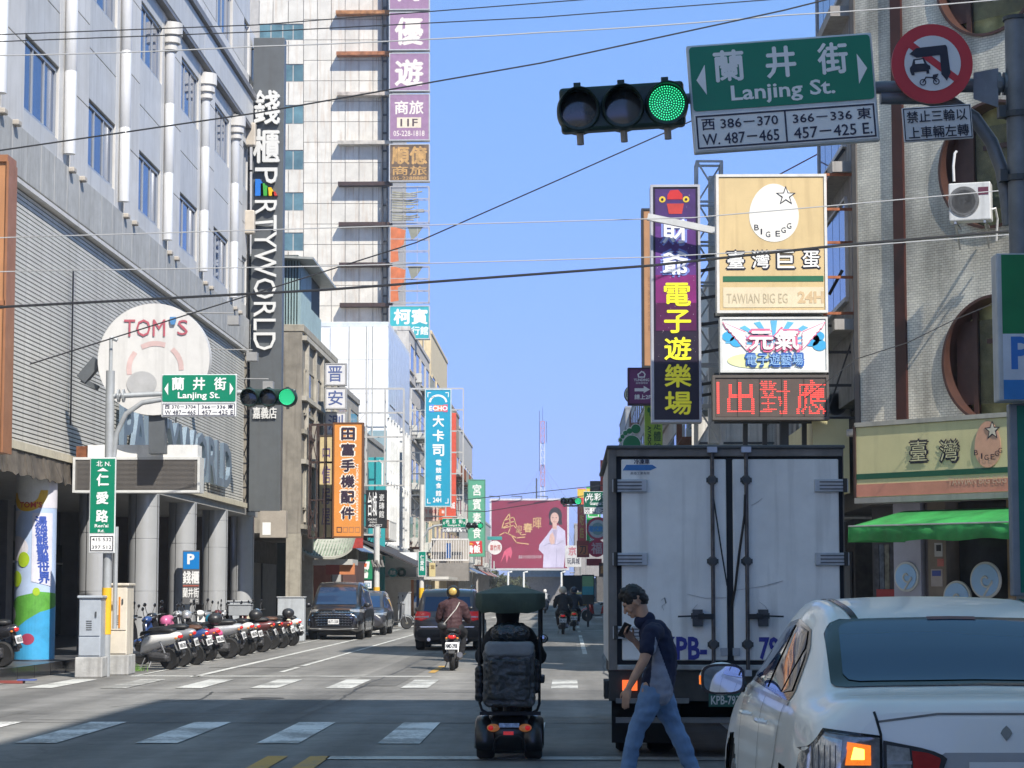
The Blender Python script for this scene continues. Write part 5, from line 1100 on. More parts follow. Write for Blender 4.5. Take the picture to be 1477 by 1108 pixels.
def dotmatrix(s, st, x0, y0, x1, y1, n=15):
    vs_, fs = glyphs(st); tris = [[Vector(vs_[i]) for i in f] for f in fs]; ax = min(v[0] for v in vs_); bx_ = max(v[0] for v in vs_); az = min(v[1] for v in vs_); bz = max(v[1] for v in vs_)
    bvh = BVHTree.FromPolygons([(v[0], v[1], 0) for v in vs_], fs); m = MB(); nx = int(n*(x1-x0)/(y1-y0)*1.35)
    for i in range(nx):
        for j in range(n*1):
            u = (i + .5)/nx; w = (j + .5)/n
            if any(bvh.ray_cast(Vector((ax + (bx_-ax)*(u + du), az + (bz-az)*(w + dw), 1)), Vector((0, 0, -1)))[0] is not None for du in (-.006, 0, .006) for dw in (-.012, 0, .012)):
                a = s.uv(x0 + (x1-x0)*u, y1 - (y1-y0)*w); q = s.W/(nx*2.6)*(x1-x0)/(s.px[2]-s.px[0]); y = s.front(1); m.add([(a[0]-q, y, a[1]-q*.75), (a[0]+q, y, a[1]-q*.75), (a[0]+q, y, a[1]+q*.75), (a[0]-q, y, a[1]+q*.75)], [(0, 1, 2, 3)])
    m.out('light_points', LEDR, s.t, kind='stuff')
dotmatrix(s, '出', 1048, 552, 1087, 599, 16); dotmatrix(s, '對', 1095, 550, 1138, 599, 17); dotmatrix(s, '應', 1147, 549, 1189, 599, 17); dotmatrix(s, 'I', 1033, 552, 1037, 598, 16)
for i in range(1, 5): s.outline([(1031 + 31.8*i, 547), (1031 + 31.8*i, 602)], .012, M((.03,.025,.02), .6), 2, 'seam', False)
# rusty frame between the signs and the wall
rf = thing('rusty_frame', 'rust orange steel frame between the tan egg sign and the tiled wall', 'frame', (4.9, 41.9, 4))
m = L(rf); m2 = L(rf)
for x in (1190, 1233):
    for Y in (41.6, 42.2): m.bar(P(x, 455, Y), P(x + .0, 252, Y), .06)
for y in (252, 302, 350, 400, 452):
    for Y in (41.6, 42.2): m.bar(P(1190, y, Y), P(1233, y, Y), .05)
m.out('frame_bars', M((.34,.11,.045), .75, var=.3, scale=8))
for x in (1192, 1236):
    m2.bar(P(x, 636, 42.0), P(x, 455, 42.0), .07)
for y in (470, 508, 556, 603, 625): m2.bar(P(1190, y, 42.0), P(1237, y, 42.0), .05)
m2.bar(P(1192, 600, 42.0), P(1236, 470, 42.0), .03); m2.bar(P(1192, 250, 42.4), P(1236, 190, 42.4), .06); m2.bar(P(1215, 390, 42.4), P(1196, 425, 42.4), .06)
m2.out('lower_bars', M((.03,.028,.027), .6))
sm = thing('sign_mount', 'dark steel posts and rails holding the stacked signs above the truck', 'frame', (3.6, 42.2, 4)); m = L(sm)
for x in (1075, 1103, 1132, 1160): m.bar(P(x, 660, 42.3), P(x, 440, 42.3), .09)
for y in (455, 541, 608): m.bar(P(1030, y, 42.2), P(1192, y, 42.2), .08)
m.bar(P(1131, 650, 42.1), P(1131, 605, 42.1), .16); m.out('posts', M((.05,.05,.05), .6))
# long dark purple vertical sign
VP_ = M((.018,.010,.028), .4, var=.1)
s = Sign('arcade_sign', 'tall dark purple vertical sign with white and yellow neon-like characters', 'sign', 943, 273, 1005, 607, 44.8, .5, VP_, frame=M((.52,.52,.55), .4, .4), fw=.05)
for i, (a, b, cc) in enumerate(((273, 330, (.07,.03,.15)), (330, 400, (.13,.04,.24)), (400, 440, (.22,.02,.16)), (440, 480, (.09,.01,.07)))): s.panel(946, a + (3 if i == 0 else 0), 1002, b, M(cc, .4, var=.35, scale=1.2), 1, 'purple_panel')
random.seed(5)
m = MB()
for k in range(70):
    x = random.uniform(947, 1001); y = random.uniform(276, 520)**1.0; q = random.uniform(.15, .5); m.prism([s.uv(x - q, y), s.uv(x, y - q*1.6), s.uv(x + q, y), s.uv(x, y + q*1.6)], s.front(2.2), s.front(2.2) - .001)
m.out('sparkles', M((.6,.55,.62), .4), s.t, kind='stuff')
for cx_, r in ((956, 4.5), (989, 4.5)): s.ell(cx_, 291, r, r, M((.7,.5,.05), .4), 3, 'coin'); s.ell(cx_, 291, r*.4, r*.4, VP_, 5, 'coin_hole')
s.poly([(963, 285), (967, 278), (978, 277), (984, 284), (984, 291), (963, 291)], M((.55,.03,.03), .4), 3, 'red_ornament'); s.poly([(962, 297), (986, 297), (983, 312), (965, 312)], M((.5,.05,.04), .4), 3, 'red_ornament')
for i, ch in enumerate('財爺'):
    y = 320 + 45*i; s.text(ch, 955, y, 992, y + 35, M((.22,.28,.70), .4), 4, .07); s.text(ch, 956.5, y + 1, 990.5, y + 34, M((.80,.82,.9), .4, var=0), 9, .02)
YE = M((.80,.76,.03), .4, var=0, emit=.05)
for i, ch in enumerate('電子遊樂場'):
    y = 412 + 38.8*i; s.text(ch, 958, y, 994, y + 32, YE, 4, .017)
bm_ = thing('steel_arm', 'white steel arm reaching left across the dark purple vertical sign', 'bracket', tuple(P(1010, 320, 44.2))); L(bm_).bar(P(934, 313, 44.2), P(1036, 334, 44.2), .13, .13).out('beam', M((.55,.56,.56), .5))
lt = thing('lattice_tower', 'white steel lattice tower behind the dark purple vertical sign', 'tower', (2.9, 46.3, 0)); m = L(lt)
a = P(1022, 645, 46.3); b = P(1022, 236, 46.3); lattice(m, a, b, .52, .5, .03, .75); m.out('lattice', M((.50,.52,.53), .5, .2))
m = L(lt); m.bar(P(1029, 640, 46.8), P(1029, 255, 46.8), .22); m.out('white_mast', M((.66,.67,.66), .5))
for yy in (372, 392, 432, 470, 510, 556, 572): L(lt).bar(P(1003, yy, 45.8), P(1040, yy - 6, 45.8), .06).out('stay', M((.05,.05,.05), .6))
s = Sign('brown_sign', 'narrow orange brown vertical sign left of the dark purple one', 'sign', 929, 306, 942, 529, 60, .5, M((.42,.22,.11), .5, streak=.2), frame=M((.03,.03,.035), .5), fw=.06); s.vtext('地中海洗衣文化館', 934, 400, 938, 480, M((.25,.12,.06), .5), 1)
s = Sign('purple_arrow_sign', 'small purple sign with white arrow and 2F beside the dark purple vertical sign', 'sign', 907, 533, 945, 583, 56, .35, M((.17,.035,.14), .45, var=.1), frame=M((.06,.02,.05), .5), fw=.03)
s.outline([(921, 545), (920, 541), (923, 539), (925, 537), (928, 538), (930, 541), (929, 545)], .03, SIGNW, 1, 'cloud_outline'); s.text('YUNDING', 914, 547, 936, 551, SIGNW, 1, .02); s.text('品味咖啡館', 917, 552, 934, 555, SIGNW, 1); s.poly([(915, 561), (928, 561), (928, 557.5), (937, 563), (928, 568), (928, 565.5), (915, 565.5)], SIGNW, 1, 'arrow'); s.text('請上2F', 915, 570, 938, 577, SIGNW, 1, .03)
s = Sign('round_sign', 'white round sign with dark rim half hidden behind the small purple sign', 'sign', 900, 556, 926, 582, 57.5, .2, M((.03,.05,.03), .5), shape='disc'); s.ell(913, 569, 12, 12, M((.66,.66,.5), .5), 1, 'face'); s.text('脆', 903, 564, 911, 573, M((.02,.1,.05), .5), 2, .02)
s = Sign('foot_massage_sign', 'lime green vertical sign with dark characters above the truck', 'sign', 930, 583, 955, 660, 58, .3, M((.32,.50,.06), .5, var=.1)); s.vtext('足體館', 942, 605, 953, 655, M((.02,.08,.03), .5), 1, .01); s.text('AYADOB', 934, 615, 939, 650, M((.01,.03,.02), .5), 1, .03, rot=-90)
for x, y, r in ((936, 592, 2.2), (942, 590, 2.2), (939, 598, 2.4), (945, 595, 2)): s.ell(x, y, r, r*1.8, M((.02,.16,.04), .5), 1, 'leaf')
FG = M((.01,.20,.07), .45)
def foot(sc=1.):
    q = [(913, 638, 11 + sc, 12 + sc)]
    return q
s = Sign('foot_sign', 'green footprint shaped sign with five toes above the truck', 'sign', 893, 612, 927, 662, 57, .12)
for k, (x, y, rx, ry) in enumerate(((911, 642, 12.5, 13.5), (917, 619, 6.5, 6.5), (908, 622, 4, 4), (902, 625, 3.2, 3.4), (898, 630, 2.8, 3), (895, 635, 2.2, 2.6))):
    m = MB(); q = [s.uv(x + (rx+1.3)*cos(a), y + (ry+1.3)*sin(a)) for a in [2*pi*i/30 for i in range(30)]]; m.prism(q, -.05 - .001*k, .05); m.out('white_rim', SIGNW, s.t)
    m = MB(); q = [s.uv(x + rx*cos(a), y + ry*sin(a)) for a in [2*pi*i/30 for i in range(30)]]; m.prism(q, -.075 - .001*k, -.056); m.out('sole' if k == 0 else 'toe', FG, s.t)
# ---- the right row of houses
rowhouse('right_house', 'low grey house with white corrugated wall beside the corner building', 1, 5.3, 47.6, 60, 8.6, M((.34,.32,.3), .85, streak=.5), seed=21, awn=AW)
w_ = thing('corrugated_wall', 'pale corrugated metal wall visible just above the truck', 'wall', (4, 61, 5))
for i in range(26):
    x = 998 + 5*i; a = P(x, 646, 61); b = P(x + 4.4, 606, 61); L(w_).bx(a.x, b.x, 61, 61.06, a.z - .3, b.z).out('corrugated_rib', M((.62,.60,.55), .5, streak=.35, rnd=.05))
L(w_).bx(P(998, 0, 61).x, P(1128, 0, 61).x, 61.06, 61.3, P(0, 646, 61).z - .35, P(0, 603, 61).z).out('sheet', M((.3,.29,.27), .6)); L(w_).bx(P(998, 0, 61).x, P(1128, 0, 61).x, 60.8, 60.9, P(0, 643, 61).z, P(0, 640, 61).z).out('gutter', DGREY)
rowhouse('right_house', 'tall cream house seen behind the white lattice tower', 1, 4.95, 62, 88, 12.4, M((.62,.60,.54), .8, var=.1, streak=.4, dirt=AGE), seed=22, awn=AW)
rowhouse('right_house', 'grey house hidden behind the dark purple vertical sign', 1, 5.3, 88.2, 112, 13, M((.45,.43,.4), .85, streak=.5), seed=23, awn=AW)
rowhouse('right_house', 'brown house on the right in the middle distance', 1, 5.3, 112.3, 150, 14, M((.4,.35,.3), .85, streak=.5), seed=24, awn=AW)
rowhouse('right_house', 'grey flat roofed house showing left of the lime green sign', 1, 5.3, 150.3, 205, 16.6, M((.40,.40,.40), .85, streak=.5), seed=25, awn=AW)
rowhouse('right_house', 'dark taller house behind the green footprint sign', 1, 5.3, 205.3, 228, 18.4, M((.24,.25,.26), .85, streak=.5), seed=26, awn=AW)
rowhouse('right_house', 'low house at the far end of the right row', 1, 5.3, 228.3, 285, 9.5, M((.36,.30,.28), .85, streak=.5), seed=27, awn=AW)
# far signs of the right side
s = Sign('far_red_sign', 'red block sign rising above the green street sign beside the truck', 'sign', 866, 664, 890, 712, 160, .6, M((.50,.06,.04), .6, var=.2)); s.text('牙', 870, 682, 876, 700, SIGNW, 1)
s = Sign('far_dark_sign', 'small black board left of the red block sign', 'sign', 851, 694, 866, 710, 158, .4, BLACK)
street_sign('green Guangcai St. sign beside the top left corner of the truck', (842, 709, 882, 732), 742, 115, '光彩街', 'Guangcai St.', ('西 12', '34'), ('W 56', '78'), nums=True, green='0a5a44')
signal('distant traffic light with lit green lamp in front of the crimson billboard', 808, 717, 839, 729, 115)
fp = thing('cantilever_pole', 'thin arm carrying the distant signal and green sign on the right', 'pole', (4.3, 115.3, 0)); L(fp).tube([(4.3, 115.3, 0), (4.3, 115.3, 6.2)], .1, 8).tube([(4.3, 115.3, 6), (-.3, 115.3, 6)], .05, 6).out('post_and_arm', GL)
YF = 236
s = Sign('far_sign', 'green vertical sign with white house outline and yellow red top on the right', 'sign', 846, 703, 866, 786, YF, .6, M((.04,.40,.10), .5)); s.panel(846, 705, 866, 716, M((.7,.5,.06), .5), 1); s.outline([(849, 738), (856, 732), (863, 738), (863, 746), (849, 746)], .1, SIGNW, 1, 'house_outline'); s.vtext('大家', 850, 752, 860, 782, SIGNW, 1, .02)
s = Sign('far_sign', 'red vertical sign with yellow top left of the far green vertical sign', 'sign', 833, 705, 845, 782, YF + 2, .6, M((.62,.06,.05), .5)); s.panel(833, 706, 845, 718, M((.72,.5,.06), .5), 1); s.vtext('小吃店', 836, 722, 842, 778, M((.7,.5,.1), .5), 1, .02)
s = Sign('far_round_sign', 'large red and white round restaurant sign, upper of two discs', 'sign', 846, 745, 879, 780, YF - 6, .6, M((.55,.05,.08), .5), shape='disc'); s.ell(862, 763, 13, 13, M((.6,.6,.56), .5), 1); s.ell(862, 763, 9, 9, M((.25,.4,.36), .5), 2); s.text('港式飲茶', 849, 759, 876, 767, M((.06,.3,.6), .5), 4, .06)
s = Sign('far_round_sign', 'crimson round sign with white characters, lower of two discs', 'sign', 848, 778, 873, 804, YF - 10, .6, M((.55,.02,.07), .5), shape='disc'); s.text('福', 853, 783, 868, 799, M((.7,.5,.5), .5), 1, .02)
s = Sign('far_sign', 'dark red and orange horizontal sign left of the crimson disc', 'sign', 832, 780, 850, 804, YF - 4, .5, M((.35,.05,.03), .5)); s.panel(834, 787, 848, 800, M((.6,.2,.06), .5), 1); s.text('刀', 836, 788, 845, 799, BLACK, 2, .02)
s = Sign('far_sign', 'white board with dark characters below the distant green signal', 'sign', 815, 787, 838, 818, YF + 8, .5, M((.62,.62,.64), .5)); s.text('京', 820, 789, 831, 801, M((.5,.2,.25), .5), 1, .03); s.text('玩具城', 818, 805, 836, 814, M((.06,.06,.1), .5), 1, .02)
s = Sign('far_sign', 'small dark red board below the crimson disc', 'sign', 846, 806, 868, 816, YF - 2, .4, M((.4,.05,.06), .6)); s = Sign('far_sign', 'dark board with orange characters beside the truck edge', 'sign', 864, 812, 884, 832, 140, .4, M((.08,.04,.03), .6)); s.text('鍋燒', 866, 816, 876, 828, M((.6,.3,.08), .5), 1, .02)
s = Sign('far_awning', 'black stall cover over the far right pavement', 'awning', 812, 830, 842, 852, YF - 20, 2., M((.02,.02,.022), .8))
# banner stand in green and turquoise
s = Sign('banner_stand', 'green and turquoise banner on a dark stand at the right kerb', 'banner', 839, 829, 857, 872, 100, .15, M((.035,.04,.035), .6)); s.panel(840, 831, 856, 846, M((.22,.42,.2), .5), 1); s.panel(840, 846, 856, 858, M((.05,.32,.38), .5), 1)
m = MB(); m.bar((0, 0, -1.4), (0, 0, .1), .1); m.bx(-.4, .4, -.2, .2, -1.46, -1.36); m.out('stand', BLACK, s.t)
# ---- crimson billboard across the end of the street
YB = 300.
s = Sign('billboard', 'large crimson billboard with gold brush characters and a figure in pale clothes', 'billboard', 709, 722, 818, 820, YB, .9, M((.25,.014,.048), .55, var=.18, scale=.15), frame=M((.60,.58,.58), .5), fw=.25)
GO = M((.62,.40,.16), .5, var=.1)
def brush(pts, w): s.outline(pts, w, GO, 2, 'brush_stroke', False)
for pts in ([(735, 741), (727, 752), (724, 762), (732, 758)], [(735, 741), (736, 762), (733, 770)], [(730, 750), (741, 746), (743, 753)], [(729, 756), (742, 752), (745, 758)], [(727, 762), (741, 758), (747, 765)], [(733, 770), (745, 776), (757, 775)], [(738, 773), (745, 783), (762, 785)], [(721, 772), (728, 768), (733, 770)], [(747, 765), (752, 772), (758, 771)]): brush(pts, .12)
s.text('迎', 744, 758, 753, 769, GO, 2); s.text('春', 755, 755, 768, 768, GO, 2, .02); s.text('暉', 769, 747, 781, 763, GO, 2); s.text('嘉義市市長陪伴您新年快樂', 748, 801, 781, 806, M((.5,.4,.4), .5), 2)
s.poly([(731, 792), (737, 789), (739, 797), (737, 806), (734, 801), (731, 813), (729, 800), (722, 812), (727, 796)], M((.6,.09,.15), .5), 2, 'horse_shape')
CL = M((.52,.47,.58), .6, var=.12, scale=.6); SKB = M((.6,.38,.3), .6)
s.poly([(796, 762), (805, 758), (815, 766), (816, 786), (813, 819), (783, 819), (784, 800), (777, 793), (778, 786), (789, 772)], CL, 2, 'robe'); s.poly([(797, 765), (804, 764), (801, 785), (799, 785)], M((.40,.34,.44), .6), 3, 'lapel')
s.ell(801, 744, 9.5, 12, M((.02,.014,.018), .5), 3, 'hair'); s.poly([(793, 748), (810, 748), (811, 757), (806, 757), (805, 752), (797, 752), (796, 758), (792, 757)], M((.02,.014,.018), .5), 3.2, 'hair'); s.ell(800, 748, 6, 8.5, SKB, 4, 'face'); s.poly([(797, 755), (803, 755), (803, 764), (797, 763)], SKB, 3.6, 'neck')
for x in (797.5, 802.5): s.ell(x, 747, 1.2, .5, BLACK, 5, 'eye', 8)
s.outline([(797.5, 752.5), (800, 753.3), (802.5, 752.5)], .05, M((.45,.08,.08), .5), 5, 'mouth', False)
s.poly([(793, 772), (797, 768), (800, 776), (800, 784), (795, 786), (792, 780)], SKB, 5, 'hands'); s.outline([(784, 788), (792, 784), (803, 786), (812, 780)], .12, M((.38,.34,.45), .6), 5, 'fold', False); s.outline([(803, 792), (802, 818)], .1, M((.38,.34,.45), .6), 5, 'fold', False)
m = MB()
for u in (-4.5, -1.5, 1.5, 4.5): m.bar((u, .8, 0), (u, .8, -6), .3)
m.out('posts', DGREY, s.t)
for u in (-4, -1, 2.5): MB().tube([(u, -.5, s.H + .2), (u, -.9, s.H + .5), (u - 1.4, -1.2, s.H + .55)], .06, 5).out('lamp_arm', DGREY, s.t)
fb = thing('far_shelter', 'long low grey shelter with blue roof edge under the billboard', 'shelter', (-8, 296, 0))
L(fb).bx(P(735, 0, 296).x, P(812, 0, 296).x, 296, 300, P(0, 832, 296).z, P(0, 823, 296).z).out('roof', M((.12,.25,.45), .5, var=.2)); L(fb).bx(P(735, 0, 296).x, P(815, 0, 296).x, 298, 304, 0, P(0, 832, 296).z).out('back_wall', M((.22,.21,.21), .7, var=.2)); L(fb).bx(P(722, 0, 294).x, P(815, 0, 294).x, 294, 299, P(0, 823, 294).z, P(0, 820, 294).z).out('rim', M((.5,.5,.5), .5))
for x, yt in ((733, 825), (755, 825), (808, 825)): tag(WMB(fb).tube([P(x, 853, 280) , P(x, yt, 280)], .12, 6).mesh('x', WHITE) and fb, fb['label'], 'shelter')
for x, lb in ((733, 'leftmost'), (755, 'middle'), (808, 'rightmost')):
    t = thing('lamp_post', lb + ' of the three thin white posts before the far shelter', 'lamp post', (P(x, 0, 270).x, 270, 0)); MB().tube([(0, 0, 0), (0, 0, P(0, 826, 270).z), (.5, 0, P(0, 825, 270).z)], .12, 6).out('post', WHITE, t)
# far trees: trunk, limbs and many leaf clumps
LEAF = M((.075,.085,.03), .8, var=.5, scale=1.5, rnd=.0)
def tree(label, x, Y, h, w, seed):
    r = random.Random(seed); p = P(x, 850, Y); t = thing('street_tree', label, 'tree', (p.x, Y, 0), 0, 'trees under the far billboard')
    m = MB(); m.tube([(0, 0, 0), (.1, 0, h*.25), (0, .1, h*.45)], [.22, .16, .1], 8)
    for k in range(6): a = k*1.05; m.tube([(0, 0, h*.35), (w*.3*cos(a), w*.3*sin(a), h*.6), (w*.42*cos(a), w*.42*sin(a), h*.8)], [.09, .05, .02], 5)
    m.out('trunk', M((.09,.06,.04), .9), t); m = MB()
    for k in range(26):
        a = r.uniform(0, 2*pi); rr = w*.5*sqrt(r.random()); cz_ = h*(.5 + .42*r.random()); c = Vector((rr*cos(a), rr*sin(a), cz_))
        for j in range(60):
            q = c + Vector((r.gauss(0, 1), r.gauss(0, 1), r.gauss(0, .7)))*w*.09; e = Vector((r.gauss(0, 1), r.gauss(0, 1), r.gauss(0, 1))).normalized()*.16; f = e.cross(Vector((r.gauss(0, 1), r.gauss(0, 1), r.gauss(0, 1)))).normalized()*.12; m.add([q - e, q + f, q + e, q - f], [(0, 1, 2, 3)])
    m.out('crown', LEAF, t)
tree('olive brown tree left of the far shelter under the billboard', 716, 285, 3.6, 3.4, 1); tree('darker tree between the white posts under the billboard', 738, 288, 3.3, 3.6, 2); tree('small tree at the left kerb beyond the red food sign', 703, 262, 4.2, 2.6, 3)
eb = thing('end_building', 'grey low building closing the street behind the billboard', 'building', (0, 320, 0)); L(eb).bx(-40, 30, 320, 340, 0, 3.4).out('wall', M((.25,.25,.25), .8, var=.2)); L(eb).bx(4, 26, 310, 319, 0, 9).out('side_block', M((.3,.26,.24), .8, var=.2))
for k in range(12): L(eb).bx(-36 + 5*k, -33 + 5*k, 319.9, 320, .8, 2.6).out('window', GLASSD)
eh = rowhouse('end_house', 'pale house block closing the street to the right of the crimson billboard', 1, .8, 303, 318, 10.5, M((.34,.32,.31), .8, streak=.4), seed=41, depth=9, ac=False)
# radio mast
mt = thing('radio_mast', 'tall thin red and white guyed radio mast on the horizon', 'mast', (P(783, 850, 620).x, 620, 0))
zm = P(783, 608, 620).z; seg = 8
for i in range(seg):
    a = zm*i/seg; b = zm*(i+1)/seg; m = MB(); lattice(m, (0, 0, a), (0, 0, b), 1.1, 1.1, .09, 1.6); m.out('mast_section', M((.66,.66,.68), .5) if i in (3, 4, 6) else M((.5,.2,.2), .5), mt)
MB().tube([(-.9, 0, zm - 14), (-.9, 0, zm + 3)], .08, 4).tube([(1.1, 0, zm - 6), (1.1, 0, zm)], .08, 4).tube([(0, 0, zm), (0, 0, zm + 4)], .06, 4).out('antenna', DGREY, mt)
for gx in (-25, -12, 14, 26): MB().tube([(0, 0, zm*.75), (gx, 0, 0)], .05, 4).out('guy_wire', M((.3,.32,.36), .5), mt)
tm = thing('antenna_pole', 'short dark antenna pole left of the radio mast', 'pole', (P(773, 0, 400).x, 400, 0)); MB().tube([(0, 0, 0), (0, 0, P(773, 690, 400).z)], .15, 5).out('post', DGREY, tm)
# ---- unseen houses: right shades the crossing, left is added; walls kept pale for bounce light
nb_ = rowhouse('near_corner_house', 'corner house on the near right just outside the view whose shade crosses the junction', 1, 5.6, -22, 15.2, 22, M((.82,.79,.72), .8), seed=31, rail=False, ac=False, depth=14)
rowhouse('added_left_house', 'unseen pale house added on the near left to bounce light into the crossing', -1, -12.2, -22, 25.5, 13, M((.84,.81,.74), .8), seed=32, rail=False, ac=False, depth=14)
# ---- overhead wires
WR = M((.02,.02,.022), .5, var=0); WL_ = M((.42,.42,.42), .5, var=0)
def wire(label, pts, Y, r, mat, sag=0, ext=8):
    q = [P(x, y, Y) for x, y in pts]; e0 = q[0] + (q[0] - q[1]).normalized()*ext; e1 = q[-1] + (q[-1] - q[-2]).normalized()*ext
    allp = [e0]; 
    for i in range(len(q) - 1):
        for k in range(8):
            t = k/8; p = q[i].lerp(q[i+1], t); allp.append(p - Vector((0, 0, sag*4*t*(1-t))))
    allp += [q[-1], e1]
    m = MB(); c = sum(allp, Vector())/len(allp); m.tube([p - c for p in allp], r*.75, 5); o = m.out('overhead_wire', mat); o.location = c; tag(o, label, 'wire', 'overhead wires'); return o
wire('topmost thin grey wire, leaving the frame top right of the purple signs', [(0, 50), (370, 36), (835, 0)], 32, .012, WR)
wire('second thin wire from the top', [(0, 60), (370, 46), (780, 25), (1130, -2)], 32, .012, WR)
wire('third wire from the top, crossing the green street sign', [(0, 80), (370, 67), (780, 47), (1130, 22), (1477, -4)], 32, .014, WL_, .02)
wire('dark wire rising from the left edge to the top right above the overhead signal', [(0, 217), (370, 163), (780, 91), (1130, 15), (1190, 0)], 31, .016, WR)
wire('thin pale wire crossing the upper part of the tan egg sign', [(0, 343), (500, 328), (1000, 314), (1220, 295), (1477, 272)], 33, .012, WL_)
wire('thin pale wire crossing the characters of the tan egg sign', [(0, 392), (470, 384), (940, 371), (1220, 356), (1477, 337)], 33, .012, WL_)
wire('thick black wire crossing the whole street', [(0, 443), (470, 418), (940, 383), (1220, 353), (1450, 334)], 31, .026, WR)
wire('dark service wire from the left pole up to the top right corner', [(165, 487), (340, 432), (600, 350), (800, 262), (1003, 172), (1180, 98), (1345, 0)], 42, .018, WR)
wire('slack wire hanging across the tiled wall of the corner building', [(1180, 560), (1235, 518), (1310, 494), (1375, 462), (1440, 435), (1490, 412)], 37.5, .012, WR, 0, .3)
wire('faint wire high above the left end of the far street', [(580, 715), (660, 722), (870, 700)], 130, .03, WR); wire('faint wire passing just above the billboard', [(590, 735), (700, 738), (862, 712)], 130, .03, WR); wire('red brown wire left of the pale corner building', [(1105, 262), (1180, 222)], 48, .02, M((.3,.1,.1), .6), 0, .3)
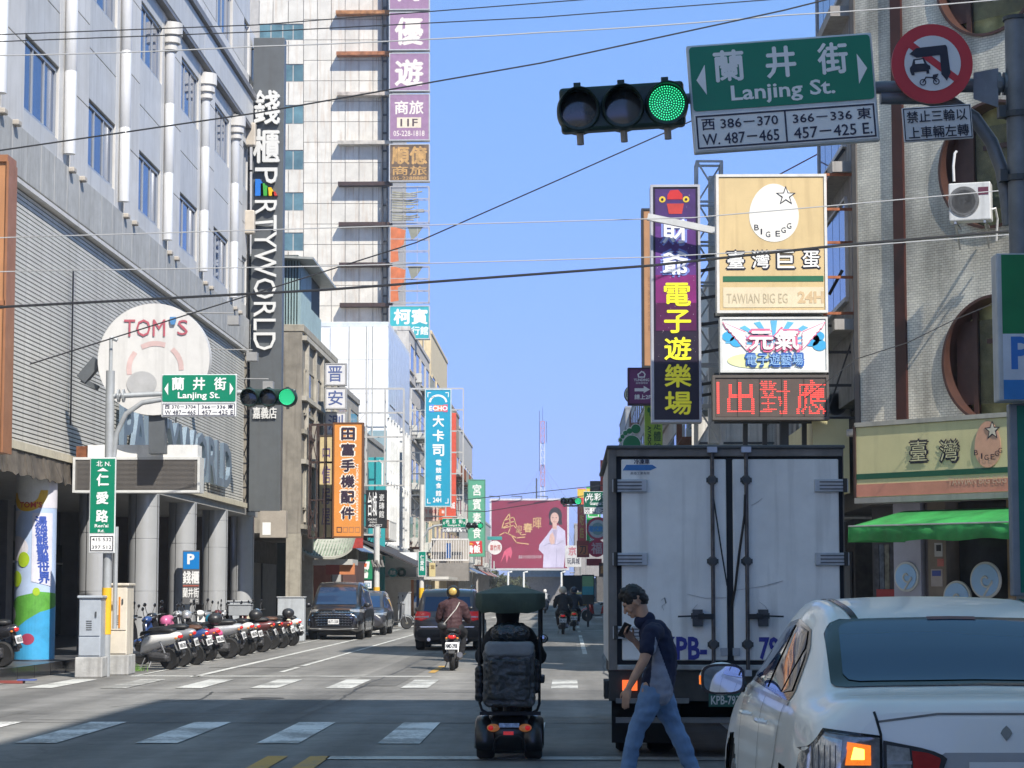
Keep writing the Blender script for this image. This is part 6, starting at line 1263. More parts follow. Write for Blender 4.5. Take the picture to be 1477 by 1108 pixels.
# ================================================================ vehicles
def crom(p0, p1, p2, p3, t): return [.5*((2*b) + (-a + c)*t + (2*a - 5*b + 4*c - d)*t*t + (-a + 3*b - 3*c + d)*t**3) for a, b, c, d in zip(p0, p1, p2, p3)]
def resample(rows, n):
    out = []; N = len(rows)
    for i in range(N - 1):
        for k in range(n): out.append(crom(rows[max(i-1, 0)], rows[i], rows[i+1], rows[min(i+2, N-1)], k/n))
    out.append(list(rows[-1])); return out
class Car:
    "a lofted body; glass, lamps and seams are laid on it by projection so that they follow its curves"
    def __init__(s, name, label, loc, rz, st, paint_, wheels, r=.32, cat='car', nl=6, ns=5, scale=(1, 1, 1), group=None, tw=.2):
        s.t = thing(name, label, cat, loc, rz, group); s.t.scale = scale
        # st rows: y zb wb ws wbelt zbelt wr zre zr
        rows = resample([tuple(q) for q in st], nl); m = MB(); prof = []
        for y, zb, wb, ws, wbl, zbl, wr, zre, zr in rows:
            zm = zb + (zbl - zb)*.55
            half = [(wb*.86, zb), (wb, zb + .07), (ws, zb + (zm-zb)*.55), (ws, zm), (wbl + (ws-wbl)*.6, zbl - (zbl-zm)*.35), (wbl, zbl), (wbl + (wr-wbl)*.5, zbl + (zre-zbl)*.55), (wr, zre), (wr*.8, zre + (zr-zre)*.6), (wr*.4, zr - .004), (0, zr)]
            sm_ = resample(half, ns); ring = [(x, y, z) for x, z in sm_] + [(-x, y, z) for x, z in sm_[-2::-1]]; prof.append(ring)
        n = len(prof[0]); m.rings(prof, close=True, cap=True)
        # open the wheel arches
        keep = [];
        for f, mi in zip(m.f, m.m):
            c = [sum(m.v[i][k] for i in f)/len(f) for k in range(3)]
            if len(f) == 4 and abs(c[0]) > .45 and any((c[1]-wy)**2 + (c[2]-r)**2 < (r*1.16)**2 for wy in wheels): continue
            keep.append(f)
        s.bvh = BVHTree.FromPolygons([Vector(v) for v in m.v], [f for f in m.f])
        m.f = keep; m.m = [0]*len(keep); s.W = max(abs(v[0]) for v in m.v)
        s.body = m.out('body', paint_, s.t, smooth=70)
        MB().bx(-s.W*.55, s.W*.55, st[0][0] + .2, st[-1][0] - .2, .16, .3).out('chassis', RUB, s.t)
        for wy in wheels:
            for sx in (-1, 1):
                X = sx*(s.W - .02)
                m = MB(); rs = []
                for dx, rr in ((0, 1.19), (.006*sx, 1.14), (-.02*sx, 1.10), (-.3*sx, 1.10), (-.3*sx, .0)):
                    rs.append([(X + dx - .01*sx, wy + r*rr*cos(a), max(.12, r + r*rr*sin(a))) for a in [-.35 + (pi + .7)*k/24 for k in range(25)]])
                m.rings(rs, close=False, cap=False); m.out('wheel_arch', RUB, s.t)
                w = MB().lathe([(-tw/2, r*.62), (-tw/2, r*.93), (-tw*.3, r), (tw*.3, r), (tw/2, r*.93), (tw/2, r*.62)], (X - sx*tw*.55, wy, r), 'x', 28).out('wheel', RUB, s.t, smooth=40)
                m = MB(); cx_ = X - sx*tw*.55 + sx*tw*.5
                for k in range(10):
                    a = 2*pi*k/10; m.bar((cx_, wy, r), (cx_ - sx*.01, wy + r*.6*cos(a), r + r*.6*sin(a)), .022, .045)
                m.lathe([(-.01, r*.64), (.01, r*.64), (.01, r*.57), (-.01, r*.57)], (cx_, wy, r), 'x', 24).lathe([(-.015, .06), (.015, .06)], (cx_, wy, r), 'x', 12); m.out('rim', GALV, w)
    def hit(s, a, b, ax, sg):
        if ax == 'y': o = Vector((a, 9*sg, b)); d = Vector((0, -sg, 0))
        elif ax == 'x': o = Vector((9*sg, a, b)); d = Vector((-sg, 0, 0))
        else: o = Vector((a, b, 9)); d = Vector((0, 0, -1))
        h, nn, i, ds = s.bvh.ray_cast(o, d)
        return (h, nn) if h else (None, None)
    def patch(s, name, poly, mat, ax='y', sg=-1, off=.006, nu=14, nv=12, parent=None, smooth=60):
        "row-convex polygon in the plane across the axis, laid on the body"
        bs = [p[1] for p in poly]; b0, b1 = min(bs), max(bs); m = MB(); rows = []
        for j in range(nv + 1):
            b = b0 + (b1-b0)*(.001 + .998*j/nv); xs = []
            for k in range(len(poly)):
                p, q = poly[k], poly[(k+1) % len(poly)]
                if (p[1]-b)*(q[1]-b) <= 0 and p[1] != q[1]: xs.append(p[0] + (q[0]-p[0])*(b-p[1])/(q[1]-p[1]))
            if len(xs) < 2: continue
            l_, r_ = min(xs), max(xs); row = []
            for i in range(nu + 1):
                a = l_ + (r_-l_)*i/nu; h, nn = s.hit(a, b, ax, sg)
                if h is None: row.append(None)
                else:
                    d = {'x': Vector((sg, 0, 0)), 'y': Vector((0, sg, 0)), 'z': Vector((0, 0, 1))}[ax]
                    if nn.dot(d) < 0: nn = -nn
                    row.append(h + (nn*.7 + d*.3)*off)
            rows.append(row)
        idx = {}
        for j, row in enumerate(rows):
            for i, p in enumerate(row):
                if p is not None: idx[(i, j)] = len(m.v); m.v.append(tuple(p))
        for j in range(len(rows) - 1):
            for i in range(nu):
                k = [(i, j), (i+1, j), (i+1, j+1), (i, j+1)]
                if all(q in idx for q in k): m.f.append(tuple(idx[q] for q in k)); m.m.append(0)
        if not m.f: return None
        return m.out(name, mat, parent or s.t, smooth=smooth)
    def line(s, name, pts, w, mat, ax='y', sg=-1, off=.004, n=14):
        m = MB(); L_ = []; R_l = []
        P_ = []
        for i in range(len(pts) - 1):
            for k in range(n): P_.append(Vector(pts[i]).lerp(Vector(pts[i+1]), k/n))
        P_.append(Vector(pts[-1]))
        for i, p in enumerate(P_):
            t = (P_[min(i+1, len(P_)-1)] - P_[max(i-1, 0)]); t = t.normalized() if t.length else Vector((1, 0)); nn = Vector((-t.y, t.x))*w/2
            for q, lst in ((p + nn, L_), (p - nn, R_l)):
                h, no_ = s.hit(q.x, q.y, ax, sg); d = {'x': Vector((sg, 0, 0)), 'y': Vector((0, sg, 0)), 'z': Vector((0, 0, 1))}[ax]
                lst.append(None if h is None else h + d*off)
        for i in range(len(P_) - 1):
            q = [L_[i], L_[i+1], R_l[i+1], R_l[i]]
            if all(v is not None for v in q) and (q[0]-q[1]).length < .3: m.add(q, [(0, 1, 2, 3)])
        return m.out(name, mat, s.t) if m.f else None
    def plate(s, y, z, st_, sg=-1, w=.34, h=.16, tx=(.02,.02,.03), bgc=(.7,.7,.7)):
        p = MB().bx(-w/2, w/2, y, y + .012, z, z + h).out('license_plate', M(bgc, .4, var=0), s.t); m = MB(); put_text(m, st_, -w*.44, w*.44, z + h*.2, z + h*.8, 0, .02)
        m.v = [(x*(-sg), y + (-.003 if sg < 0 else .015), zz) for x, _, zz in m.v]; m.out('lettering', M(tx, .5, var=0), p)
LR = M((.42,.015,.015), .12, var=.15, scale=20, spec=.9); LC = M((.55,.55,.56), .12, .5, var=.3, scale=25, spec=.9); LA = M((.9,.20,.015), .3, var=.6, scale=26, emit=.38); SEAM = M((.015,.015,.016), .6, var=0)
def carpaint(c, v=.03): return M(c, .35, 0, var=v, scale=1, coat=.45 if c[0] > .4 else .9, spec=.5)
# ---- the white sedan in the right foreground
SED = [(0, .36, .68, .76, .70, .84, .56, .98, 1.005), (.05, .29, .76, .85, .79, .91, .64, 1.03, 1.045), (.16, .26, .81, .875, .82, .94, .68, 1.045, 1.06), (.40, .24, .84, .885, .83, .96, .70, 1.045, 1.065), (.62, .22, .85, .89, .84, .97, .68, 1.09, 1.11),
       (.95, .21, .86, .888, .84, .975, .65, 1.24, 1.265), (1.30, .20, .86, .89, .84, .98, .61, 1.37, 1.40), (1.60, .20, .86, .89, .84, .975, .60, 1.43, 1.465), (2.1, .2, .86, .89, .84, .965, .60, 1.46, 1.505), (2.6, .2, .86, .89, .845, .955, .60, 1.42, 1.47), (3.0, .2, .86, .89, .845, .945, .62, 1.30, 1.34), (3.5, .2, .86, .89, .835, .93, .68, 1.04, 1.07),
       (4.1, .22, .84, .88, .79, .84, .62, .91, .94), (4.45, .27, .74, .77, .65, .70, .50, .75, .78), (4.56, .36, .62, .65, .52, .6, .4, .64, .66)]
ws = Car('sedan', 'white sedan in the right foreground seen from behind with its left indicator lit', (2.045, 10.55, 0), .020, SED, carpaint((.84,.84,.82)), (.98, 3.62), .325, scale=(1.06, 1.03, 1.055), nl=9, ns=7)
GLR = M((.018,.045,.12), .03, var=0, spec=.7); BLK = M((.008,.008,.01), .12, var=0)  # blue base holds the glass tint and the reflected sky together
ws.patch('rear_window', [(-.62, .56), (.62, .56), (.67, .585), (.685, .64), (.64, 1.20), (.61, 1.27), (.55, 1.30), (-.55, 1.30), (-.61, 1.27), (-.64, 1.20), (-.685, .64), (-.67, .585)], BLK, 'z', 1, .006, 30, 30)
ws.patch('rear_glass', [(-.55, .62), (.55, .62), (.60, .64), (.62, .70), (.575, 1.16), (.55, 1.22), (.49, 1.25), (-.49, 1.25), (-.55, 1.22), (-.575, 1.16), (-.62, .70), (-.60, .64)], GLR, 'z', 1, .010, 30, 30)
for sg in (-1, 1):
    ws.patch('side_window', [(1.02, 1.03), (1.3, 1.25), (1.55, 1.345), (2.1, 1.385), (2.5, 1.37), (3.02, 1.18), (3.35, 1.0), (1.3, .995), (1.08, .995)], BLK, 'x', sg, .004, 40, 16)
    ws.patch('quarter_glass', [(1.10, 1.03), (1.30, 1.20), (1.36, 1.235), (1.42, 1.02)], GLR, 'x', sg, .009, 10, 10)
    ws.patch('rear_door_glass', [(1.47, 1.02), (1.41, 1.25), (1.6, 1.335), (2.0, 1.355), (2.05, 1.02)], GLR, 'x', sg, .009, 16, 12)
    ws.patch('front_door_glass', [(2.14, 1.02), (2.12, 1.355), (2.5, 1.34), (2.95, 1.18), (3.2, 1.04)], GLR, 'x', sg, .009, 16, 12)
    ws.line('window_trim', [(1.05, .985), (3.35, .985)], .02, STEEL, 'x', sg, .006)
    ws.line('door_seam', [(2.10, .98), (2.12, .45), (2.2, .3)], .012, SEAM, 'x', sg); ws.line('door_seam', [(1.16, .99), (1.30, .7), (1.38, .62)], .012, SEAM, 'x', sg); ws.line('door_seam', [(3.1, .97), (3.14, .3)], .012, SEAM, 'x', sg)
    for y in (1.62, 2.42):
        m = MB(); X = sg*.905; m.tube([(X - sg*.02, y, .86), (X + sg*.02, y + .02, .865), (X + sg*.02, y + .17, .865), (X - sg*.02, y + .19, .86)], .012, 6); m.out('door_handle', carpaint((.84,.84,.82)), ws.t)
    # tail lamp: clear and amber on the wing, red and clear on the boot lid
    tl = ws.patch('tail_light', [(sg*.885, .66), (sg*.868, .80), (sg*.80, .915), (sg*.56, .885), (sg*.56, .68), (sg*.70, .66)], M((.30,.30,.31), .1, .3, var=.4, scale=14, spec=.9), 'y', -1, .012, 24, 16)
    if tl:
        ws.patch('clear_lens', [(sg*.875, .69), (sg*.855, .80), (sg*.80, .89), (sg*.72, .88), (sg*.74, .69)], LC, 'y', -1, .017, 12, 12, tl)
        ws.patch('indicator', [(sg*.715, .765), (sg*.70, .865), (sg*.60, .86), (sg*.60, .765)], LA if sg < 0 else M((.35,.16,.06), .2, var=.3, scale=30), 'y', -1, .019, 10, 8, tl)
        ws.patch('bulb_glow', [(sg*.69, .79), (sg*.675, .845), (sg*.63, .84), (sg*.63, .79)], M((1.,.55,.08), .3, var=0, emit=1.6 if sg < 0 else 0), 'y', -1, .023, 6, 6, tl); ws.patch('red_lens', [(sg*.84, .67), (sg*.84, .705), (sg*.58, .705), (sg*.58, .68)], M((.40,.06,.06), .15, var=.3, scale=30), 'y', -1, .020, 12, 5, tl)
        ws.patch('reflector_grid', [(sg*.80, .71), (sg*.79, .75), (sg*.60, .75), (sg*.60, .71)], CHROME, 'y', -1, .018, 12, 5, tl)
        for k in range(5): ws.patch('reflector_rib', [(sg*(.845 - .022*k), .70), (sg*(.84 - .022*k), .85), (sg*(.836 - .022*k), .85), (sg*(.84 - .022*k), .70)], M((.10,.10,.11), .2, var=0), 'y', -1, .0195, 1, 8, tl)
    t2 = ws.patch('boot_light', [(sg*.545, .68), (sg*.545, .875), (sg*.34, .835), (sg*.26, .80), (sg*.30, .70)], M((.05,.05,.055), .15, var=0), 'y', -1, .012, 16, 12)
    if t2:
        ws.patch('clear_lens', [(sg*.53, .70), (sg*.53, .855), (sg*.43, .84), (sg*.42, .70)], LC, 'y', -1, .017, 10, 10, t2); ws.patch('red_lens', [(sg*.41, .70), (sg*.42, .83), (sg*.36, .825), (sg*.29, .795), (sg*.315, .71)], LR, 'y', -1, .018, 12, 12, t2)
        ws.patch('divider', [(sg*.53, .77), (sg*.53, .785), (sg*.42, .785), (sg*.42, .77)], STEEL, 'y', -1, .02, 6, 2, t2)
    ws.line('boot_seam', [(sg*.553, .60), (sg*.553, .90), (sg*.58, 1.0)], .012, SEAM, 'y', -1); 
    m = MB(); X = sg*.86
    m.tube([(X, 3.02, .98), (X + sg*.1, 3.02, 1.0)], .03, 8); m.out('mirror_stalk', BLK, ws.t)
    m = MB(); c = (X + sg*.135, 3.02, 1.03); mr_ = m.ell(c, (.13, .075, .095), 20, 12).out('mirror', carpaint((.84,.84,.82)), ws.t, smooth=60)
    MB().prism([(c[0] + .125*(abs(cos(a))**.6)*(1 if cos(a) > 0 else -1), c[2] + .088*(abs(sin(a))**.6)*(1 if sin(a) > 0 else -1)) for a in [2*pi*k/28 for k in range(28)]], 2.93, 2.955).out('mirror_rim', BLK, mr_); MB().prism([(c[0] + .110*(abs(cos(a))**.6)*(1 if cos(a) > 0 else -1), c[2] + .074*(abs(sin(a))**.6)*(1 if sin(a) > 0 else -1)) for a in [2*pi*k/28 for k in range(28)]], 2.922, 2.929).out('mirror_glass', M((.5,.55,.6), .02, 1., var=0), mr_)
    if sg < 0: MB().bx(c[0] - .132, c[0] - .122, 2.95, 2.98, 1.0, 1.05).out('side_repeater', LA, mr_)
ws.line('lamp_border', [(-.89, .66), (-.872, .80), (-.80, .92), (-.555, .89), (-.555, .66)], .012, BLK, 'y', -1, .022); ws.patch('brake_lamp', [(-.12, 1.245), (.12, 1.245), (.12, 1.285), (-.12, 1.285)], M((.12,.01,.01), .3), 'z', 1, .014, 8, 3)
for x in (-.415, .415): ws.line('roof_strip', [(x*1.14, 1.28), (x*1.2, 1.8), (x*1.2, 2.6)], .035, BLK, 'z', 1, .006)
ws.line('boot_edge', [(-.60, .30), (.60, .30)], .006, M((.3,.3,.3), .5), 'z', 1); ws.line('boot_edge', [(-.57, .955), (-.3, .99), (.3, .99), (.57, .955)], .010, M((.2,.2,.2), .5), 'y', -1, .003)
ws.patch('plate_recess', [(-.33, .60), (-.33, .78), (-.27, .82), (.27, .82), (.33, .78), (.33, .60)], M((.40,.40,.41), .4), 'y', -1, .004, 16, 8)
ws.plate(-.035, .62, 'AEL-3825'); ws.patch('chrome_badge', [(-.03, .91), (0, .94), (.03, .91), (0, .87)], CHROME, 'y', -1, .01, 3, 4)
ws.line('bumper_seam', [(-.86, .655), (-.56, .66), (.56, .66), (.86, .655)], .01, SEAM, 'y', -1)
ws.patch('headlight', [(-.62, .62), (-.7, .70), (-.4, .70), (-.4, .62)], LC, 'y', 1, .01, 8, 5); ws.patch('headlight', [(.62, .62), (.7, .70), (.4, .70), (.4, .62)], LC, 'y', 1, .01, 8, 5)
ws.patch('windscreen', [(-.55, 3.0), (.55, 3.0), (.62, 3.45), (-.62, 3.45)], GLR, 'z', 1, .006, 10, 10)
# ---- dark SUV and black van
def boxy(h, w, Ln, hood, rear=.25, slope=.5, beltf=.56, name=None):
    zb = h*beltf
    return [(0, .42, w*.80, w*.86, w*.80, zb*.86, w*.62, zb*.95, zb*.97), (.08, .30, w*.90, w*.96, w*.90, zb*.95, w*.72, zb*1.04, zb*1.06), (.22, .25, w*.95, w, w*.95, zb, w*.76, h*.80, h*.82), (.42, .24, w*.97, w, w*.955, zb, w*.74, h*.93, h*.955),
            (.9, .22, w*.98, w, w*.96, zb, w*.74, h*.965, h*.995), (Ln*.45, .22, w*.98, w, w*.96, zb, w*.745, h*.97, h), (Ln - hood - .9, .22, w*.98, w, w*.955, zb, w*.74, h*.95, h*.98), (Ln - hood - .25, .22, w*.98, w, w*.93, zb, w*.76, h*.80, h*.82),
            (Ln - hood + .15, .23, w*.97, w*.99, w*.88, zb*.97, w*.76, zb*1.06, zb*1.09), (Ln - .35, .26, w*.95, w*.97, w*.82, zb*.88, w*.68, zb*.98, zb*1.01), (Ln - .06, .32, w*.86, w*.90, w*.76, zb*.78, w*.6, zb*.88, zb*.9), (Ln, .4, w*.76, w*.8, w*.66, zb*.66, w*.5, zb*.76, zb*.78)]
sx = P(645, 937, 60.5).x
sv = Car('suv', 'dark grey brown SUV driving away ahead of the mobility scooter', (sx, 60.5, 0), 0, boxy(1.68, .93, 4.7, 1.2), carpaint((.11,.085,.075)), (.95, 3.75), .37, cat='suv', tw=.24)
sv.patch('rear_window', [(-.64, 1.06), (-.60, 1.45), (.60, 1.45), (.64, 1.06)], GLR, 'y', -1, .012, 16, 10)
for sg in (-1, 1):
    t = sv.patch('tail_light', [(sg*.92, .82), (sg*.90, 1.09), (sg*.46, 1.04), (sg*.46, .90), (sg*.7, .80)], M((.5,.02,.02), .15, var=.15, emit=.12), 'y', -1, .015, 12, 8); sv.patch('side_window', [(.6, 1.0), (.75, 1.42), (2.6, 1.46), (3.15, 1.3), (3.5, 1.02)], GLR, 'x', sg, .01, 20, 8)
    sv.patch('clear_lens', [(sg*.88, .87), (sg*.88, .92), (sg*.5, .93), (sg*.5, .88)], LC, 'y', -1, .02, 8, 3, t)
    MB().ell((sg*1.0, 3.2, 1.08), (.11, .07, .08)).tube([(sg*.8, 3.2, 1.02), (sg*1.0, 3.2, 1.05)], .03, 6).out('mirror', carpaint((.11,.085,.075)), sv.t, smooth=60); MB().tube([(sg*.62, .8, 1.70), (sg*.62, .9, 1.75), (sg*.62, 2.8, 1.76), (sg*.62, 2.9, 1.70)], .02, 6).out('roof_rail', STEEL, sv.t); 
    MB().tube([(sg*.5, -.06, .3), (sg*.5, .1, .3)], .05, 10).out('exhaust_tip', CHROME, sv.t)
sv.patch('lower_bumper', [(-.88, .36), (-.88, .56), (.88, .56), (.88, .36)], M((.045,.04,.038), .6), 'y', -1, .012, 16, 4); sv.line('chrome_strip', [(-.85, .64), (.85, .64)], .03, CHROME, 'y', -1, .014); sv.plate(-.03, .66, 'AXW-6688'); sv.line('tailgate_line', [(-.8, .80), (.8, .80)], .012, SEAM, 'y', -1, .006)
sv.patch('windscreen', [(-.62, 3.0), (.62, 3.0), (.7, 3.6), (-.7, 3.6)], GLR, 'z', 1, .008, 8, 8)
# van: faces the camera, so it is turned round
VB = (.012,.012,.016); vx = P(482, 923, 73.5).x
vn = Car('van', 'black parked van with chrome grille facing the camera beside the scooter row', (vx, 78.2, 0), pi, boxy(1.92, .93, 4.95, 1.0, beltf=.545), carpaint(VB), (.95, 3.95), .35, cat='van', tw=.24)
vn.patch('windscreen', [(-.68, 1.16), (-.60, 1.72), (.60, 1.72), (.68, 1.16)], M((.02,.04,.09), .04, var=0, spec=1.), 'y', 1, .012, 16, 12)
gr = vn.patch('grille', [(-.60, .44), (-.72, .80), (-.60, .98), (.60, .98), (.72, .80), (.60, .44)], BLK, 'y', 1, .012, 16, 12)
for k in range(6):
    z = .48 + .085*k; w = .60 + .10*min(1, k/4)
    vn.line('grille_bar', [(-w*.92, z), (0, z + .012), (w*.92, z)], .016, CHROME, 'y', 1, .02)
m = MB()
for k in range(6):
    for j in range(13):
        x = -.60 + .1*j; z = .50 + .085*k
        if abs(x) > .6: continue
        h, nn = vn.hit(x, z, 'y', 1)
        if h: m.bx(x - .012, x + .012, h.y + .015, h.y + .03, z - .02, z + .02)
m.out('grille_studs', CHROME, vn.t, kind='stuff')
for sg in (-1, 1):
    vn.patch('headlight', [(sg*.90, .88), (sg*.90, 1.02), (sg*.5, 1.0), (sg*.56, .92)], LC, 'y', 1, .014, 12, 6); vn.line('chrome_trim', [(sg*.68, .84), (sg*.80, .66), (sg*.80, .42)], .03, CHROME, 'y', 1, .014); vn.patch('lower_vent', [(sg*.84, .44), (sg*.88, .62), (sg*.72, .62), (sg*.7, .44)], BLK, 'y', 1, .012, 6, 5)
    vn.patch('side_window', [(.45, 1.1), (.5, 1.66), (3.0, 1.7), (3.7, 1.35), (3.9, 1.1)], GLR, 'x', sg, .01, 20, 8); MB().ell((sg*1.0, 3.75, 1.14), (.12, .08, .09)).tube([(sg*.8, 3.75, 1.08), (sg*1.0, 3.75, 1.1)], .03, 6).out('mirror', carpaint(VB), vn.t, smooth=60)
    vn.line('door_seam', [(2.5, 1.0), (2.5, .35)], .015, SEAM, 'x', sg); vn.line('sill_trim', [(1.4, .36), (3.5, .36)], .03, CHROME, 'x', sg, .006)
vn.line('chrome_trim', [(-.8, .38), (0, .35), (.8, .38)], .03, CHROME, 'y', 1, .014); vn.plate(4.97, .52, 'BUT-1338', sg=1, w=.36)
h_, _ = vn.hit(0, .9, 'y', 1); MB().lathe([(0, .06), (.03, .05)], (0, h_.y, .94), 'y', 16).out('badge', CHROME, vn.t)
v2 = Car('parked_car', 'dark parked car half hidden behind the black van', (P(524, 910, 82).x, 85.2, 0), pi, boxy(1.62, .9, 4.4, 1.1), carpaint((.04,.04,.05)), (.9, 3.6), .33, tw=.22)
v2.patch('windscreen', [(-.64, 1.0), (-.58, 1.42), (.58, 1.42), (.64, 1.0)], GLR, 'y', 1, .012, 12, 8)
for sg in (-1, 1): v2.patch('headlight', [(sg*.86, .70), (sg*.86, .84), (sg*.5, .82), (sg*.52, .72)], LC, 'y', 1, .014, 8, 4); v2.patch('side_window', [(.45, .98), (.5, 1.36), (2.6, 1.42), (3.2, 1.2), (3.4, .98)], GLR, 'x', sg, .01, 14, 6)
tx = Car('taxi', 'distant yellow taxi on the right side of the far street', (P(836, 870, 205).x, 205, 0), 0, boxy(1.5, .87, 4.4, 1.2), carpaint((.62,.38,.02)), (.9, 3.5), .31); tx.patch('rear_window', [(-.6, .95), (-.55, 1.28), (.55, 1.28), (.6, .95)], GLR, 'y', -1, .012, 8, 6)
cr2 = Car('parked_car', 'small white car in the far distance left of the market awning', (P(720, 870, 215).x, 215, 0), 0, boxy(1.5, .87, 4.2, 1.2), carpaint((.6,.6,.6)), (.9, 3.4), .31); cr2.patch('rear_window', [(-.6, .95), (-.55, 1.28), (.55, 1.28), (.6, .95)], GLR, 'y', -1, .012, 8, 6)
cr3 = Car('parked_car', 'dark car parked at the far left kerb beside the pale pole', (P(622, 880, 130).x - 1.2, 132, 0), 0, boxy(1.5, .87, 4.2, 1.2), carpaint((.08,.08,.09)), (.9, 3.4), .31); cr3.patch('rear_window', [(-.6, .95), (-.55, 1.28), (.55, 1.28), (.6, .95)], GLR, 'y', -1, .012, 8, 6)
# ---- box truck
YR = 21.4
tk = thing('box_truck', 'white refrigerated box truck seen squarely from behind with KPB- on its doors', 'truck', (P(1046, 1000, YR).x, YR, 0)); 
A = P(877, 648, YR); B = P(1216, 648, YR); xl, xr = A.x, B.x; zt = A.z; zb = P(0, 966, YR).z
TD = M((.88,.86,.83), .45, 0, var=.10, scale=1.5, streak=.34, dirt=(.12,.11,.10), rnd=.02); TFR = M((.22,.20,.18), .55, .3, var=.2, scale=3, streak=.4); GSK = M((.012,.012,.016), .6, var=.2); SST = M((.52,.53,.53), .45, .6, var=.15, scale=6)
L(tk).bx(xl + .03, xr - .03, YR + .12, YR + 5.2, zb + .02, zt - .02).out('cargo_box', M((.55,.56,.57), .5, streak=.3))
def tz(y): return P(0, y, YR).z
def txx(x): return P(x, 0, YR).x
x1, x2 = txx(886), txx(1206); zT, zB = tz(660), tz(958)
L(tk).bx(xl, x1, YR - .02, YR + .3, zb, zt).bx(x2, xr, YR - .02, YR + .3, zb, zt).bx(x1, x2, YR - .02, YR + .3, zT, zt - .0).out('rear_frame', TFR, bevel=.02); L(tk).bx(x1, x2, YR - .03, YR + .3, zb, zB).out('sill', M((.40,.40,.38), .4, .5, var=.3, streak=.4), bevel=.01)
L(tk).bx(xl - .015, xr + .015, YR - .05, YR + 5.2, zt, zt + .035).out('roof_edge', M((.10,.10,.10), .6), bevel=.012)
L(tk).bx(x1, x2, YR + .03, YR + .1, zB, zT).out('gasket', GSK)
for n_, a, b in (('door', 893, 1041), ('door', 1050, 1200)):
    dr = L(tk).bx(txx(a), txx(b), YR - .01, YR + .03, tz(952), tz(664)).out('door', TD, bevel=.012)
for rx in (1021, 1069):
    r_ = L(tk).tube([(txx(rx), YR - .05, tz(975)), (txx(rx), YR - .05, tz(647))], .019, 12).out('locking_rod', M((.13,.12,.12), .4, .8, var=.3, scale=10), smooth=40)
    for yy in (694, 810, 929): L(tk).lathe([(-.07, .018), (-.07, .035), (-.035, .045), (-.01, .05)], (txx(rx), YR, tz(yy)), 'y', 14).bx(txx(rx) - .055, txx(rx) + .055, YR - .03, YR - .012, tz(yy) - .022, tz(yy) + .022).out('rod_clamp', M((.08,.08,.08), .5, .5), r_)
    L(tk).bx(txx(rx - 7), txx(rx + 7), YR - .09, YR - .02, tz(655), tz(647)).bx(txx(rx - 5), txx(rx + 5), YR - .08, YR - .03, tz(974), tz(965)).out('rod_keeper', STEEL, r_)
    sg = -1 if rx < 1045 else 1; hx = rx + sg*22
    L(tk).bx(txx(hx - 7), txx(hx + 7), YR - .075, YR - .012, tz(903), tz(879)).bx(txx(hx - 9), txx(hx + 9), YR - .05, YR - .012, tz(892), tz(884)).lathe([(-.09, .022), (-.02, .03)], (txx(hx), YR, tz(890)), 'y', 12).out('latch', M((.10,.10,.10), .4, .7, var=.3)); L(tk).bar((txx(hx), YR - .1, tz(888)), (txx(hx + sg*28), YR - .09, tz(889)), .016).bar((txx(rx), YR - .07, tz(889)), (txx(hx), YR - .08, tz(889)), .035, .05).out('latch_handle', M((.04,.04,.04), .5, .5))
for yy in (702, 807, 912):
    for sg, xa, xb in ((-1, 880, 929), (1, 1165, 1213)):
        h_ = L(tk).bx(txx(xa), txx(xb), YR - .045, YR - .012, tz(yy + 9), tz(yy - 9)).out('hinge', SST, bevel=.006); m = L(tk)
        for k in (-5, 0, 5): m.bx(txx(xa) + .05, txx(xb) - .05, YR - .053, YR - .045, tz(yy + k) - .006, tz(yy + k) + .006)
        m.out('hinge_rib', M((.12,.12,.12), .5), h_); m = L(tk); xx = txx(xa if sg < 0 else xb)
        m.tube([(xx + .03*(-sg), YR - .05, tz(yy + 10)), (xx + .03*(-sg), YR - .05, tz(yy - 10))], .02, 8); m.out('hinge_pin', M((.05,.05,.05), .5, .5), h_)
TB = M((.03,.035,.28), .5, var=.1)
def ttext(st, x0, y0, x1_, y1, mat, bold=0., k=1):
    m = L(tk); put_text(m, st, txx(x0), txx(x1_), tz(y1), tz(y0), YR - .014 - .003*k, bold); return m.out('lettering', mat)
ttext('KPB-', 948, 918, 1012, 951, TB, .03); ttext('7930', 1085, 918, 1142, 951, TB, .03)
ttext('冷凍車', 911, 664, 933, 671, M((.02,.02,.06), .5), .02); L(tk).prism([(txx(x), tz(y)) for x, y in ((900, 672), (937, 672), (943, 676), (934, 680), (895, 680))], YR - .014, YR - .011).out('blue_arrow', M((.05,.2,.5), .5)); ttext('高雄工業有限', 906, 682, 933, 686, M((.05,.05,.08), .5), 0)
# scuffs and stains on the doors
ST_ = M((.20,.20,.20), .6, var=.5, scale=20)
m = L(tk)
for pts in ([(1076, 730), (1083, 727), (1092, 720)], [(985, 857), (1010, 863), (1040, 862)], [(1050, 852), (1090, 846), (1120, 838)], [(1086, 868), (1094, 874), (1099, 882)], [(948, 866), (953, 862), (955, 870), (949, 874), (952, 880)], [(990, 882), (996, 875), (999, 872)]):
    q = [(txx(x), YR - .0125, tz(y)) for x, y in pts]
    for i in range(len(q) - 1): m.bar(q[i], q[i+1], .006 + .006*(i % 2), .002)
m.out('scuff', ST_)
L(tk).tube([(txx(1022), YR - .06, tz(716)), (txx(1034), YR - .03, tz(800)), (txx(1041), YR - .03, tz(845))], .007, 6).out('cable', BLACK); L(tk).tube([(txx(1067), YR - .07, tz(715)), (txx(1066), YR - .06, tz(745)), (txx(1058), YR - .04, tz(800)), (txx(1052), YR - .03, tz(850)), (txx(1047), YR - .02, tz(875))], .012, 8).out('strap', BLACK)
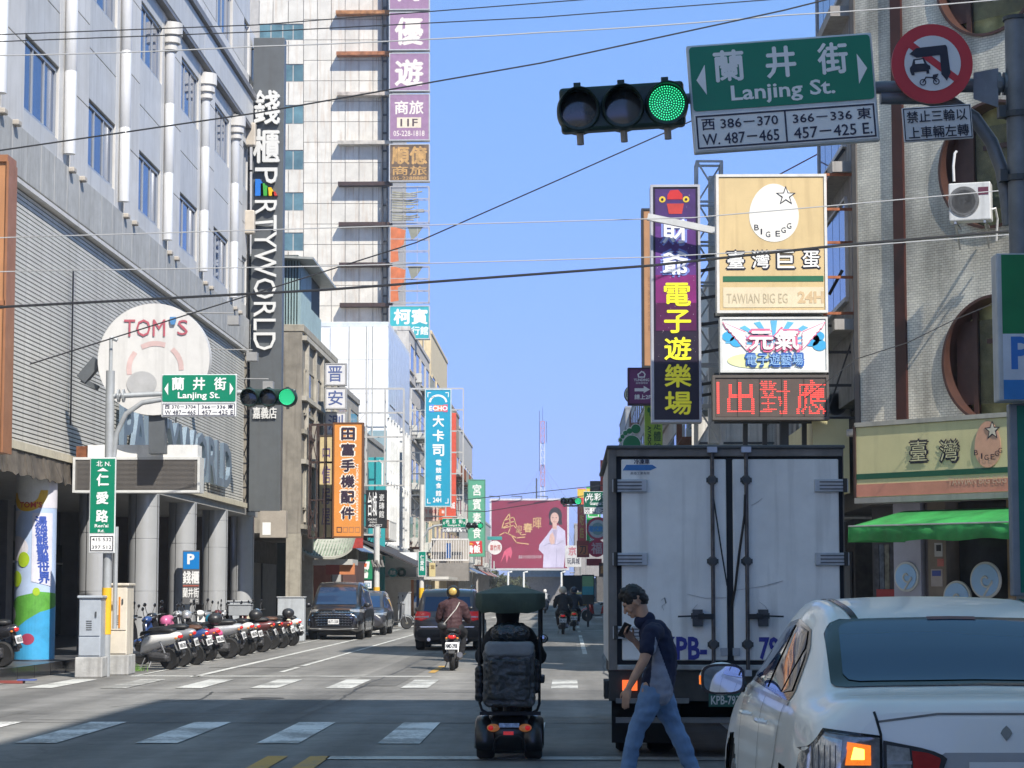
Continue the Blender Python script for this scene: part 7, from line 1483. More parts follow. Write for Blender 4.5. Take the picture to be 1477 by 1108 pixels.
for x in (1036, 1053): L(tk).bx(txx(x - 5), txx(x + 5), YR - .03, YR - .012, tz(945), tz(934)).out('bolt_plate', M((.4,.4,.4), .4, .6))
# under the box
L(tk).bx(xl + .1, xr - .1, YR + .25, YR + 7.5, .62, zb).out('chassis', M((.02,.02,.022), .7)); L(tk).bx(xl, xr, YR, YR + .2, tz(1010), zb - .0).out('lamp_bar', M((.05,.048,.045), .7, var=.3))
for x in (900, 1192): L(tk).bx(txx(x - 13), txx(x + 13), YR - .03, YR, tz(1004), tz(978)).out('tail_light', M((.35,.05,.02), .3, var=.3, scale=20)) if x > 1000 else L(tk).bx(txx(893), txx(914), YR - .03, YR, tz(995), tz(980)).out('tail_light', M((.9,.14,.03), .3, var=.2, scale=30, emit=.5))
L(tk).bx(txx(884), txx(986), YR - .06, YR, tz(1013), tz(1006)).bx(txx(884), txx(1208), YR + .05, YR + .1, tz(1042), tz(1034)).out('bumper_bar', M((.20,.20,.20), .5, .4, var=.2))
L(tk).bx(txx(1014), txx(1066), YR - .02, YR, tz(1018), tz(998)).out('plate_board', M((.02,.10,.075), .5)); ttext('KPB-7930', 1017, 1002, 1063, 1015, M((.6,.62,.6), .5), .02, 3)
for sg, xc in ((-1, xl + .38), (1, xr - .38)):
    for dx in (-.16, .16):
        for yy in (YR + 1.4,): w = L(tk).lathe([(-.12, .26), (-.13, .42), (-.09, .45), (.09, .45), (.13, .42), (.12, .26)], (xc + dx, yy, .45), 'x', 32).out('wheel', RUB, smooth=40)
    L(tk).lathe([(-.12, .26), (-.13, .42), (-.09, .45), (.09, .45), (.13, .42), (.12, .26)], (xc + sg*.1, YR + 5.9, .45), 'x', 32).out('wheel', RUB, smooth=40); L(tk).bx(xc - .34, xc + .34, YR + .82, YR + .84, .12, .85).out('mud_flap', RUB)
    L(tk).bx(xc - .42, xc + .42, YR + .2, YR + .8, .58, .75).out('mudguard', M((.04,.04,.04), .7))
L(tk).tube([(xl + .6, YR + 1.4, .45), (xr - .6, YR + 1.4, .45)], .12, 10).out('axle', RUB)
L(tk).bx(xl + .12, xr - .12, YR + 5.35, YR + 7.1, .55, 2.35).out('cab', carpaint((.55,.56,.58)), bevel=.12)
L(tk).bx(xl + .2, xr - .2, YR + 7.1, YR + 7.13, 1.35, 2.15).out('windscreen', GLR)
# ================================================================ scooters
def make_scooter(name, label, cat, bodym, seatm, loc=(0, 0, 0), rz=0, plate_='NKR-2951', box=None, group=None, detail=True):
    t = thing(name, label, cat, loc, rz, group); DKP = M((.022,.022,.024), .5, var=.15)
    for wy, r in ((-.63, .235), (.64, .24)):
        w = MB().lathe([(-.045, r*.68), (-.055, r*.88), (-.03, r*.98), (0, r), (.03, r*.98), (.055, r*.88), (.045, r*.68)], (0, wy, r), 'x', 26).out('wheel', RUB, t, smooth=40)
        m = MB()
        for k in range(5): a = 2*pi*k/5 + .3; m.bar((0, wy, r), (0, wy + r*.66*cos(a), r + r*.66*sin(a)), .03, .035)
        m.lathe([(-.04, r*.70), (.04, r*.70), (.04, r*.64), (-.04, r*.64)], (0, wy, r), 'x', 22).lathe([(-.05, .05), (.05, .05)], (0, wy, r), 'x', 12); m.out('rim', M((.30,.28,.22), .4, .6), w)
    m = MB(); st = [(-.93, .02, .70, .74), (-.88, .07, .60, .77), (-.75, .12, .54, .78), (-.5, .155, .47, .775), (-.25, .16, .40, .76), (-.08, .15, .34, .72), (.0, .12, .32, .60), (.03, .1, .30, .42)]
    rs = []
    for y, w, z0, z1 in st: rs.append([(w*cos(a)*(1 if sin(a) > -.2 else .8), y + (0 if sin(a) < 0 else -.02), (z0+z1)/2 + (z1-z0)/2*sin(a)) for a in [2*pi*k/16 for k in range(16)]])
    m.rings(rs).out('rear_body', bodym, t, smooth=60)
    m = MB(); st = [(-.80, .05, .79, .83), (-.74, .11, .765, .86), (-.55, .135, .755, .87), (-.38, .13, .75, .83), (-.15, .12, .74, .81), (.0, .09, .70, .79), (.05, .04, .68, .74)]
    rs = [[(w*cos(a), y, (z0+z1)/2 + (z1-z0)/2*(abs(sin(a))**.6)*(1 if sin(a) > 0 else -1)) for a in [2*pi*k/16 for k in range(16)]] for y, w, z0, z1 in st]; m.rings(rs).out('seat', seatm, t, smooth=60)
    m = MB(); rs = [[(-w, y, z), (w, y, z), (w, y + .03, z - .05), (-w, y + .03, z - .05)] for y, w, z in ((-.05, .13, .30), (.1, .15, .29), (.3, .15, .29), (.38, .14, .33))]; m.rings(rs).out('floorboard', DKP, t, bevel=.01)
    m = MB(); rs = []
    for y, w, z, d in ((.36, .12, .30, .05), (.40, .17, .42, .09), (.42, .20, .58, .12), (.43, .19, .74, .13), (.45, .14, .88, .12), (.47, .09, .95, .08)): rs.append([(w*sin(a), y + d*(1 - abs(sin(a)))*1.2, z) for a in [-pi/2 + pi*k/10 for k in range(11)]] + [(w*.9*sin(a), y + d*(1-abs(sin(a)))*.6 - .02, z) for a in [pi/2 - pi*k/10 for k in range(11)]])
    m.rings(rs).out('leg_shield', bodym, t, smooth=60)
    m = MB(); rs = []
    for k in range(9):
        a = radians(20 + 17*k); r = .285; rs.append([(sx_*.07, .64 + (r + dz)*cos(a), .24 + (r + dz)*sin(a)) for sx_, dz in ((-1, 0), (-.8, .03), (0, .045), (.8, .03), (1, 0), (0, .02))])
    m.rings(rs).out('front_fender', bodym, t, smooth=60)
    m = MB()
    for sg in (-1, 1): m.tube([(sg*.065, .64, .24), (sg*.06, .53, .62)], .02, 8)
    m.out('fork', STEEL, t)
    MB().tube([(-.33, .38, .99), (-.22, .42, 1.0), (-.05, .47, .98), (.05, .47, .98), (.22, .42, 1.0), (.33, .38, .99)], .014, 8).out('handlebar', STEEL, t)
    m = MB(); m.ell((0, .47, .98), (.14, .1, .075)); m.out('cowl', bodym, t, smooth=60); MB().ell((0, .56, .97), (.075, .03, .05), 12, 8).out('headlight', LC, t)
    for sg in (-1, 1):
        MB().tube([(sg*.34, .375, .99), (sg*.24, .41, 1.0)], .019, 8).out('grip', RUB, t)
        ms_ = MB().tube([(sg*.2, .42, 1.0), (sg*.24, .44, 1.12), (sg*.3, .42, 1.22)], .007, 6).out('mirror_stalk', BLACK, t); MB().ell((sg*.31, .42, 1.25), (.065, .018, .042), 12, 8).out('mirror', BLACK, ms_, smooth=60)
        MB().tube([(sg*.12, -.50, .58), (sg*.10, -.63, .25)], .018, 8).out('shock_absorber', STEEL, t)
        MB().ell((sg*.11, -.87, .66), (.03, .03, .02), 8, 6).out('indicator', M((.6,.2,.03), .3, var=0), t)
    MB().ell((0, -.915, .69), (.085, .035, .045), 14, 8).out('tail_light', M((.55,.02,.02), .2, var=0, emit=.15), t, smooth=60)
    MB().rings([[(-.09, -.86, .62), (.09, -.86, .62), (.09, -.84, .60), (-.09, -.84, .60)], [(-.06, -1.0, .36), (.06, -1.0, .36), (.06, -.98, .34), (-.06, -.98, .34)]]).out('rear_fender', DKP, t)
    p = MB().rings([[(-.13, -.945, .58), (.13, -.945, .58), (.13, -.935, .58), (-.13, -.935, .58)], [(-.13, -.985, .44), (.13, -.985, .44), (.13, -.975, .44), (-.13, -.975, .44)]]).out('license_plate', M((.72,.72,.72), .4, var=0), t)
    if detail:
        m = MB(); put_text(m, plate_, -.115, .115, .465, .555, 0, .02); m.v = [(x, -.952 - (.58 - z)/.14*.04 - .004, z) for x, _, z in m.v]; m.out('lettering', BLACK, p)
    MB().tube([(.06, -.1, .22), (.12, -.3, .24), (.15, -.5, .27), (.16, -.88, .33)], [.02, .025, .055, .06], 10).out('exhaust', M((.16,.16,.17), .4, .6), t, smooth=60)
    MB().bx(-.14, .08, -.68, -.18, .18, .36).cap((-.1, -.3, .28), .1, (-.1, -.6, .26), .09, 10).out('engine', M((.08,.08,.085), .5, .4, var=.3, scale=15), t, bevel=.02)
    MB().tube([(-.1, -.1, .25), (-.2, -.02, .01)], .012, 6).out('kick_stand', STEEL, t)
    if box: MB().ell((0, -.86, .99), (.2, .17, .14), 18, 10).out('top_box', box, t, smooth=60)
    return t
SEATM = M((.018,.018,.02), .45, var=.15)
WHT = M((.72,.72,.70), .25, var=.03, coat=.5); BKP = M((.02,.02,.024), .22, var=.05, coat=.6); GRYP = M((.22,.23,.25), .25, var=.05, coat=.5); REDP = M((.45,.03,.03), .25, coat=.5); BLUP = M((.03,.07,.22), .25, coat=.5); BROP = M((.12,.03,.03), .25, coat=.5); SILP = M((.45,.46,.48), .25, .3, coat=.5); PNKP = M((.5,.14,.25), .3, coat=.5); CREAMP = M((.62,.56,.42), .3, coat=.5)
proto = None
specs = [('white and black scooter nearest the utility cabinets', WHT), ('dark grey scooter second from the utility cabinets', GRYP), ('black scooter with blue stripe panels, third from the cabinets', BLUP), ('black scooter before the pink one in the row', BKP), ('bright pink scooter in the parked row', PNKP), ('silver scooter just past the pink one', SILP),
         ('glossy black scooter in the middle of the parked row', BKP), ('white scooter in the middle of the parked row', WHT), ('grey scooter right of the middle white one', GRYP), ('dark red scooter in the middle of the parked row', BROP), ('silver scooter past the dark red one', SILP), ('black scooter before the maroon one in the row', BKP),
         ('maroon scooter near the far end of the row', BROP), ('cream scooter near the far end of the row', CREAMP), ('white scooter two before the black van', WHT), ('light blue scooter at the far end next to the black van', M((.10,.34,.62), .25, coat=.5))]
rr = random.Random(12); GRP = 'scooters parked in a row along the left kerb'
proto = make_scooter('scooter', specs[0][0], 'scooter', WHT, SEATM, group=GRP)
allsc = [proto]
for i, (lb, mt) in enumerate(specs):
    y = 46.0 + 1.42*i + rr.uniform(-.12, .12); x = -8.78 + rr.uniform(-.22, .12)
    o = proto if i == 0 else clone(proto, tint={'rear_body': mt, 'leg_shield': mt, 'front_fender': mt, 'cowl': mt}, label=lb)
    o.location = (x, y, .0); o.rotation_euler = (0, -.10 + rr.uniform(-.04, .02), radians(80) + rr.uniform(-.3, .22)); s_ = rr.uniform(1.0, 1.1); o.scale = (s_, s_, s_); allsc.append(o)
for i in (4, 8, 12):
    MB().ell((0, -.84, .97), (.19, .17, .14), 18, 10).out('top_box', M((.03,.03,.034), .35), allsc[i + 1 if i else 1], smooth=60)
for i, c_ in ((2, (.10,.045,.025)), (6, (.16,.15,.14)), (11, (.10,.045,.025))):
    for ch in COL.objects:
        if ch.parent == allsc[i + 1] and ch.name.startswith('seat'): ch.material_slots[0].link = 'OBJECT'; ch.material_slots[0].material = M(c_, .5)
# second, deeper rank: a few more scooters between the first row and the columns
GRP2 = GRP
for i, (lb, mt, y) in enumerate((('black scooter parked behind the row, close to the first column', BKP, 50.3), ('grey scooter parked behind the row, by the parking sign column', GRYP, 57.6), ('white scooter parked behind the row near the last column', WHT, 64.4))):
    o = clone(proto, tint={'rear_body': mt, 'leg_shield': mt, 'front_fender': mt, 'cowl': mt}, label=lb); o.location = (-9.45, y, 0); o.rotation_euler = (0, -.08, radians(75 + 8*i)); o.scale = (1, 1, 1)
o = clone(proto, label='scooter cut by the left edge of the photo on the dark arcade floor', tint={k: BKP for k in ('rear_body', 'leg_shield', 'front_fender', 'cowl')}); o.location = (P(-48, 960, 40).x, 40.2, .24); o.rotation_euler = (0, -.08, radians(80)); o.scale = (1, 1, 1)
o = clone(proto, label='parked motorcycle with round black top box between the van and the pale pole', tint={k: GRYP for k in ('rear_body', 'leg_shield', 'front_fender', 'cowl')}); o.location = (P(566, 903, 95).x, 94, .0); o.rotation_euler = (0, -.08, radians(-70)); o.scale = (1.1, 1.1, 1.1)
MB().ell((0, -.82, 1.0), (.24, .22, .17), 16, 10).out('top_box', M((.03,.03,.035), .4), o, smooth=60)
o = clone(proto, label='red scooter parked on the right beside the truck', tint={k: REDP for k in ('rear_body', 'leg_shield', 'front_fender', 'cowl')}); o.location = (P(868, 890, 118).x, 118, .0); o.rotation_euler = (0, -.05, radians(75)); o.scale = (1.25, 1.25, 1.25)
# helmets and things left on scooters, wall boards behind the row
def helmet(label, loc, mt, vis=True):
    t = thing('helmet', label, 'helmet', loc); m = MB(); rs = []
    for k in range(9):
        a = -.35 + (pi/2 + .35)*k/8; rs.append([(.135*cos(a)*cos(q), .155*cos(a)*sin(q), .14*sin(a)) for q in [2*pi*j/20 for j in range(20)]])
    m.rings(rs); m.out('shell', mt, t, smooth=60)
    if vis: MB().rings([[(.138*cos(a)*cos(q), .158*cos(a)*sin(q), .14*sin(a)) for q in [pi*.15 + pi*.7*j/8 for j in range(9)]] for a in (-.3, -.05, .2)], False, False).out('visor', GLASSD, t)
    return t
helmet('silver helmet hanging on a mirror in the scooter row', (-9.1, 52.9, 1.02), M((.55,.56,.58), .2, .6)); helmet('pink helmet on the third scooter of the row', (-9.0, 49.6, .93), M((.5,.12,.26), .3)); helmet('blue helmet resting on a scooter seat in the row', (-8.9, 55.2, .90), M((.02,.22,.36), .3))
pc = thing('seat_cover', 'bright pink cloth over the rear of a parked scooter', 'cover', (-8.35, 52.1, .62)); m = MB(); m.ell((0, 0, 0), (.25, .3, .13), 16, 8); m.out('cloth', M((.62,.10,.28), .7, bump=.6, bscale=8), pc, smooth=60)
dl = thing('flyer_box', 'open grey delivery box on a rack in the scooter row', 'box', (-8.9, 60.3, .95)); MB().bx(-.3, .3, -.22, .22, 0, .28).bx(-.32, .32, -.24, .24, .28, .3).out('case', M((.33,.35,.37), .5), dl, bevel=.02)
for k, (xa, xb, yt, yb, Y, lb) in enumerate(((329, 359, 868, 892, 66.5, 'small grey metal barrier panel behind the middle scooters'), (400, 439, 862, 892, 71.5, 'larger grey metal barrier panel left of the black van'), (574, 592, 855, 903, 100, 'pale grey cabinet behind the parked motorcycle'))):
    a = P(xa, yb, Y); b = P(xb, yt, Y); t = thing('metal_panel', lb, 'metal box', (a.x, Y, 0)); L(t).bx(a.x, b.x, Y, Y + .4, .0, b.z).out('case', M((.46,.49,.52), .5, .1, streak=.2), bevel=.02); L(t).bx(a.x - .03, b.x + .03, Y - .03, Y + .43, b.z, b.z + .03).out('lid', M((.5,.52,.54), .5), bevel=.01)

# ================================================================ people
def organic(name, mb, mats, parent, voxel=.012, it=5, matfn=None, label=None, disp=0., dsc=.12):
    me = bpy.data.meshes.new('x'); me.from_pydata(mb.v, [], mb.f); bm = bmesh.new(); bm.from_mesh(me); bmesh.ops.recalc_face_normals(bm, faces=bm.faces); bm.to_mesh(me); bm.free()
    ob = bpy.data.objects.new('x', me); r = ob.modifiers.new('r', 'REMESH'); r.mode = 'VOXEL'; r.voxel_size = voxel; r.use_smooth_shade = True
    sm_ = ob.modifiers.new('s', 'SMOOTH'); sm_.factor = .5; sm_.iterations = it
    m2 = evaluated(ob); bpy.data.objects.remove(ob)
    for m in (mats if isinstance(mats, list) else [mats]): m2.materials.append(m)
    if disp:
        nrm = [v.normal.copy() for v in m2.vertices]
        for v, vn_ in zip(m2.vertices, nrm):
            c = v.co/dsc; n_ = noise.noise(Vector((c.x, c.y, c.z*1.8))) + .5*noise.noise(c*2.3 + Vector((3, 1, 7))); v.co += vn_*disp*n_
    if matfn:
        for p in m2.polygons: p.material_index = matfn(p.center, p.normal)
    m2.polygons.foreach_set('use_smooth', [True]*len(m2.polygons)); m2.name = name
    o = bpy.data.objects.new(name, m2); COL.objects.link(o); o.parent = parent
    if label: o['label'] = label
    return o
def hand(mb, wrist, d, palm_n, L_=.18, curl=.5, side=1, s=1.):
    "palm and five unequal bent fingers; d = direction of the hand, palm_n = way the palm faces, side = thumb side"
    d = Vector(d).normalized(); n = Vector(palm_n); n = (n - d*n.dot(d)).normalized(); a = d.cross(n)*side; w = Vector(wrist)
    for k in (-1, -.35, .35, 1): mb.cap(w + a*.018*k*s + d*.01, .017*s, w + d*.085*s + a*.027*k*s, .0135*s, 8)
    for k, ln in ((-1.0, .060), (-.36, .072), (.32, .078), (.98, .070)):
        b = w + d*.092*s + a*.028*k*s; p = b; dd = d
        for j, f in enumerate((.45, .32, .26)):
            ang = curl*(.5 + .35*j); dd = (dd*cos(ang) + n*sin(ang)).normalized(); q = p + dd*ln*f*1.15*s; mb.cap(p, (.0092 - .0008*j)*s, q, (.0084 - .0008*j)*s, 8); p = q
    b = w + d*.025*s + a*.024*s; p1 = b + (d*.55 + a*.75 + n*.25).normalized()*.038*s; p2 = p1 + (d*.85 + a*.2 + n*.4).normalized()*.03*s; p3 = p2 + (d*.9 + n*.4).normalized()*.022*s
    mb.cap(b, .014*s, p1, .011*s, 8); mb.cap(p1, .011*s, p2, .0095*s, 8); mb.cap(p2, .0095*s, p3, .008*s, 8)
SKIN = M((.52,.30,.20), .55, var=.12, scale=9); HAIRM = M((.012,.010,.010), .5, var=.4, scale=30)
JEAN = M((.17,.28,.46), .85, var=.22, scale=3, bump=.3, bscale=200); NAVY = M((.010,.014,.045), .85, var=.15); LGR = M((.27,.29,.36), .85, var=.1); SHOE = M((.5,.5,.48), .6)
YM = 19.2
mn = thing('person', 'man in navy and grey polo shirt and blue jeans walking left behind the truck', 'person', (P(945, 1100, YM).x, YM, 0)); O = Vector(mn.location)
def q(x, y, dy=0.): return P(x, y, YM) - O + Vector((0, dy, 0))
b = MB()
hd = q(913, 868); hdr = Vector((-.35, 0, -.6))
tilt = radians(-38)
def hp(f, u, s=0): # f forward (left), u up in head space, s sideways
    c, s_ = cos(radians(32)), sin(radians(32)); return hd + Vector((-(f*c) - u*s_*1.0, s, u*c - f*s_))
b.cap(hp(-.015, .035), .088, hp(.012, -.01), .072, 16); b.cap(hp(.03, -.03), .058, hp(.045, -.085), .036, 12); b.cap(hp(-.03, .02), .09, hp(-.02, .01), .085, 14)
b.cap(hp(.085, -.005), .012, hp(.108, -.045), .014, 8); b.cap(hp(.09, -.075, -.012), .010, hp(.09, -.075, .012), .010, 8); b.cap(hp(.078, .02, -.035), .016, hp(.078, .02, .035), .016, 8); b.cap(hp(.072, -.105), .018, hp(.06, -.105), .02, 8)
for sd in (-1, 1): b.cap(hp(-.01, -.005, sd*.080), .016, hp(-.018, -.045, sd*.078), .010, 8); b.cap(hp(.072, -.02, sd*.03), .016, hp(.06, -.05, sd*.04), .02, 8)
b.limb([hp(-.04, -.04), q(929, 893), q(938, 906)], [.058, .056, .07])
sh = q(944, 915); hip = q(946, 985)
b.limb([q(943, 915), q(953, 945), q(950, 975), q(946, 992)], [.115, .12, .112, .12])
b.limb([q(938, 914, -.14), q(934, 932, -.2), q(927, 952, -.235), q(914, 975, -.235), q(906, 990, -.23)], [.06, .054, .044, .036, .026]); 
hand(b, q(905, 992, -.23), q(901, 1012, -.235) - q(905, 992, -.23), (.35, .9, 0), curl=.35, side=-1)
b.limb([q(938, 914, .14), q(941, 940, .2), q(938, 950, .19), q(914, 923, .10)], [.06, .045, .038, .026]); hand(b, q(914, 923, .10), q(903, 912, .05) - q(914, 923, .10), (-.1, -.8, .5), curl=.75, side=1)
# legs
b.limb([q(940, 992, -.09), q(922, 1040, -.10), q(906, 1100, -.10)], [.09, .06, .045]); b.limb([q(950, 992, .09), q(968, 1045, .09), q(996, 1100, .09)], [.09, .06, .045])
organic('body', b, SKIN, mn, .0075, 3)
for sd in (-1, 1): MB().ell(tuple(hp(.086, .004, sd*.031)), (.006, .010, .006), 8, 6).out('eye', BLACK, mn)
h = MB(); h.cap(hp(-.035, .05), .094, hp(-.015, .04), .094, 16); h.cap(hp(-.06, .01), .082, hp(-.07, -.02), .066, 14); h.cap(hp(.02, .09), .06, hp(.06, .085), .035, 12); h.cap(hp(-.06, .11), .035, hp(-.05, .13), .02, 8)
organic('hair', h, HAIRM, mn, .008, 1, disp=.008, dsc=.03)
sh_ = MB(); sh_.limb([q(936, 903), q(944, 915), q(954, 942), q(954, 968), q(948, 996)], [.085, .135, .138, .134, .142]); sh_.limb([q(948, 975, -.06), q(946, 998, -.06)], [.125, .135]); sh_.limb([q(948, 975, .06), q(946, 998, .06)], [.125, .135])
for sd in (-1, 1): sh_.limb([q(944, 912, sd*.10), q(938, 914, sd*.17), q(933, 934, sd*.21)], [.085, .082, .075])
def shirtmat(c, n):
    u = c.z; a = (q(938, 0) - Vector((0, 0, 0))).x
    zt_, zb_ = q(0, 917).z, q(0, 1003).z; k = (zt_ - u)/(zt_ - zb_)
    if k < 0 or abs(n.y) < .12: return 0
    xl_ = q(938, 0).x - .0 + (q(929, 0).x - q(938, 0).x)*k; xr_ = q(938, 0).x + (q(964, 0).x - q(938, 0).x)*min(1, k*1.15)
    return 1 if xl_ < c.x < xr_ and abs(c.y) < .26 else 0
organic('polo_shirt', sh_, [NAVY, LGR], mn, .0085, 3, shirtmat, disp=.010, dsc=.09)
cl_ = MB(); cl_.limb([q(925, 897), q(935, 892.5)], [.065, .062]); organic('collar', cl_, NAVY, mn, .008, 2)
tr = MB(); tr.limb([q(949, 974), q(947, 1000)], [.13, .135]); tr.limb([q(942, 998, -.08), q(930, 1025, -.095), q(919, 1048, -.10), q(912, 1075, -.10), q(905, 1108, -.10)], [.118, .098, .078, .072, .066]); tr.limb([q(951, 998, .08), q(962, 1025, .09), q(971, 1046, .09), q(986, 1078, .09), q(1001, 1113, .09)], [.118, .10, .080, .074, .066])
organic('jeans', tr, JEAN, mn, .009, 3, disp=.011, dsc=.11)
sho = MB(); a_ = q(905, 1112, -.10); sho.limb([a_ + Vector((.05, 0, -.02)), a_ + Vector((-.05, 0, -.03)), a_ + Vector((-.15, 0, -.045))], [.045, .045, .035]); organic('shoe', sho, SHOE, mn, .01, 2); sho = MB(); a_ = q(1003, 1118, .09); sho.limb([a_ + Vector((.03, 0, .0)), a_ + Vector((-.06, 0, -.04)), a_ + Vector((-.14, 0, -.07))], [.045, .045, .035]); organic('shoe', sho, SHOE, mn, .01, 2)
ph = thing('phone', 'dark phone held up in the hand of the walking man', 'phone', tuple(O + q(901, 909, .03))); ph.rotation_euler = (.5, .4, .2); MB().bx(-.035, .035, -.005, .005, -.07, .07).out('case', BLACK, ph, bevel=.003)
# seated riders
def rider(label, loc, jm, pm, hm, s=1., bag=False, puff=1., backhelm=None, disp=.012):
    t = thing('person', label, 'person', loc); t.scale = (s, s, s); b = MB()
    H = lambda x, y, z: Vector((x, y, z))
    b.limb([H(0, -.12, .86), H(0, -.08, 1.1), H(0, -.02, 1.30), H(0, .0, 1.42), H(0, .03, 1.53)], [.13, .12, .10, .055, .09])
    for sg in (-1, 1):
        b.limb([H(sg*.15, -.02, 1.33), H(sg*.26, .05, 1.10), H(sg*.30, .28, .99)], [.055, .045, .032]); hand(b, H(sg*.30, .30, .99), (0, 1, .05), (0, 0, -1), curl=.9, side=sg)
        b.limb([H(sg*.10, -.12, .86), H(sg*.19, .30, .74), H(sg*.15, .34, .36)], [.09, .065, .045]); 
    organic('body', b, SKIN, t, .014, 3)
    j = MB(); j.limb([H(0, -.13, .84), H(0, -.1, 1.05), H(0, -.05, 1.28), H(0, -.01, 1.39)], [.175*puff, .175*puff, .155*puff, .075])
    for sg in (-1, 1): j.limb([H(sg*.12, -.04, 1.32), H(sg*.20, -.02, 1.30), H(sg*.28, .04, 1.09), H(sg*.31, .25, .99)], [.11*puff, .095*puff, .08*puff, .055])
    organic('jacket', j, jm, t, .013, 3, disp=disp, dsc=.10)
    p = MB()
    for sg in (-1, 1): p.limb([H(sg*.09, -.14, .86), H(sg*.20, .28, .76), H(sg*.16, .30, .36)], [.13, .095, .07])
    organic('trousers', p, pm, t, .014, 3, disp=.008, dsc=.1)
    for sg in (-1, 1): m = MB(); m.limb([H(sg*.155, .28, .31), H(sg*.155, .42, .30)], [.045, .04]); organic('shoe', m, BLACK, t, .014, 1)
    m = MB(); rs = []
    for k in range(10):
        a = -.55 + (pi/2 + .55)*k/9; rs.append([(.142*cos(a)*cos(w), .03 + .165*cos(a)*sin(w), 1.575 + .155*sin(a)) for w in [2*pi*i/24 for i in range(24)]])
    m.rings(rs); hh = m.out('helmet', hm, t, smooth=60)
    if backhelm: MB().ell((0, -.115, 1.60), (.085, .04, .08), 16, 10).out('helmet_emblem', backhelm, hh, smooth=60)
    MB().lathe([(0, .10), (.09, .10)], (0, .01, 1.38), 'z', 16).out('collar', jm, t, smooth=60)
    if bag:
        MB().tube([H(.14, -.14, 1.38), H(.08, -.25, 1.25), H(-.06, -.30, 1.08), H(-.17, -.28, .95)], .010, 6).out('bag_strap', M((.5,.48,.45), .6), t)
        MB().ell((-.20, -.24, .90), (.11, .06, .085), 14, 8).out('shoulder_bag', M((.02,.02,.022), .4), t, smooth=60)
    return t
sx1 = P(652, 967, 45.2).x
make_scooter('scooter', 'dark scooter ridden by the person in the maroon jacket', 'scooter', BKP, SEATM, (sx1, 46.0, 0), .0, 'NMD-2958')
rider('scooter rider in maroon jacket and gold backed helmet with a small shoulder bag', (sx1 - .02, 45.9, .0), M((.055,.022,.026), .75, var=.15), M((.015,.016,.02), .8), M((.02,.02,.02), .3), 1.0, True, 1.12, M((.62,.42,.12), .35, .3))
sx2 = P(812, 914, 83).x
make_scooter('scooter', 'black scooter with stickers ridden by the person in the cream helmet', 'scooter', BKP, SEATM, (sx2, 84, 0), 0, 'EPK-7021', box=None)
rider('person in black jacket and cream helmet riding a scooter ahead on the right lane', (sx2, 83.9, 0), M((.03,.03,.035), .8), M((.02,.02,.025), .8), M((.66,.56,.44), .4), 1.03, False, 1.08)
sx3 = P(828, 905, 90).x
make_scooter('scooter', 'yellow and dark scooter just right of the cream helmet rider', 'scooter', M((.45,.36,.12), .3), SEATM, (sx3, 91, 0), 0, 'MGB-118'); rider('person in dark jacket and dark blue helmet beside the cream helmet rider', (sx3, 90.9, 0), M((.025,.03,.045), .8), M((.02,.02,.025), .8), M((.02,.03,.06), .3), 1.03)
sx4 = P(786, 870, 160).x
make_scooter('scooter', 'tiny distant scooter in the middle of the far street', 'scooter', GRYP, SEATM, (sx4, 161, 0), pi, 'ABC-123', detail=False); rider('distant person in pale clothes and white helmet riding towards the camera', (sx4, 161, 0), M((.4,.42,.45), .8), M((.1,.1,.12), .8), M((.7,.7,.7), .3))
# ================================================================ mobility scooter with canopy
YQ = 21.5
mq = thing('mobility_scooter', 'black mobility scooter with a dark green canopy and large wrapped bag on its back', 'mobility scooter', (P(735, 1092, YQ).x, YQ, 0)); OQ = Vector(mq.location)
def w(x, y, d=0.): return P(x, y, YQ) - OQ + Vector((0, d, 0))
BKM = M((.012,.012,.014), .3, var=.1, coat=.3); TUB = M((.018,.018,.02), .45, .2, var=.1)
for sg, xc in ((-1, 700), (1, 769)):
    c = w(xc, 1069, .12); r = w(0, 1069).z; ww = .085
    o = MB().lathe([(-ww*.8, r*.6), (-ww, r*.85), (-ww*.6, r), (ww*.6, r), (ww, r*.85), (ww*.8, r*.6)], (c.x, .12, r), 'x', 28).out('wheel', RUB, mq, smooth=40); MB().lathe([(-ww*.85, r*.6), (ww*.85, r*.6)], (c.x, .12, r), 'x', 20).out('hub', STEEL, o)
    o = MB().lathe([(-ww*.6, r*.5), (-ww*.7, r*.85), (-ww*.4, r*.95), (ww*.4, r*.95), (ww*.7, r*.85), (ww*.6, r*.5)], (c.x*.8, 1.1, r*.95), 'x', 24).out('wheel', RUB, mq, smooth=40)
    m = MB(); rs = []
    for k in range(13):
        a = radians(-15 + 17.5*k); rs.append([(c.x + dx, .12 - (r + .05 + dz)*cos(a), r + (r + .05 + dz)*sin(a)) for dx, dz in ((-.10, -.02), (-.08, .015), (0, .03), (.08, .015), (.10, -.02))])
    o = m.rings(rs, False, False).out('mudguard', BKM, mq, smooth=60); sd_ = o.modifiers.new('s', 'SOLIDIFY'); sd_.thickness = .012
m = MB(); rs = []
for z, wd, d0, d1 in ((w(0, 1086).z, .20, .05, .5), (w(0, 1078).z, .24, -.06, .6), (w(0, 1062).z, .25, -.10, .7), (w(0, 1046).z, .29, -.09, .6), (w(0, 1034).z, .24, -.02, .5), (w(0, 1028).z, .16, .06, .42)):
    cy_ = (d0 + d1)/2; rs.append([(wd*(abs(cos(a))**.6)*(1 if cos(a) > 0 else -1), cy_ + (d1-d0)/2*(abs(sin(a))**.6)*(1 if sin(a) > 0 else -1), z) for a in [2*pi*k/28 for k in range(28)]])
m.rings(rs).out('rear_shell', BKM, mq, smooth=60)
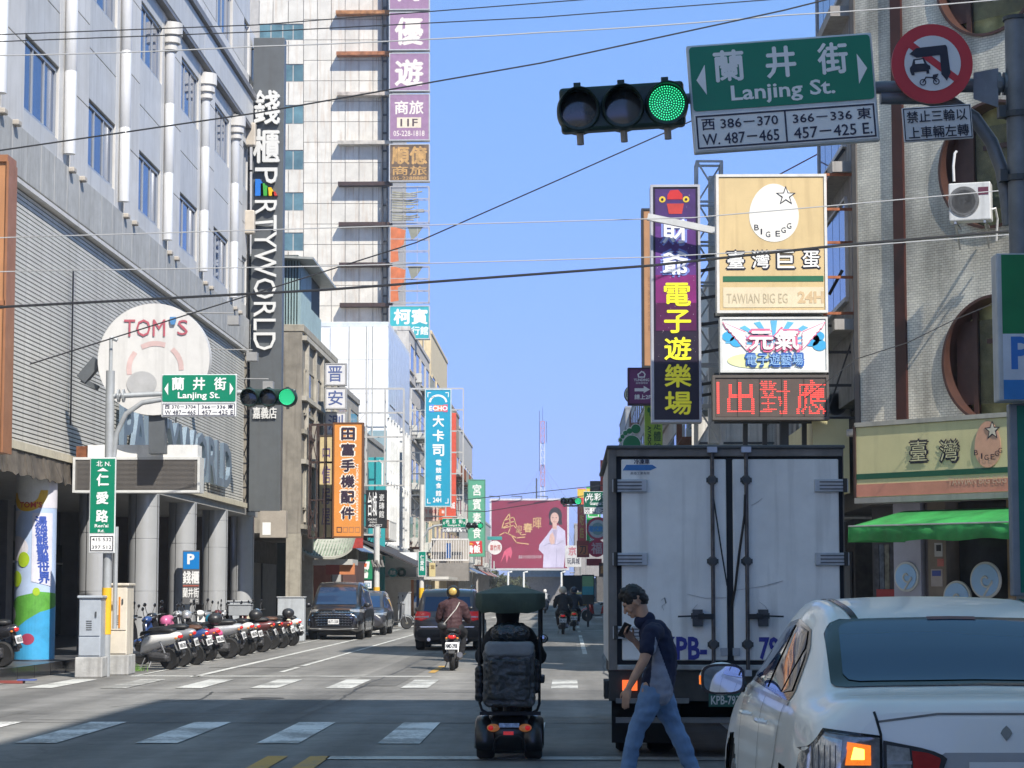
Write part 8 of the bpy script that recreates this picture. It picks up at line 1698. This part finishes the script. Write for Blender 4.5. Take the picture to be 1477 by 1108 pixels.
MB().bx(-.23, .23, .45, 1.25, .16, .24).out('floorboard', TUB, mq, bevel=.02); MB().rings([[(-.2, 1.0, .24), (.2, 1.0, .24), (.2, 1.06, .24), (-.2, 1.06, .24)], [(-.12, 1.12, .85), (.12, 1.12, .85), (.12, 1.18, .85), (-.12, 1.18, .85)]]).out('front_column', BKM, mq, bevel=.03); MB().tube([(-.28, .95, .95), (0, 1.08, .93), (.28, .95, .95)], .014, 8).out('handlebar', TUB, mq)
for sg in (-1, 1):
    c = w(735 + sg*23, 1049); tl = MB().ell((c.x, -.10, c.z), (.062, .03, .038), 18, 10).out('tail_light', M((.40,.16,.06), .15, var=.25, scale=30, emit=.12), mq, smooth=60); MB().ell((c.x + sg*.02, -.118, c.z), (.03, .018, .024), 12, 8).out('red_lens', M((.5,.02,.02), .2, var=0, emit=.2), tl, smooth=60)
MB().bx(w(721, 0).x, w(749, 0).x, -.13, -.10, w(0, 1047).z, w(0, 1041).z).out('reflector_strip', M((.5,.62,.8), .2, .3, var=.4, scale=30), mq); MB().bx(w(727, 0).x, w(741, 0).x, -.135, -.10, w(0, 1058).z, w(0, 1053).z).out('red_reflector', M((.6,.04,.04), .3, var=0, emit=.15), mq)
MB().tube([w(712, 1082, -.12), w(715, 1066, -.16), w(722, 1060, -.18), w(748, 1060, -.18), w(755, 1066, -.16), w(758, 1082, -.12)], .011, 8).out('rear_bumper', TUB, mq, smooth=60); MB().tube([w(702, 1080, .0), w(768, 1080, .0)], .02, 8).out('axle', TUB, mq)
MB().cap((0, .25, .42), .07, (0, .25, .55), .07, 12).bx(-.22, .22, .05, .55, .55, .64).out('seat_base', TUB, mq, bevel=.02)
MB().bx(-.22, .22, .02, .12, .6, w(0, 935).z).out('backrest', TUB, mq, bevel=.04)
MB().bar(w(692, 1029, .0), w(780, 1029, .0), .035).out('cross_tube', TUB, mq)
for sg, x in ((-1, 692), (1, 778)):
    MB().tube([w(x + (10 if sg < 0 else -10), 1028, 0), w(x + (3 if sg < 0 else -3), 1024, 0), w(x, 1015, 0), w(x, 868, 0)], .013, 8).out('canopy_pole', TUB, mq, smooth=60); MB().tube([w(x, 985, 0), w(x, 940, 0)], .019, 8).out('pole_sleeve', TUB, mq)
    MB().tube([(w(x, 0).x, 1.15, .9), (w(x, 0).x, 1.15, w(0, 868).z)], .012, 8).out('canopy_pole', TUB, mq); MB().bx(w(x, 0).x - .04, w(x, 0).x + .04, .05, .5, w(0, 985).z, w(0, 975).z).out('armrest', TUB, mq, bevel=.01)
    MB().lathe([(-.02, .025), (.02, .025)], tuple(w(x, 982, 0)), 'x', 10).out('clamp_knob', TUB, mq)
CAN = M((.085,.12,.09), .75, var=.2, scale=4, bump=.2, bscale=30); m = MB(); hw = w(784, 0).x; zr = w(0, 856).z; zt_ = w(0, 843).z; N = 28; rs = []
for k in range(6):
    f = k/5; rs.append([(hw*(1 - f)*max(-1, min(1, 1.25*cos(a))), .55 + .72*(1 - f)*max(-1, min(1, 1.25*sin(a))), zr + (zt_ - zr)*(f**.8)) for a in [2*pi*i/N for i in range(N)]])
sk = [[(x*1.0, y, z - (.13 if abs(x) > hw*.9 else .155 + .035*cos(x*3)) + .01*sin(x*31)) for x, y, z in rs[0]]]
m.rings(sk + rs, True, False); o = m.out('canopy', CAN, mq, smooth=45); sd_ = o.modifiers.new('s', 'SOLIDIFY'); sd_.thickness = .006
BAG = M((.06,.064,.064), .30, var=.5, scale=6, bump=1., bscale=14, spec=.8)
def blobbox(name, mat, x0, y0, x1, y1, d0, d1, disp, vox=.014, dsc=.06, parent=mq):
    a = w(x0, y1); b_ = w(x1, y0); m = MB(); r_ = .045
    for X in (a.x + r_, b_.x - r_):
        for Z in (a.z + r_, b_.z - r_): m.cap((X, d0 + r_, Z), r_, (X, d1 - r_, Z), r_, 10)
    m.bx(a.x + r_, b_.x - r_, d0, d1, a.z, b_.z).bx(a.x, b_.x, d0 + r_, d1 - r_, a.z + r_, b_.z - r_).bx(a.x + .01, b_.x - .01, d0 + .01, d1 - .01, a.z + r_, b_.z - r_)
    return organic(name, m, mat, parent, vox, 3, disp=disp, dsc=dsc)
bg_ = thing('wrapped_bag', 'large grey backpack wrapped in shiny dark plastic on the back of the mobility scooter', 'bag', tuple(OQ + w(735, 1012, -.15)))
def rel(o): 
    for ch in [c for c in COL.objects if c.parent == o]:
        for v in ch.data.vertices: v.co -= (Vector(o.location) - OQ)
blobbox('plastic_cover', BAG, 698, 934, 772, 1018, -.26, .02, .012, parent=bg_)
blobbox('top_flap', M((.24,.25,.26), .6, var=.15), 700, 925, 771, 946, -.275, .03, .004, parent=bg_)
blobbox('pocket', M((.05,.052,.05), .3, var=.5, scale=7, bump=1., bscale=14), 704, 950, 766, 1008, -.31, -.2, .008, parent=bg_); rel(bg_)
rl = thing('rolled_bundle', 'black plastic wrapped roll lying on top of the large bag', 'bundle', tuple(OQ + w(736, 925, -.1))); m = MB(); a = w(716, 913, -.1) ; b_ = w(757, 913, -.1); m.cap(a + Vector((.05, 0, 0)), .10, b_ - Vector((.05, 0, 0)), .10, 16); organic('wrapped_roll', m, M((.015,.016,.018), .25, var=.5, scale=8, bump=1., bscale=20, spec=.9), rl, .012, 2, disp=.012, dsc=.05); rel(rl)
for x0, y0, x1, y1, lb in ((686, 960, 699, 1012, 'dark carrier bag hanging left of the large wrapped bag'), (765, 950, 779, 1000, 'dark carrier bag hanging right of the large wrapped bag')):
    t = thing('carrier_bag', lb, 'bag', tuple(OQ + w((x0+x1)/2, y1, -.02))); blobbox('sack', M((.015,.015,.018), .4, var=.4, bump=.8, bscale=16), x0, y0, x1, y1, -.12, .14, .012, parent=t); rel(t)
m = MB(); m.tube([w(764, 935, .35), w(772, 926, .3), w(779, 922, .25)], .007, 6); o = m.out('mirror_stalk', TUB, mq); MB().ell(tuple(w(782, 922, .24)), (.058, .02, .045), 16, 10).out('mirror', BKM, o, smooth=60); MB().ell(tuple(w(782, 922, .222)), (.048, .008, .036), 16, 8).out('mirror_glass', M((.35,.36,.4), .03, 1., var=0), o)
# its rider, hooded and seen from behind
rq = thing('person', 'hooded person in black seated under the dark green canopy, mostly hidden by the bag', 'person', tuple(OQ + Vector((0, .35, 0)))); b = MB(); V = lambda x, y, z: Vector((x, y, z))
b.limb([V(-.02, 0, .72), V(-.02, .02, 1.0), V(-.03, .05, 1.2), V(-.03, .06, 1.33), V(-.03, .08, 1.40)], [.13, .12, .10, .05, .085])
for sg in (-1, 1): b.limb([V(sg*.16, .03, 1.18), V(sg*.27, .15, .98), V(sg*.25, .5, .95)], [.05, .045, .03]); hand(b, V(sg*.25, .52, .95), (0, 1, .0), (0, 0, -1), curl=.9, side=sg); b.limb([V(sg*.1, 0, .72), V(sg*.14, .42, .68), V(sg*.13, .5, .32)], [.09, .065, .045])
organic('body', b, SKIN, rq, .014, 3); j = MB(); j.limb([V(-.02, 0, .72), V(-.02, 0, 1.0), V(-.03, .03, 1.2)], [.18, .17, .15])
for sg in (-1, 1): j.limb([V(sg*.14, .03, 1.18), V(sg*.28, .10, .98), V(sg*.26, .45, .95)], [.10, .08, .055])
j.limb([V(-.03, .05, 1.28), V(-.03, .05, 1.40)], [.10, .125]); organic('hooded_coat', j, M((.010,.010,.012), .8, var=.2), rq, .013, 3, disp=.01); p = MB()
for sg in (-1, 1): p.limb([V(sg*.1, 0, .74), V(sg*.14, .40, .70), V(sg*.13, .48, .32)], [.12, .09, .065])
organic('trousers', p, M((.012,.013,.016), .8), rq, .014, 3)
for sg in (-1, 1): m = MB(); m.limb([V(sg*.13, .46, .29), V(sg*.13, .6, .28)], [.045, .04]); organic('shoe', m, BLACK, rq, .014, 1)
# ---- thin haze over the whole place
hz = MB().bx(-950, 950, -350, 2550, -1.2, 60).out('haze', []); hm = bpy.data.materials.new('haze'); hm.use_nodes = True; hn = hm.node_tree; hn.nodes.clear()
ho = hn.nodes.new('ShaderNodeOutputMaterial'); hv = hn.nodes.new('ShaderNodeVolumePrincipled'); hv.inputs['Color'].default_value = (.85, .91, 1, 1); hv.inputs['Density'].default_value = .0006; hv.inputs['Anisotropy'].default_value = .2
hn.links.new(hv.outputs[0], ho.inputs['Volume']); hz.data.materials.clear(); hz.data.materials.append(hm); hz['kind'] = 'stuff'
